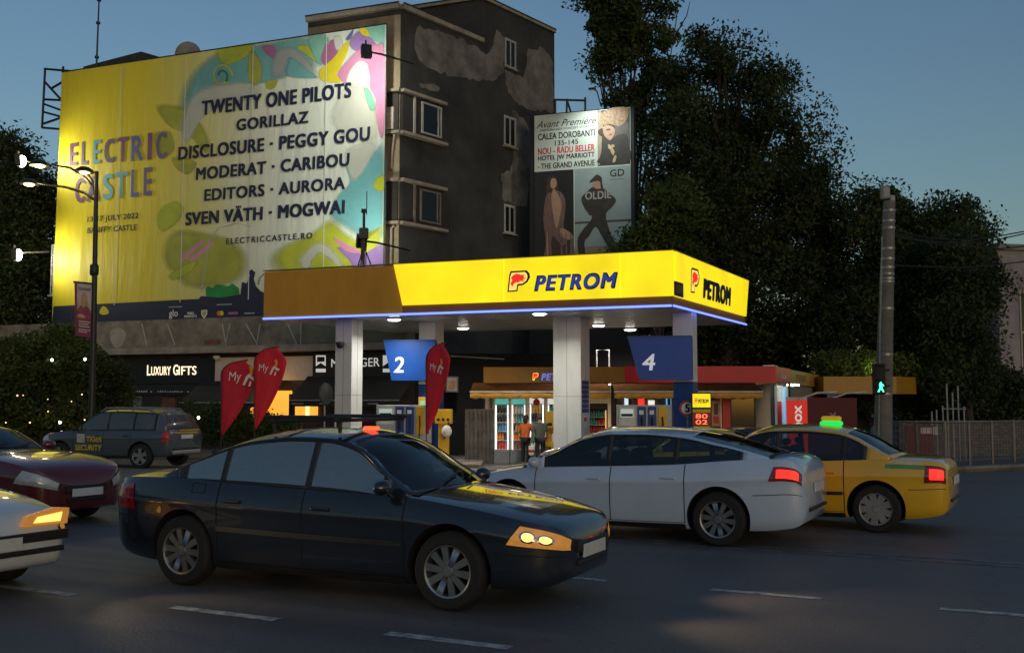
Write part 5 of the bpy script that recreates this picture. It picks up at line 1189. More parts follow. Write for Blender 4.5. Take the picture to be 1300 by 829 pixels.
tree('street_shrub','small dark shrub beside the lamp post in front of the black shop fronts','shrub',140,37,[(140,488,18,26),(150,505,16,20),(132,512,12,24)],70,110,0.068,.4,67,LEAF,None,.05)
tree('screen_hedge','dark hedge row behind the fence at the right edge','hedge',1210,49,[(1180,500,60,40),(1230,500,50,40),(1120,505,40,24),(1270,505,40,36),(1060,500,40,20)],260,105,0.124,.9,71,LEAF,None,.1)
tree('backing_hedge','dark mass of bushes behind the kiosk roof','hedge',900,54,[(760,420,70,60),(850,430,80,60),(940,440,80,60),(1020,450,60,50)],330,110,0.161,1.2,73,LEAF,None,.1)
# small lights in the shrub and along the terrace
FAIRY = E('fairy_bulb', (1.0,.62,.25), 2.5); FAIRW = E('white_bulb', (1.0,.95,.85), 12)
rnd = random.Random(4)
t = thing('fairy_lights', 'string of tiny warm bulbs among the leaves of the large shrub', 'lights', at(50,560,35.4))
mb = MB()
for i in range(13):
    p = at(rnd.uniform(2,118), 495+66*rnd.random(), 35.4+rnd.uniform(-.5,.2))-t.location; mb.ball(p, .016+.014*rnd.random(), n=8, m=5)
mb.build('bulbs', FAIRY, t); mb = MB()
for px, py in ((66,457),(108,456),(76,536),(252,530)): p = at(px,py,35.0)-t.location; mb.ball(p, .045, n=10, m=6)
mb.build('bulbs', FAIRW, t)
mb = MB(); pr = None
for i in range(40): pass
mb.path([at(x_, 505+18*math.sin(x_*.11), 35.3)-t.location for x_ in range(0,125,6)], .008, 5); mb.build('cable', BLACK, t)
p = at(52,540,34.6); lamp('POINT','terrace_glow',p,6,(1.0,.6,.25),None,None,shadow_soft_size=.3)

# ================================================================== street lamp on the left
Y = 31.0; X0 = (118.5-650)/FPX*Y; z0 = gz(X0, Y)
sl = thing('street_lamp', 'tall dark lamp post with two lit arms and a portrait pennant on its pole', 'street lamp', (X0, Y, z0))
S_ = lambda px, py, dy=0: at(px, py, Y+dy)-sl.location
mb = MB(); b_ = S_(117,505); mb.path([(0,0,0),S_(119,420),S_(122.5,218)], [.10,.085,.06], 12); mb.lathe([(.16,0),(.16,.5),(.11,.6)], 14); mb.lathe([(.10,0),(.13,.05),(.13,.3),(.10,.35)], 14, S_(119.5,350)); mb.build('pole', DARKM, sl)
mb = MB(); mb.path([S_(122,255),S_(119,238),S_(105,222),S_(88,213,-.3),S_(68,210,-.5)], [.05,.045,.04,.035,.03], 8); mb.path([S_(122,240),S_(116,228),S_(111,221)], .035, 8)
mb.path([S_(122,255),S_(108,245),S_(84,238,.4),S_(62,235,.8),S_(42,231,1)], [.05,.045,.04,.035,.03], 8); mb.build('arms', DARKM, sl)
for px, py, dy in ((50,210,-.6),(107,218.5,0),(37,233.5,1.0)):
    c = S_(px, py, dy); mb = MB(); mb.lathe([(0,.16),(.12,.15),(.25,.07),(.30,.0),(.28,-.02),(.17,-.02)], 24, c); hd = mb.build('lamp_head', DARKM, sl)
    mb = MB(); mb.lathe([(.17,-.02),(.13,-.06),(0,-.09)], 20, c); mb.build('lens', E('street_lamp_lens', (1.0,.62,.25), 5), hd)
    lamp('POINT','street_glow',(c.x,c.y,c.z-.25),40,(1.0,.70,.35),sl,None,shadow_soft_size=.15)
mb = MB(); a, b, c, d = S_(95,359), S_(119,361), S_(117,429), S_(96,426)
mb.tube(S_(93.5,358), S_(120,360.5), .03); mb.tube(S_(95,427), S_(118,430), .02); mb.build('pennant_rod', DARKM, sl)
def pen(u, v, off): return ((a.x+(b.x-a.x)*u)*(1-v)+(d.x+(c.x-d.x)*u)*v, off, (a.z+(b.z-a.z)*u)*(1-v)+(d.z+(c.z-d.z)*u)*v)
mb = MB(); mb.grid([[pen(i/8, j/20, .015*math.sin(j*.7)) for j in range(21)] for i in range(9)], 0)
pn = mb.build('pennant', M('pennant_pale',(.50,.44,.45),.6,0,.06), sl, 0, False); pn.modifiers.new('t','SOLIDIFY').thickness = .008
mb = MB()
def pq(pts, mi, off, k=4, raw=False): mb.add([pen(u, v, off) for u, v in (pts if raw else smooth_loop(pts, k))], [tuple(range(len(pts)*(1 if raw else k)))], mi)
pq([(0,0),(.13,0),(.13,1),(0,1)], 0, -.026, raw=True); pq([(.13,.66),(1,.66),(1,1),(.13,1)], 0, -.028, raw=True)
pq([(.36,.26),(.46,.17),(.60,.18),(.70,.28),(.74,.44),(.62,.46),(.40,.46),(.34,.36)], 1, -.030); pq([(.44,.26),(.50,.20),(.58,.21),(.62,.28),(.58,.36),(.50,.38),(.45,.33)], 2, -.034)
pq([(.16,.52),(.34,.42),(.50,.46),(.66,.42),(.86,.50),(.92,.68),(.14,.68)], 3, -.036); pq([(.18,.60),(.40,.58),(.60,.62),(.55,.65),(.20,.64)], 2, -.039)
for i, (u0, u1, v) in enumerate(((.22,.88,.09),(.24,.86,.115))): pq([(u0,v),(u1,v),(u1,v+.012),(u0,v+.012)], 4, -.040, raw=True)
for i, (u0, u1, v) in enumerate(((.22,.90,.71),(.22,.80,.755),(.22,.86,.80),(.22,.90,.86),(.22,.70,.90))): pq([(u0,v),(u1,v),(u1,v+.02),(u0,v+.02)], 5, -.040, raw=True)
mb.build('portrait_print', [M('pennant_plum',(.22,.03,.08),.6,0,.1), M('print_blond',(.42,.30,.13),.6,0,.2,8), M('print_skin',(.48,.28,.18),.6), M('print_plum_dress',(.26,.05,.09),.6,0,.25,6), M('print_grey_text',(.12,.09,.1),.6), M('print_pale_text',(.6,.5,.5),.6)], pn, 0, False)

# ================================================================== concrete pole with signal on the right
Y = 29.5; X0 = (1122-650)/FPX*Y; z0 = gz_n(30)
cp = thing('concrete_pole', 'leaning grey concrete pole with clamps, wires and a lit green walking signal', 'utility pole', (X0, Y, z0))
Q_ = lambda px, py, dy=0: at(px, py, Y+dy)-cp.location
CPM = M('pole_concrete', (.15,.145,.135), .85, 0, .22, 2.5, .4, 25)
mb = MB(); mb.path([Q_(1119.5,600),Q_(1124,420),Q_(1129,256)], [.26,.215,.165], 16); mb.build('shaft', CPM, cp)
for py in (268,281,290,316,329,340,348,354,358,392,450,500):
    px = 1129-(py-256)*.0277; r_ = (.165+(py-256)*.00026)+.012; c = Q_(px, py); mb = MB(); mb.lathe([(r_-.02,-.03),(r_,-.03),(r_,.03),(r_-.02,.03)], 18, c); mb.build('clamp', STEEL, cp)
mb = MB(); mb.rbox(-.1,.14,-.12,.12,0,.36,.05); mb.xf(Matrix.Translation(Q_(1123,253))); k = len(mb.v); mb.rbox(-.05,.1,-.1,.1,0,.2,.03); mb.xf(Matrix.Translation(Q_(1131,257)), k); mb.build('insulator', M('pale_insulator',(.30,.30,.29),.5), cp)
mb = MB(); mb.path([Q_(1117.5,400,-.2),Q_(1116.5,480,-.2),Q_(1115,600,-.2)], .022, 6); mb.path([Q_(1119.8,300,-.2),Q_(1118,400,-.2)], .02, 6); mb.build('cable', STEEL, cp)
mb = MB()
for pts in (((1133,291),(1165,300),(1200,304),(1232,305),(1262,301),(1300,294),(1345,283)),((1133,296),(1170,306),(1210,309),(1250,308),(1300,297),(1345,289)),((1134,337),(1180,339),(1220,340),(1262,337),(1300,332),(1345,326)),((1133,300),(1200,312),(1270,316),(1345,308)),((1268,368),(1300,376),(1345,390))):
    w = [at(x, y, Y+(x-1130)*.035)-cp.location for x, y in pts]; mb.path(w, .022, 5)
mb.build('wire', BLACK, cp)
# pedestrian signal
c = Q_(1117,500,-.4)
mb = MB(); mb.rbox(-.17,.13,-.14,.14,-.02,.86,.03); 
for zz in (.40,.80): mb.prism([(-.14,zz),(.10,zz),(.10,zz+.02),(-.14,zz+.02)], -.34,-.13)
mb.box(-.1,.3,.0,.06,.2,.26); mb.box(-.1,.3,.0,.06,.65,.71); mb.xf(Matrix.Translation(c)); mb.build('signal_housing', BLACK, cp)
mb = MB(); g = [(.0,.33),(.035,.36),(.02,.39),(-.02,.37),(-.05,.30),(-.03,.22),(-.10,.08),(-.05,.08),(.0,.18),(.06,.08),(.10,.08),(.04,.22),(.05,.29),(.09,.25),(.1,.28),(.04,.34)]
mb.add([(c.x-.02+x*.95, c.y-.146, c.z+z_*.92-.02) for x, z_ in g], [tuple(range(len(g)))]); mb.build('walking_figure', E('green_signal', (.05,1.0,.5), 3.2), cp)
# pale sign board behind the pole, small camera on the shed
# ================================================================== railing, gate and right hand house
FX = [at(1140,595,33.6), at(1212,599,31.3), at(1300,597,33.5), at(1420,590,38)]
FRF = [Vector((p.x,p.y)) for p in FX]
RAILM = M('railing_grey', (.13,.13,.135), .5, .4, .2, 6)
fence = thing('street_fence', 'grey steel railing along the pavement right of the yellow taxi', 'fence', (FX[1].x, FX[1].y+.6, gz_n(30)+.12))
mb1 = MB(); mb2 = MB(); H = 1.35
base = Vector((FX[1].x, FX[1].y))
pts = [FRF[0]-base, FRF[1]-base, FRF[2]-base, FRF[3]-base]
for i in range(3):
    a, b = pts[i], pts[i+1]; L_ = (b-a).length; n = max(1, round(L_/1.55))
    for k in range(n+(i == 2)):
        p = a.lerp(b, k/n); mb1 = MB(); mb1.box(p.x-.03,p.x+.03,p.y-.03,p.y+.03,0,H+.06); mb1.build('post', RAILM, fence)
    for zz in (.16, H): mb2.tube((a.x,a.y,zz),(b.x,b.y,zz),.025,n=6)
    m_ = round(L_/.17)
    for k in range(m_): p = a.lerp(b, (k+.5)/m_); mb2.tube((p.x,p.y,.16),(p.x,p.y,H),.009,n=5,cap=False)
RAILM = M('railing_grey', (.13,.13,.135), .5, .4, .2, 6)
mb2.build('bars', RAILM, fence)
Yg = 36.0; gt = thing('tall_bars', 'group of tall pale vertical pipes standing behind the railing', 'pipes', (at(1208,560,Yg).x, Yg, gz_n(30)))
G_ = lambda px, py: at(px,py,Yg)-gt.location
mb = MB()
for px, pt_ in ((1198,515),(1204,487),(1211,498),(1218,490),(1225,516),(1190,520),(1184,522)): mb.tube((G_(px,560).x,0,0), (G_(px,560).x,0,G_(px,pt_).z), .03, n=8)
for py in (519,): mb.tube((G_(1197,py).x,-.02,G_(1197,py).z),(G_(1226,py).x,-.02,G_(1197,py).z),.025,n=6)
mb.build('pipes', M('pale_steel',(.30,.31,.32),.5,.3,.15,5), gt)
Yb = 35.2; bd = thing('dark_red_board', 'dark red hoarding panel with two white notices behind the railing', 'board', (at(1152,560,Yb).x, Yb, gz_n(30)), R(4))
w = at(1186,560,Yb).x-bd.location.x; hh = at(1152,540,Yb).z-bd.location.z; mb = MB(); mb.box(0,w,0,.06,.1,hh); mb.build('panel', M('dark_red_paint',(.10,.016,.024),.6,0,.2,3), bd)
mb = MB(); mb.box(w*.52,w*.95,-.012,-.002,hh-.28,hh-.07); mb.build('notice', M('notice_white',(.42,.40,.40),.6,0,.1,8), bd)
mb = MB(); s_ = at(1202,548,Yb-.3); o = tag(mb.box(-.12,.12,0,.01,-.14,.14).build('paper_notice', M('notice_white',(.42,.40,.40),.6)), 'white paper notice fixed to the tall pale pipes', 'notice'); o.location = (s_.x, Yg-.06, s_.z)
WG = Frame(at(1142,560,37.5).x, 37.5, R(14)); st = thing('garden_wall', 'low stone wall behind the railing at the right edge', 'wall', (WG.o.x, WG.o.y, gz_n(30)), WG.a)
mb = MB(); mb.box(0,14,0,.35,0,1.35); mb.box(-.05,14.05,-.04,.39,1.352,1.44,1)
def stonemat():
    m = M('rubble_stone', (.16,.14,.13), .9, 0, .3, 2, .4, 12); t = m.node_tree; b = t.nodes['Principled BSDF']; tc = t.nodes.new('ShaderNodeTexCoord'); br = t.nodes.new('ShaderNodeTexBrick')
    br.inputs['Color1'].default_value = (.17,.15,.135,1); br.inputs['Color2'].default_value = (.09,.08,.078,1); br.inputs['Mortar'].default_value = (.05,.048,.045,1); br.inputs['Scale'].default_value = 2.2
    mp = t.nodes.new('ShaderNodeMapping'); mp.inputs['Rotation'].default_value = (R(90),0,0); t.links.new(tc.outputs['Object'], mp.inputs[0]); t.links.new(mp.outputs[0], br.inputs['Vector']); t.links.new(br.outputs[0], b.inputs['Base Color']); return m
mb.build('wall', [stonemat(), CONC], st)
HF = Frame(at(1268,400,60).x, 60.0, R(12)); hs_ = thing('grey_house', 'purple grey house wall at the right edge with a pale awning over its door', 'house', (HF.o.x, HF.o.y, gz_n(30)), HF.a)
zt_ = HF.hit(1285,318)[1]-gz_n(30); mb = MB(); mb.box(0,14,0,9,0,zt_); mb.build('wall', M('mauve_render',(.30,.27,.29),.9,0,.25,.5,.3,8), hs_)
mb = MB(); mb.box(-.15,14.2,-.2,9.2,zt_,zt_+.35); mb.build('roof_edge', M('grey_coping',(.22,.21,.21),.9,0,.2,2), hs_)
xr = HF.hit(1296,400)[0]; mb = MB(); mb.box(xr,xr+1.6,-.03,-.003,4.2,8.6); wn = mb.build('window', GLS, hs_); mb = MB()
for r in ((xr-.1,xr,4.1,8.7),(xr+1.6,xr+1.7,4.1,8.7),(xr,xr+1.6,4.1,4.2),(xr,xr+1.6,8.6,8.7),(xr,xr+1.6,6.2,6.32)): mb.box(r[0],r[1],-.06,-.002,r[2],r[3])
mb.build('frame', FRMW, wn)
a = HF.hit(1270,506,-1)[0]; b = HF.hit(1292,506,-1)[0]; z_ = HF.hit(1280,508,-1)[1]-gz_n(30); mb = MB(); mb.prism([(0,z_+.45),(-1.1,z_),(-1.1,z_-.06),(0,z_+.39)], a, b, 'x'); mb.build('door_awning', M('pale_awning',(.34,.33,.35),.6), hs_)
# far pole at the right edge
Yf = 58; p0 = at(1253,330,Yf); t = thing('thin_aerial', 'thin aerial pole rising beside the purple grey house', 'aerial', (p0.x, Yf, gz_n(30)))
mb = MB(); zt_ = at(1253,275,Yf).z-gz_n(30); mb.tube((0,0,0),(0,0,zt_),.09,.05); mb.tube((-.25,0,zt_-.6),(.25,0,zt_-.6),.03); mb.build('rod', DARKM, t)
# round mirror dish behind the left column
p0 = at(414,500,36.5); z0 = gz(p0.x, 36.5); t = thing('traffic_mirror', 'dark round traffic mirror seen from behind, left of the left white column', 'mirror', (p0.x, 36.5, z0), R(62))
h_ = p0.z-z0; mb = MB(); mb.lathe([(0,-.12),(.2,-.10),(.38,-.03),(.40,.02),(0,.03)], 26, (0,0,h_), 'y'); mb.build('shell', M('mirror_back',(.05,.055,.055),.5,0,.2,4), t)
mb = MB(); mb.tube((0,.06,0),(0,.06,h_+.1),.035); mb.build('post', STEEL, t)
# ================================================================== vehicles
def pchip(pts):
    xs = [p[0] for p in pts]; ys = [p[1] for p in pts]; n = len(xs); h = [xs[i+1]-xs[i] for i in range(n-1)]; d = [(ys[i+1]-ys[i])/h[i] for i in range(n-1)]; m = [0.0]*n; m[0] = d[0]; m[-1] = d[-1]
    for i in range(1, n-1):
        if d[i-1]*d[i] > 0:
            w1, w2 = 2*h[i]+h[i-1], h[i]+2*h[i-1]; m[i] = (w1+w2)/(w1/d[i-1]+w2/d[i])
    def f(x):
        if x <= xs[0]: return ys[0]
        if x >= xs[-1]: return ys[-1]
        i = 0
        while x > xs[i+1]: i += 1
        t = (x-xs[i])/h[i]; return (2*t**3-3*t*t+1)*ys[i]+(t**3-2*t*t+t)*h[i]*m[i]+(-2*t**3+3*t*t)*ys[i+1]+(t**3-t*t)*h[i]*m[i+1]
    return f
SHAPE = pchip([(0,.90),(.10,.965),(.25,.985),(.5,1.0),(.68,1.0),(.84,.985),(1.0,.93)])
class Body:
    def __init__(s, sp):
        s.sp = sp; s.hw = sp['hw']; s.plan = pchip(sp['plan']); s.bot = pchip(sp['bottom']); s.deck = pchip(sp['deck']); s.roof = pchip(sp['roof'])
        s.crown = pchip(sp.get('crown', [(sp['x0'],.02),(sp['x0']+.3,.05),(0,.05),(sp['x1']-.4,.06),(sp['x1'],.02)]))
        s.xc, s.xb = sp['roof'][-1][0], sp['roof'][0][0]
    def LB(s, x, k):
        W_ = s.hw*s.plan(x); zb = s.bot(x); zc = s.deck(x); zs = zc-s.crown(x)
        if k <= 1:
            y = W_*SHAPE(k) + s.sp.get('crease',.010)*math.exp(-((k-.74)/.045)**2); z = zb+(zs-zb)*k
        else:
            q = k-1; y = W_*SHAPE(1)*(1-q); z = zs+(zc-zs)*(1-(1-q)**3.2)
        return Vector((x, y, z))
    def GH(s, x, t):
        sp = s.sp; zs = s.deck(x)-s.crown(x); zb = zs-.015; yb = s.hw*s.plan(x)*SHAPE(1)-.012
        zr = max(s.roof(x), zb+.004); hgt = zr-zb; ze = zr-min(.085, .28*hgt); yy = lambda z: yb-(z-zb)*sp.get('tumble',.36)-.10*(z-zb)**2
        if t <= 1: z = zb+(ze-zb)*t; y = yy(z)
        else:
            q = t-1; ye = yy(ze); y = ye*(1-q); z = ze+(zr-ze)*(1-(1-q)**2.4)
        r = (y/yb)**2; span = s.xc-s.xb; u = (x-s.xb)/span
        x2 = x - sp.get('bowf',.16)*(r-.0)*max(0,(u-.55)/.45)**1.5 + sp.get('bowr',.12)*r*max(0,(.4-u)/.4)**1.5
        return Vector((x2, y, z))
def patch(mb, F, xa, xb, k0, k1, nx, nk, off, side, mi=0):
    """sheet lying OFF proud of surface F; xa, xb may be functions of k"""
    fa = xa if callable(xa) else (lambda k: xa); fb_ = xb if callable(xb) else (lambda k: xb)
    P = []
    for i in range(nx+1):
        row = []
        for j in range(nk+1):
            k = k0+(k1-k0)*j/nk; a, b = fa(k), fb_(k); x = a+(b-a)*i/nx; e = .004
            p = F(x, k); du = F(x+e, k)-F(x-e, k); dv = F(x, min(2,k+e))-F(x, max(0,k-e)); n = du.cross(dv)
            n = n.normalized() if n.length > 1e-9 else Vector((0,0,1))
            if n.dot(Vector((0, p.y, p.z-.45))) < 0: n = -n
            p = p+n*off; row.append((p.x, p.y*side, p.z))
        P.append(row)
    mb.grid(P, mi); return mb
def disc(F, x, k, rx, rk, off, sd, mat, name, parent):
    mb = MB(); P = []
    for i in range(5):
        row = []
        for j in range(25):
            a = 2*math.pi*j/24; r = i/4; xx_, kk_ = x+rx*r*math.cos(a), k+rk*r*math.sin(a); e = .004; p = F(xx_, kk_)
            n = (F(xx_+e, kk_)-F(xx_-e, kk_)).cross(F(xx_, kk_+e)-F(xx_, kk_-e)); n = n.normalized() if n.length > 1e-9 else Vector((0,0,1))
            if n.dot(Vector((0, p.y, p.z-.45))) < 0: n = -n
            p = p+n*(off+.006*(1-r*r)); row.append((p.x, p.y*sd, p.z))
        P.append(row)
    mb.grid(P); return mb.build(name, mat, parent, 0)
TYRE = M('tyre_rubber', (.014,.014,.015), .8, 0, .25, 20, .3, 60); ALLOY = M('alloy_rim', (.36,.37,.38), .32, .85, .1, 5); STEELCAP = M('grey_wheel_cover', (.27,.28,.29), .45, .3, .15, 6)
def carglass(name, tint, veil, ior=1.75, base=0.0):
    m = bpy.data.materials.new(name); m.use_nodes = True; t = m.node_tree; L = t.links.new; t.nodes.remove(t.nodes['Principled BSDF'])
    tr = t.nodes.new('ShaderNodeBsdfTransparent'); tr.inputs[0].default_value = (*tint,1); df = t.nodes.new('ShaderNodeBsdfDiffuse'); df.inputs[0].default_value = (.30,.40,.44,1)
    gl = t.nodes.new('ShaderNodeBsdfGlossy'); gl.inputs['Roughness'].default_value = .03; fr = t.nodes.new('ShaderNodeFresnel'); fr.inputs[0].default_value = ior; ad = t.nodes.new('ShaderNodeMath'); ad.inputs[1].default_value = base; L(fr.outputs[0], ad.inputs[0])
    m1 = t.nodes.new('ShaderNodeMixShader'); m1.inputs[0].default_value = veil; L(tr.outputs[0], m1.inputs[1]); L(df.outputs[0], m1.inputs[2])
    m2 = t.nodes.new('ShaderNodeMixShader'); L(ad.outputs[0], m2.inputs[0]); L(m1.outputs[0], m2.inputs[1]); L(gl.outputs[0], m2.inputs[2]); L(m2.outputs[0], t.nodes['Material Output'].inputs[0]); return m
GLASS = carglass('car_glass', (.42,.47,.48), .02); GLASSP = carglass('sky_reflection_glass', (.60,.68,.70), .35, 1.6, .30); GLASSV = carglass('suv_glass', (.25,.3,.3), .22)  # saloon side panes: pale veil puts the bright sky reflection into the glass
SEAT = M('dark_seat_fabric', (.035,.034,.035), .85, 0, .3, 20); HEADLINER = M('pale_headliner', (.30,.29,.27), .9, 0, .1, 5); TRIM = M('black_plastic_trim', (.016,.016,.017), .55, 0, .2, 10); CHROME = M('chrome', (.6,.6,.6), .15, 1, 0)
PLATE = M('number_plate', (.62,.63,.62), .4, 0, .04); WELL = M('wheel_well', (.006,.006,.006), .9, 0, 0)
LENS = M('headlamp_lens', (.45,.46,.46), .08, .1, .15, 12, spec=.9); TAILOFF = M('tail_lamp_dark', (.22,.008,.008), .12, 0, .1, 20, coat=.8)
def wheel_meshes(r, w, style):
    k = (r, w, style)
    if k in WM: return WM[k]
    mb = MB(); h = w/2
    mb.lathe([(r*.66,-h*.86),(r*.70,-h),(r*.90,-h),(r*.97,-h*.8),(r,-h*.5),(r,h*.5),(r*.97,h*.8),(r*.90,h),(r*.70,h),(r*.66,h*.86),(r*.66,-h*.86)], 44, (0,0,0), 'y'); ty = mb.mesh('wheel', TYRE)
    mb = MB(); ro = r*.67; mb.lathe([(ro,-h*.9),(ro,-h*.96),(ro*.93,-h*.9),(ro*.90,-h*.3),(ro*.9,h*.8)], 40, (0,0,0), 'y'); mb.lathe([(0,-h*.10),(ro*.9,-h*.10)], 40, (0,0,0), 'y', 1)
    ns = {'alloy':10,'five':5,'cover':9}[style]
    for i in range(ns):
        a = 2*math.pi*i/ns; st = len(mb.v); wd = {'alloy':.028,'five':.055,'cover':.042}[style]
        mb.prism([(-wd*.7,.0),(wd*.7,.0),(wd*1.15,ro*.92),(-wd*1.15,ro*.92)], -h*.80, -h*.55); mb.xf(Matrix.Rotation(a,4,'Y'), st)
    mb.lathe([(0,-h*.92),(ro*.2,-h*.90),(ro*.26,-h*.6)], 20, (0,0,0), 'y')
    rm = mb.mesh('rim', [ALLOY if style != 'cover' else STEELCAP, WELL]); WM[k] = (ty, rm); return WM[k]
WM = {}
def evaluated(o, name):
    bpy.context.view_layer.update(); dg = bpy.context.evaluated_depsgraph_get(); me = bpy.data.meshes.new_from_object(o.evaluated_get(dg)); me.name = name
    old = o.data; o.modifiers.clear(); o.data = me; bpy.data.meshes.remove(old); return o
def car(name, label, cat, loc, rz, sp, paint, group=None, trim=None):
    B_ = Body(sp); t = thing(name, label, cat, loc, rz, group); x0, x1 = sp['x0'], sp['x1']; r = sp['wr']
    # lower shell
    xs = sorted(set([x0, x0+.012, x0+.035, x0+.08, x0+.14] + [x0+.2+(x1-x0-.4)*i/54 for i in range(55)] + [x1-.14, x1-.08, x1-.035, x1-.012, x1]))
    ks = [0,.05,.1,.18,.28,.4,.5,.6,.66,.70,.74,.78,.84,.9,.95,1.0,1.04,1.1,1.2,1.35,1.55,1.78,2.0]
    rows = []
    for x in xs:
        p = [B_.LB(x, k) for k in ks]; rows.append([(q_.x, q_.y, q_.z) for q_ in p]+[(q_.x, -q_.y, q_.z) for q_ in reversed(p[:-1])])
    mb = MB(); n = len(rows[0]); vs = [v for row in rows for v in row]
    fs = [(i*n+j, (i+1)*n+j, (i+1)*n+(j+1) % n, i*n+(j+1) % n) for i in range(len(rows)-1) for j in range(n)]
    mb.add(vs, fs, 0, True)
    for e_ in (0, (len(rows)-1)*n):            # rounded nose and tail caps
        c = Vector((0,0,0))
        for v in mb.v[e_:e_+n]: c += Vector(v)
        c /= n; ci = len(mb.v); mb.v.append((c.x+(.02 if e_ else -.02), 0, c.z)); 
        for j in range(n): mb.f.append((e_+j, e_+(j+1) % n, ci)); mb.m.append(0); mb.sm.append(True)
    body = mb.build('body', [paint, WELL], t, 0)
    cut = MB()
    for ax in (sp['af'], sp['ar']):
        for sd in (-1, 1): cut.lathe([(0,-.22),(r+.055,-.22),(r+.055,.30),(0,.30)], 40, (ax, sd*(B_.hw-.06), r+.01), 'y', 1)
    co = cut.build('cutter', [paint, WELL], None, 0)
    co.location = loc; co.rotation_euler = (0,0,rz)
    for p_ in co.data.polygons: p_.material_index = 1
    md = body.modifiers.new('arches', 'BOOLEAN'); md.operation = 'DIFFERENCE'; md.object = co; md.solver = 'EXACT'
    evaluated(body, 'body'); bpy.data.objects.remove(co)
    body.data.set_sharp_from_angle(angle=R(38))
    # greenhouse shell: pillars, roof and openings
    xc, xb = B_.xc, B_.xb; w1, b1 = sp['w1'], sp['b1']; ws = sp['win']; g = .035
    ed = sorted(set([round(v, 4) for v in [xb+(xc-xb)*i/46 for i in range(47)] + [ws[i]+g for i in range(len(ws)-1)] + [ws[i+1]-g for i in range(len(ws)-1)] + [w1+.02, xc-.05, xb+.08, b1-.02]]))
    gk = [0,.035,.10,.3,.5,.7,.85,.93,.985,1.0,1.05,1.10,1.16,1.22,1.36,1.55,1.78,2.0]
    holes = [(ws[i]+g, ws[i+1]-g) for i in range(len(ws)-1)]
    def is_hole(x, k):
        if .10 < k < .93: return any(a < x < b for a, b in holes)
        if k > 1.10 and w1+.02 < x < xc-.05: return True
        return k > 1.16 and xb+.08 < x < b1-.02
    mb = MB(); mt_ = MB()
    for sd in (1, -1):
        P = [[B_.GH(x, k) for k in gk] for x in ed]; nk = len(gk)
        vs = [(p.x, p.y*sd, p.z) for row in P for p in row]; fp, ft = [], []
        for i in range(len(ed)-1):
            for j in range(nk-1):
                xm_, km = (ed[i]+ed[i+1])/2, (gk[j]+gk[j+1])/2
                if is_hole(xm_, km): continue
                f_ = (i*nk+j, (i+1)*nk+j, (i+1)*nk+j+1, i*nk+j+1)
                (ft if .035 < km < .985 and ws[0]-.05 < xm_ < ws[-1]+.05 else fp).append(f_)
        mb.add(vs, fp, 0, True); mt_.add(vs, ft, 0, True)
    cb_ = mb.build('cabin', sp.get('roof_mat', paint), t, 50); so = cb_.modifiers.new('t','SOLIDIFY'); so.thickness = .018; so.offset = -1
    tb_ = mt_.build('window_surround', TRIM, t, 50); so = tb_.modifiers.new('t','SOLIDIFY'); so.thickness = .03; so.offset = -1
    mb = MB(); patch(mb, B_.GH, w1+.02, xc-.05, 1.10, 2.0, 14, 12, -.004, 1); patch(mb, B_.GH, w1+.02, xc-.05, 1.10, 2.0, 14, 12, -.004, -1); mb.build('windscreen', GLASS, t, 0)
    mb = MB(); patch(mb, B_.GH, xb+.08, b1-.02, 1.16, 2.0, 14, 12, -.004, 1); patch(mb, B_.GH, xb+.08, b1-.02, 1.16, 2.0, 14, 12, -.004, -1); mb.build('rear_screen', sp.get('rear_glass', GLASS), t, 0)
    for y_, dy in ((-.30,.42),(.12,.44)):
        mb = MB(); F_ = lambda x, y: B_.GH(x, 2-min(.98, abs(y)/ (B_.hw*.8)))
        pa_, pb_ = F_(xc-.07, y_), F_(xc-.16, y_+dy); mb.path([(pa_.x+.02, y_, pa_.z+.02),(pb_.x+.01, y_+dy, pb_.z+.03)], .009, 5); mb.build('wiper', TRIM, t)
    # dark floor at the window line, dashboard, seats with headrests
    mb = MB()
    for sd in (1, -1): patch(mb, B_.LB, xb+.10, xc-.07, 1.06, 2.0, 16, 5, .008, sd)
    zb_ = B_.deck(ws[-2])-.04; xf_ = ws[-2]+.02; xr_ = max(ws[0]+.22, xb+.45)
    mb.rbox(xc-.60, xc-.42, -B_.hw*.78, B_.hw*.78, zb_-.02, zb_+.09, .03); mb.build('dashboard', SEAT, t)
    zt_ = B_.roof(xf_)-zb_
    for xx, ys in ((xf_, (-.36,.36)), (xr_, (-.36,.36))):
        for yy in ys:
            mb = MB(); h_ = min(.36, zt_*.62); mb.rbox(-.06,.06,-.23,.23,-.03,h_*.62,.05,0,3); st = len(mb.v); mb.rbox(-.045,.045,-.12,.12,h_*.70,h_,.04,0,3); mb.tube((0,-.06,h_*.55),(0,-.06,h_*.75),.008,n=6); mb.tube((0,.06,h_*.55),(0,.06,h_*.75),.008,n=6)
            mb.xf(Matrix.Translation((xx,yy,zb_)) @ Matrix.Rotation(R(-14),4,'Y')); mb.build('seat', SEAT, t)
    mb = MB(); mb.path([(.02*math.sin(a_*math.pi/8), .17*math.cos(a_*math.pi/8), .17*math.sin(a_*math.pi/8)) for a_ in range(17)], .014, 6, cap=False); mb.xf(Matrix.Translation((xc-.66,.36,zb_+.06)) @ Matrix.Rotation(R(-25),4,'Y')); mb.build('steering_wheel', TRIM, t)
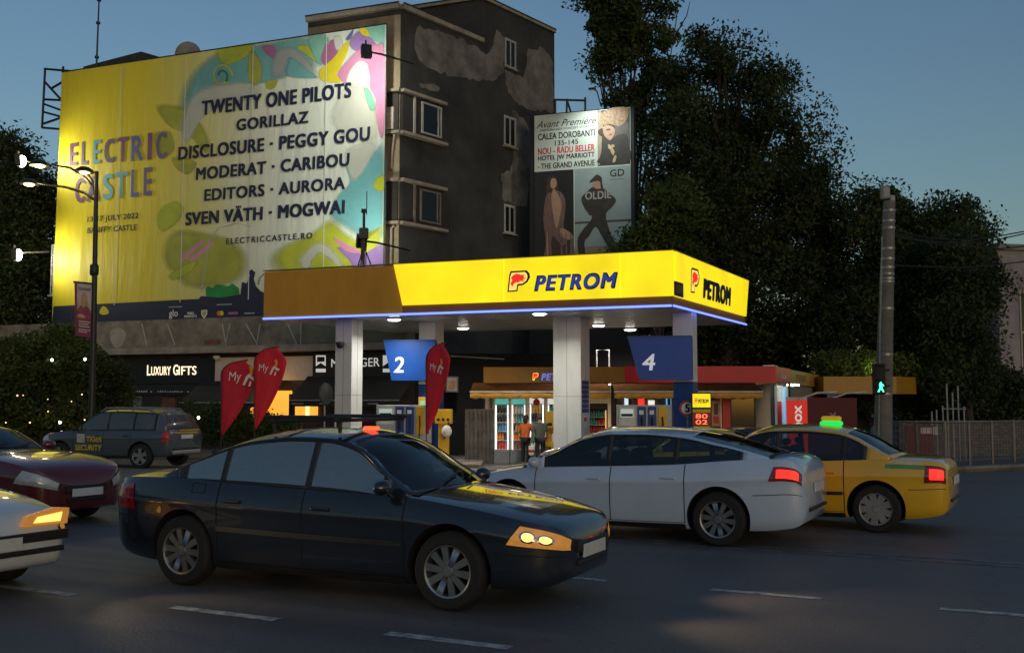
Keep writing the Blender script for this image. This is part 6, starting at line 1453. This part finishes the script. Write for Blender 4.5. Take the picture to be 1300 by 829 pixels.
    for sd in (1, -1):
        for a, b in holes:
            mb = MB(); patch(mb, B_.GH, a, b, .10, .93, 22, 8, -.004, sd); mb.build('side_window', sp.get('side_glass', GLASS), t, 0)
        # seams
        mb = MB()
        for x in sp['seams']: patch(mb, B_.LB, x-.006, x+.006, .10, .995, 1, 26, .0022, sd)
        patch(mb, B_.LB, sp['seams'][0], sp['seams'][-1], .10, .108, 30, 1, .0022, sd); mb.build('door_seam', WELL, t, 0)
        mb = MB(); patch(mb, B_.LB, sp['ar']+r+.08, sp['af']-r-.08, .0, .085, 20, 3, .006, sd); mb.build('sill', TRIM, t, 0)
        if 'strip' in sp: mb = MB(); patch(mb, B_.LB, sp['ar']+r+.1, sp['af']-r-.1, sp['strip'][0], sp['strip'][1], 24, 2, .012, sd); mb.build('side_moulding', trim or TRIM, t, 0)
        mb = MB(); patch(mb, B_.LB, sp['af']+r+.09, x1-.03, .50, .511, 10, 1, .0025, sd); patch(mb, B_.LB, x0+.03, sp['ar']-r-.09, .50, .511, 10, 1, .0025, sd)
        if sd < 0:
            fx = sp['ar']+.10
            for a_, b_, c_, d_ in ((fx,fx+.16,.855,.862),(fx,fx+.16,.955,.962),(fx,fx+.006,.855,.962),(fx+.155,fx+.161,.855,.962)): patch(mb, B_.LB, a_, b_, c_, d_, 3, 2, .0025, sd)
        mb.build('panel_gap', WELL, t, 0)
        for x in sp['handles']:
            p = B_.LB(x, .80); mb = MB(); mb.rbox(-.09,.09,-.012,.022,-.014,.014,.010); mb.xf(Matrix.Translation((p.x, p.y*sd+.012*sd, p.z)) @ Matrix.Scale(sd, 4, (0,1,0))); mb.build('door_handle', sp.get('handle_mat', paint), t)
        xm = sp['win'][-1]-.02; p = B_.LB(xm, 1.0); mb = MB(); mb.ball((0,.13,.075), .075, .105, .068, 16, 10); mb.tube((0,0,.0),(0,.08,.05),.022); mb.xf(Matrix.Translation((p.x, p.y*sd-.01*sd, p.z)) @ Matrix.Scale(sd, 4, (0,1,0))); mb.build('mirror', sp.get('mirror_mat', paint), t)
        hl = sp['head']; mb = MB(); patch(mb, B_.LB, lambda k: hl[0]-.015+(k-hl[2])*hl[4], hl[1]+.006, hl[2]-.015, hl[3]+.012, 14, 8, .004, sd); mb.build('headlight_bezel', TRIM, t, 0); mb = MB(); patch(mb, B_.LB, lambda k: hl[0]+(k-hl[2])*hl[4], hl[1], hl[2], hl[3], 14, 8, .007, sd)
        lt_ = mb.build('headlight', sp.get('head_mat', LENS), t, 0)
        if sp.get('head_emit'):
            for u, v, ru, rv in ((.40,.52,.155,.30),(.70,.50,.135,.27)):
                kk = lambda f: hl[2]+(hl[3]-hl[2])*f; xx = lambda f: hl[0]+(hl[1]-hl[0])*f
                disc(B_.LB, xx(u), kk(v), (hl[1]-hl[0])*ru, (hl[3]-hl[2])*rv, .010, sd, CHROME, 'reflector', lt_)
                disc(B_.LB, xx(u), kk(v), (hl[1]-hl[0])*ru*.72, (hl[3]-hl[2])*rv*.72, .013, sd, sp['head_emit'], 'lit_element', lt_)
        tl = sp['tail']; mb = MB(); patch(mb, B_.LB, tl[0], lambda k: tl[1]-(k-tl[2])*tl[4], tl[2], tl[3], 14, 8, .007, sd); tl_ = mb.build('tail_light', sp.get('tail_mat', TAILOFF), t, 0)
        if sp.get('tail_emit'):
            kk = lambda f: tl[2]+(tl[3]-tl[2])*f; xx = lambda f: tl[0]+(tl[1]-tl[0])*f
            mb = MB(); patch(mb, B_.LB, xx(.10), xx(.75), kk(.2), kk(.8), 8, 4, .011, sd); mb.build('lit_element', sp['tail_emit'], tl_, 0)
        for ax in (sp['af'], sp['ar']):
            ty, rm = wheel_meshes(r, sp.get('ww',.21), sp['wheel']); wo = link('wheel', ty, t); wo.location = (ax, sd*(B_.hw-.115), r); wo.rotation_euler = (0, random.Random(ax*9+sd).uniform(0,3), 0 if sd < 0 else math.pi); link('rim', rm, wo)
    # nose and tail furniture
    zf = lambda f: B_.bot(x1)+(B_.deck(x1)-B_.bot(x1))*f; zr_ = lambda f: B_.bot(x0)+(B_.deck(x0)-B_.bot(x0))*f
    gw = B_.hw*B_.plan(x1)*1.15
    mb = MB(); mb.rbox(x1-.02,x1+.028,-gw,gw,zf(.50),zf(.86),.012); mb.rbox(x1-.02,x1+.026,-gw*.95,gw*.95,zf(.06),zf(.26),.012); mb.build('grille', TRIM, t)
    mb = MB(); mb.rbox(x1+.02,x1+.036,-.26,.26,zf(.30),zf(.30)+.11,.004); mb.build('number_plate', PLATE, t)
    gw = B_.hw*B_.plan(x0)*.8
    pz_ = zr_(sp.get('plate', .55)); mb = MB(); mb.rbox(x0-.040,x0-.02,-.26,.26,pz_,pz_+.11,.004); mb.build('number_plate', PLATE, t)
    mb = MB(); mb.rbox(x0-.03,x0+.02,-gw,gw,zr_(.02),zr_(.13),.012); mb.build('rear_valance', TRIM, t)
    return t, B_
def sedan(hw=.89, L=4.75, H=1.45, **kw):
    f = L/4.75; h = H/1.45; X = lambda pts: [(x*f, z*h) for x, z in pts]; P_ = lambda pts: [(x*f, w) for x, w in pts]
    sp = dict(x0=-2.40*f, x1=2.35*f, hw=hw, wr=.325, af=1.42*f, ar=-1.40*f, wheel='alloy',
      plan=P_([(-2.40,.70),(-2.385,.755),(-2.34,.81),(-2.25,.865),(-2.0,.925),(-1.4,.985),(-.6,1),(.6,1),(1.4,.985),(1.85,.945),(2.10,.87),(2.23,.77),(2.305,.64),(2.34,.48),(2.35,.34)]),
      bottom=X([(-2.40,.42),(-2.36,.30),(-2.2,.24),(-1.8,.20),(0,.18),(1.8,.19),(2.15,.21),(2.30,.25),(2.35,.34)]),
      deck=X([(-2.40,.78),(-2.37,.92),(-2.28,.99),(-2.1,1.02),(-1.6,1.03),(-.8,1.00),(.3,.965),(.95,.955),(1.35,.915),(1.8,.85),(2.1,.78),(2.25,.715),(2.32,.65),(2.35,.58)]),
      roof=X([(-1.86,1.0),(-1.55,1.14),(-1.15,1.31),(-.75,1.41),(-.25,1.45),(.1,1.44),(.42,1.37),(.78,1.17),(1.16,.93)]),
      w1=.34*f, b1=-.90*f, win=[-1.52*f,-1.0*f,-.02*f,.86*f], seams=[-.98*f,-.03*f,1.0*f], handles=[-.80*f,.17*f],
      head=(1.93*f,2.335*f,.64,.92,.35), tail=(-2.36*f,-2.02*f,.60,.92,.2))
    sp.update(kw); return sp
def paintm(name, c, rough=.28, metal=0.0, coat=1.0, var=.05): return M(name, c, rough, metal, var, 1.5, 0, coat=coat, rvar=.1)
HEADW = E('warm_headlamp', (1.0,.50,.12), 2.6); REDE = E('lit_tail_lamp', (1.0,.015,.01), 2.4)
AMBL = M('amber_lamp_lens', (.62,.25,.05), .12, 0, .15, 14, emit=.28, ecol=(1.0,.42,.08), spec=.8, bump=.35, bscale=60)
# dark saloon in front, heading right
dk = sedan(.885, 4.78, 1.47, side_glass=GLASSP, head_mat=AMBL, head_emit=HEADW, wheel='alloy', strip=(.44,.50))
t, B_ = car('dark_saloon', 'dark navy saloon heading right in front, headlight lit, black bar on its roof', 'car', (-1.46, 9.92, 0), R(-25), dk, paintm('navy_paint', (.012,.016,.026), .22))
mb = MB()
for x in (-.62, .12):
    z = B_.roof(x); mb.tube((x,-.52,z-.03),(x,-.52,z+.09),.018); mb.tube((x,.52,z-.03),(x,.52,z+.09),.018); mb.rbox(x-.03,x+.03,-.58,.58,z+.07,z+.105,.012)
for s_ in (-.5,.5): mb.rbox(-.72,.22,s_-.025,s_+.025,B_.roof(-.3)+.085,B_.roof(-.3)+.12,.012)
mb.build('roof_bar', TRIM, t)
mb = MB(); mb.rbox(-.07,.07,-.04,.04,0,.04,.012); mb.xf(Matrix.Translation((.20,-.12,B_.roof(.20)-.004))); mb.build('roof_lamp', E('red_roof_lamp', (1.0,.08,.03), 2.2), t)
d_ = Vector((math.cos(R(-25)), math.sin(R(-25)))); 
def beam(root, x, y, z, e): lamp('SPOT','headlamp_beam',(x,y,z),e,(1.0,.72,.40),root,(x+6,y,z-.75),spot_size=R(70),spot_blend=.8,shadow_soft_size=.08)
beam(t, 2.45, -.6, .62, 60); beam(t, 2.45, .6, .62, 60)
# silver fastback heading left
fb_ = sedan(.92, 4.70, 1.44, wheel='alloy', tail_emit=REDE, tail_mat=TAILOFF)
fb_['roof'] = [(-2.12,1.05),(-1.8,1.15),(-1.35,1.28),(-.9,1.365),(-.4,1.40),(.05,1.395),(.45,1.325),(.9,1.13),(1.34,.92)]
fb_['deck'] = [(-2.375,.82),(-2.34,.95),(-2.26,1.05),(-2.1,1.09),(-1.6,1.07),(-.8,1.0),(.3,.95),(.95,.925),(1.4,.89),(1.85,.81),(2.1,.74),(2.24,.665),(2.30,.6),(2.326,.54)]
fb_.update(w1=.35, b1=-1.0, win=[-1.72,-.85,.05,1.02], seams=[-.98,-.02,1.02], handles=[-.78,.2], tail=(-2.34,-1.98,.70,.90,.3), head=(1.85,2.27,.66,.92,.3), rear_glass=GLASS)
car('silver_fastback', 'silver white fastback car heading left behind the dark saloon, red tail lamp lit', 'car', (1.62, 13.75, 0), R(153), fb_, paintm('silver_white_paint', (.50,.60,.76), .3, .1))
# yellow taxi
tx = sedan(.865, 4.36, 1.42, wheel='cover', tail_emit=REDE, strip=(.40,.46), wr=.315, af=1.30, ar=-1.32)
f_, h_ = 4.36/4.75, 1.53/1.45
tx['roof'] = [(-1.62,1.0),(-1.40,1.12),(-1.08,1.30),(-.8,1.38),(-.3,1.415),(.1,1.405),(.40,1.34),(.74,1.15),(1.08,.93)]
tx.update(w1=.30, b1=-.92, win=[-1.22,-.92,.0,.82], seams=[-.92,-.01,.92], handles=[-.72,.2], tail=(-2.17,-1.92,.62,.93,.05), plate=.62)
TAXI = paintm('taxi_yellow_paint', (.74,.42,.012), .3)
t, B_ = car('yellow_taxi', 'yellow taxi saloon on the right with green lit roof sign and red tail lamp', 'taxi', (4.06, 15.05, gz(4.06,15.05)), R(151), tx, TAXI)
mb = MB(); zr = B_.roof(-.15); mb.rbox(-.15,.15,-.09,.09,.0,.07,.03,0); mb.rbox(-.135,.135,-.08,.08,.068,.14,.035,1); mb.xf(Matrix.Translation((-.62,.10,B_.roof(-.62)-.012))); mb.build('roof_sign', [E('taxi_green_light', (.03,.85,.12), .75), E('taxi_yellow_light', (.8,.52,.02), .22)], t)
for sd in (1,-1):
    mb = MB(); patch(mb, B_.LB, -1.95, -1.45, .86, .93, 8, 2, .004, sd, 0); patch(mb, B_.LB, -1.9, -1.5, .94, .975, 8, 1, .004, sd, 1); mb.build('side_decal', [M('green_decal', (.10,.32,.12), .4), M('white_decal', (.6,.6,.5), .4)], t, 0)
# maroon car and white car entering from the left
mr_ = sedan(.90, 4.9, 1.40, wheel='five')
mr_['roof'] = [(-1.92,1.02),(-1.5,1.18),(-1.1,1.32),(-.7,1.39),(-.3,1.40),(.0,1.36),(.35,1.20),(.72,.97)]
mr_['deck'] = [(-2.476,.8),(-2.44,.93),(-2.3,1.0),(-1.6,1.03),(-.8,1.03),(.3,1.03),(.8,1.025),(1.4,1.0),(1.9,.94),(2.2,.86),(2.35,.76),(2.40,.68),(2.424,.6)]
mr_.update(w1=-.12, b1=-.95, win=[-1.55,-1.0,-.3,.46], seams=[-1.0,-.3,.75], handles=[-.8,-.1])
car('maroon_car', 'dark maroon car with a long bonnet at the left edge behind the white car', 'car', (-8.15, 15.65, 0), R(-27), mr_, paintm('maroon_paint', (.11,.010,.014), .25))
wh = sedan(.88, 4.5, 1.46, head_mat=AMBL, head_emit=E('amber_headlamp', (1.0,.48,.10), 2.2), wheel='five')
wh['plan'] = [(-2.28,.70),(-2.2,.84),(-1.9,.93),(-1.3,.985),(-.6,1),(.6,1),(1.3,.985),(1.8,.95),(2.05,.91),(2.17,.86),(2.21,.80),(2.226,.74)]
t, _ = car('white_car', 'nose of a white car with an amber headlight at the left edge', 'car', (-6.45, 9.95, 0), R(-27), wh, paintm('white_car_paint', (.62,.66,.68), .3))
for sd in (1,-1):
    mb = MB(); mb.prism([(sd*.26,.61),(sd*.72,.60),(sd*.74,.74),(sd*.60,.755),(sd*.30,.70)], 2.20, 2.262, 'x'); hl_ = mb.build('headlight', AMBL, t)
    mb = MB(); mb.prism([(sd*.36,.635),(sd*.64,.63),(sd*.66,.71),(sd*.40,.685)], 2.26, 2.268, 'x'); mb.build('lit_element', E('amber_headlamp', (1.0,.48,.10), 2.2), hl_)
beam(t, 2.3, .6, .66, 45)
# security SUV parked in front of the shops, heading left
sv = dict(x0=-2.15, x1=2.16, hw=.91, wr=.345, ww=.22, af=1.35, ar=-1.32, wheel='five', tumble=.20, bowr=.05,
  plan=[(-2.15,.80),(-2.13,.85),(-2.05,.90),(-1.8,.945),(-1.3,.985),(-.5,1),(.6,1),(1.3,.985),(1.75,.94),(1.98,.86),(2.09,.77),(2.14,.68),(2.16,.60)],
  bottom=[(-2.15,.50),(-2.1,.38),(-1.9,.32),(0,.27),(1.8,.30),(2.05,.34),(2.16,.44)],
  deck=[(-2.15,.98),(-2.12,1.06),(-2.0,1.10),(-1.2,1.10),(0,1.08),(.9,1.07),(1.3,1.05),(1.75,1.0),(2.0,.92),(2.1,.82),(2.16,.70)],
  roof=[(-2.10,1.09),(-2.02,1.28),(-1.90,1.50),(-1.72,1.60),(-1.2,1.64),(-.4,1.66),(.05,1.65),(.38,1.55),(.72,1.32),(1.05,1.06)],
  w1=.28, b1=-1.76, win=[-1.72,-1.05,-.2,.78], seams=[-1.0,-.12,.88], handles=[-.85,.05], head=(1.72,2.12,.70,.94,.3), tail=(-2.14,-1.98,.56,.96,.0), plate=.66,
  tail_mat=M('suv_tail_lamp',(.45,.03,.03),.15,0,.1,12), side_glass=GLASSV, rear_glass=GLASSV, handle_mat=TRIM, mirror_mat=TRIM)
SUVP = paintm('slate_blue_paint', (.055,.066,.085), .3)
t, B_ = car('security_suv', 'dark slate security SUV with yellow lettering and roof rails parked before the shops', 'car', (-11.85, 31.2, gz(-11.85,31.2)), R(161), sv, SUVP)
mb = MB()
for sd in (1,-1):
    p = [B_.GH(x, 1.02) for x in (-1.6,-1.45,-.9,-.4,.0,.15)]; mb.path([(q_.x, q_.y*sd, q_.z+(.085 if 0 < i < 5 else .0)) for i, q_ in enumerate(p)], .032, 8)
    for x in (-.9,-.4): q_ = B_.GH(x,1.02); mb.tube((x,q_.y*sd,q_.z),(x,q_.y*sd,q_.z+.07),.022)
mb.build('roof_rails', STEEL, t); t.scale = (1.09,1.03,1.05)
YTX = M('yellow_vinyl', (.62,.45,.03), .5); GTX = M('pale_vinyl', (.45,.45,.42), .5)
TI = E
mb = MB(); y_ = B_.LB(.2,.5).y+.012
def side_text(mb, st, xa, xb, z0_, z1_, mi=0):   # text on the left (near) side reads towards the tail
    v, f = text_geo(st, .03, 0, 1.0); mb.add([(xa-p[0]*(xa-xb), y_, z0_+p[1]*(z1_-z0_)) for p in v], f, mi)
side_text(mb, 'TIGER', .42, -.10, .72, .88); side_text(mb, 'SECURITY', .78, -.10, .48, .64); mb.add([(.74,y_,.70),(.47,y_,.70),(.47,y_,.94),(.74,y_,.94)],[(0,1,2,3)],1)
mb.build('lettering', [YTX, GTX], t)
mb = MB()
def rear_mark(y0, y1, z0_, z1_, mi, xo): mb.box(xo-.004, xo, y0, y1, z0_, z1_, mi)
xo = -2.168
for y0, y1, z0_ in ((-.5,.5,.96),(-.55,.3,1.03)):
    y = y0
    while y < y1: rear_mark(y, y+.05, z0_, z0_+.045, 0, xo); y += .075
mb.build('rear_marks', [YTX, GTX], t)
mb = MB(); mb.rbox(-2.20,-2.12,-.62,.62,.40,.50,.02); mb.build('rear_bumper', M('bumper_silver',(.3,.31,.32),.4,.3,.1,4), t)
# cars standing in and behind the station
pk = sedan(.87, 4.4, 1.42, wheel='five')
car('parked_dark_car', 'dark car standing ahead of the security SUV, mostly hidden behind it', 'car', (-17.3, 38.2, gz(-17.3,38.2)), R(161), sedan(.88,4.5,1.50,wheel='five'), paintm('black_paint', (.010,.011,.013), .25))
car('yellow_saloon', 'bright yellow saloon at the pumps, only its roof showing above the silver car', 'car', (3.95, 22.3, gz(3.95,22.3)), R(172), sedan(.86,4.3,1.36,wheel='five'), paintm('yellow_paint', (.78,.60,.02), .3))
car('white_saloon', 'white car at the pump numbered 4, its roof just showing above the silver car', 'car', (2.75, 26.2, gz(2.75,26.2)), R(170), sedan(.86,4.2,1.38,wheel='five'), paintm('white_paint_gloss', (.68,.70,.68), .3))
car('black_hatchback', 'small black car facing the road between the price board and the yellow taxi', 'car', (6.25, 28.2, gz(6.25,28.2)), R(-108), sedan(.84,4.0,1.38,wheel='five',head_emit=E('small_white_lamp',(.9,1,.9),2)), paintm('black_paint', (.010,.011,.013), .25))

# ================================================================== two people at the kiosk, seen from behind
def skin(name, joints, edges, mat, parent, sub=2):
    names = list(joints); me = bpy.data.meshes.new(name); me.from_pydata([joints[n][0] for n in names], [(names.index(a), names.index(b)) for a, b in edges], [])
    o = link(name, me, parent); o.modifiers.new('skin','SKIN'); 
    for i, n in enumerate(names):
        sv_ = me.skin_vertices[0].data[i]; r_ = joints[n][1]; sv_.radius = r_ if isinstance(r_, tuple) else (r_, r_); sv_.use_root = (i == 0)
    md = o.modifiers.new('sub','SUBSURF'); md.levels = sub; md.render_levels = sub
    evaluated(o, name); o.data.materials.clear(); o.data.materials.append(mat)
    for p in o.data.polygons: p.use_smooth = True
    return o
SKINM = M('skin', (.42,.25,.18), .55, 0, .06, 10)
def person(px, Y, rz, Hh, label, top_mat, leg_mat, hair_mat, female, lean, arms):
    X = (px-650)/FPX*Y; t = thing('person', label, 'person', (X, Y, kz+.004), rz); k = Hh/1.75; V = lambda x, y, z: (x*k, y*k, z*k)
    sw = .175 if female else .205; hw_ = .10 if female else .095
    J = {'pelvis':(V(0,0,.96),(.15*k,.11*k)),'waist':(V(0,.01,1.12),(.125*k,.095*k) if female else (.15*k,.11*k)),'chest':(V(0,.0,1.32),(.155*k,.11*k) if female else (.185*k,.125*k)),'neck0':(V(0,-.01+lean*.3,1.46),.065*k),'neck':(V(0,.01+lean*.6,1.53),.05*k),'head':(V(0,.02+lean,1.60),(.072*k,.085*k)),'head2':(V(0,.02+lean,1.68),(.075*k,.09*k)),'crown':(V(0,.01+lean,1.745),.05*k)}
    Ed = [('pelvis','waist'),('waist','chest'),('chest','neck0'),('neck0','neck'),('neck','head'),('head','head2'),('head2','crown')]
    for s_, n in ((1,'l'),(-1,'r')):
        ex, hx = arms[n]
        J.update({'sh'+n:(V(s_*sw,0,1.42),.058*k),'el'+n:(V(*ex),.043*k),'wr'+n:(V(*hx),.03*k)})
        d = (Vector(hx)-Vector(ex)).normalized(); hp = Vector(hx)+d*.07; J['pm'+n] = (V(*hp),(.036*k,.02*k)); Ed += [('chest','sh'+n),('sh'+n,'el'+n),('el'+n,'wr'+n),('wr'+n,'pm'+n)]
        side = d.orthogonal().normalized()
        for fi in range(4):
            o_ = side*(.027-.018*fi); a_ = hp+d*.02+o_; b_ = a_+d*(.045-.006*abs(fi-1.3)); c_ = b_+d*.03+Vector((0,.012,0)); J['f%d%s' % (fi,n)] = (V(*a_),.0095*k); J['g%d%s' % (fi,n)] = (V(*b_),.0085*k); J['h%d%s' % (fi,n)] = (V(*c_),.007*k); Ed += [('pm'+n,'f%d%s' % (fi,n)),('f%d%s' % (fi,n),'g%d%s' % (fi,n)),('g%d%s' % (fi,n),'h%d%s' % (fi,n))]
        th = Vector(hx)+d*.03+side*.035; th2 = th+d*.04+side*.012; J['t'+n] = (V(*th),.011*k); J['u'+n] = (V(*th2),.009*k); Ed += [('pm'+n,'t'+n),('t'+n,'u'+n)]
        J.update({'hp'+n:(V(s_*hw_,0,.90),.092*k),'kn'+n:(V(s_*(hw_+.005),.015,.50),.058*k),'ca'+n:(V(s_*(hw_+.008),-.015,.34),.054*k),'an'+n:(V(s_*(hw_+.01),-.02,.09),.036*k),'he'+n:(V(s_*(hw_+.012),-.01,.045),.038*k),'to'+n:(V(s_*(hw_+.03),.15,.032),(.042*k,.026*k))})
        Ed += [('pelvis','hp'+n),('hp'+n,'kn'+n),('kn'+n,'ca'+n),('ca'+n,'an'+n),('an'+n,'he'+n),('he'+n,'to'+n)]
    skin('body', J, Ed, SKINM, t)
    g = lambda n, e: (J[n][0], tuple(c+e for c in J[n][1]) if isinstance(J[n][1], tuple) else J[n][1]+e)
    T = {n: g(n, .020) for n in ('waist','chest','neck0','shl','shr','ell','elr')}; T['hem'] = (V(0,.0,.90 if not female else .98),(.175*k,.135*k)); T['neck0'] = (V(0,-.005,1.475), .085*k); T['chest'] = (V(0,-.01,1.34), tuple(c+.04 for c in J['chest'][1]))
    te = [('waist','hem'),('waist','chest'),('chest','neck0'),('chest','shl'),('chest','shr'),('shl','ell'),('shr','elr')]
    if female:
        for n in 'lr': T['wr'+n] = g('wr'+n, .014); te.append(('el'+n,'wr'+n))
    skin('shirt', T, te, top_mat, t)
    Lg = {'pelvis':(J['pelvis'][0],(.165*k,.13*k))}; le = []
    for n in 'lr':
        for m_, e_ in (('hp',.018),('kn',.02),('ca',.016),('an',.028)): Lg[m_+n] = g(m_+n, e_)
        le += [('pelvis','hp'+n),('hp'+n,'kn'+n),('kn'+n,'ca'+n),('ca'+n,'an'+n)]
    skin('trousers', Lg, le, leg_mat, t)
    Sh = {}; 
    for n in 'lr':
        mb = MB(); h0, h1 = J['he'+n][0], J['to'+n][0]; mb.ball(((h0[0]+h1[0])/2,(h0[1]+h1[1])/2+.01,.04),.055,.14,.045,12,8); mb.build('shoe', BLACK, t)
    hx = J['head2'][0]; mb = MB(); mb.ball((hx[0],hx[1]-.018*k,hx[2]+.012*k),.098*k,.105*k,.105*k,16,10)
    if female: mb.path([(hx[0],hx[1]-.07*k,hx[2]),(hx[0],hx[1]-.10*k,hx[2]-.14*k),(hx[0],hx[1]-.08*k,hx[2]-.27*k)], [.085*k,.075*k,.03*k], 12)
    mb.build('hair', hair_mat, t)
    # face: eyes, nose, ears
    mb = MB(); mb.ball((hx[0],hx[1]+.108*k,hx[2]-.05*k),.012*k,.02*k,.022*k,8,6)
    for s_ in (-1,1): mb.ball((hx[0]+s_*.088*k,hx[1]+.0,hx[2]-.04*k),.012*k,.022*k,.034*k,8,6)
    mb.build('ears_and_nose', SKINM, t)
    mb = MB()
    for s_ in (-1,1): mb.ball((hx[0]+s_*.033*k,hx[1]+.092*k,hx[2]-.022*k),.012*k,.008*k,.008*k,8,6)
    mb.build('eyes', BLACK, t)
    return t
person(667.5, 34.7, R(-25), 1.66, 'woman in an orange top and black trousers facing the drinks fridge', M('orange_knit',(.72,.16,.035),.8,0,.15,12), M('black_trousers',(.015,.014,.016),.8,0,.2,6), M('brown_hair',(.05,.022,.012),.55,0,.3,25), True, .02,
       {'l':((.26,.02,1.18),(.20,.22,1.14)),'r':((-.25,.04,1.17),(-.12,.24,1.16))})
person(685.5, 34.3, R(12), 1.68, 'man in a grey short sleeved shirt and dark trousers beside the yellow stand', M('grey_cotton',(.11,.115,.10),.85,0,.2,8), M('dark_trousers',(.022,.016,.02),.8,0,.2,6), M('grey_hair',(.10,.065,.055),.6,0,.3,25), False, .035,
       {'l':((-.28,.0,1.16),(-.30,.06,.93))if False else ((.28,.0,1.16),(.27,.12,.94)),'r':((-.29,-.02,1.15),(-.30,.05,.90))})
t = thing('carrier_bag', 'small red and white carrier bag held by the man in grey', 'bag', (-0.0,0,0)); 
pm = bpy.data.objects['person.001'].matrix_basis @ Vector((-.30*.96,.055,.80)); t.location = (pm.x, pm.y, kz+.36); mb = MB(); mb.rbox(-.09,.09,-.05,.05,0,.32,.03,0); mb.rbox(-.092,.092,-.052,.052,.08,.2,.02,1); mb.path([(-.05,0,.31),(-.02,0,.43),(.02,0,.43),(.05,0,.31)],.008,6); mb.build('sack', [WHITEP, RFAS], t)
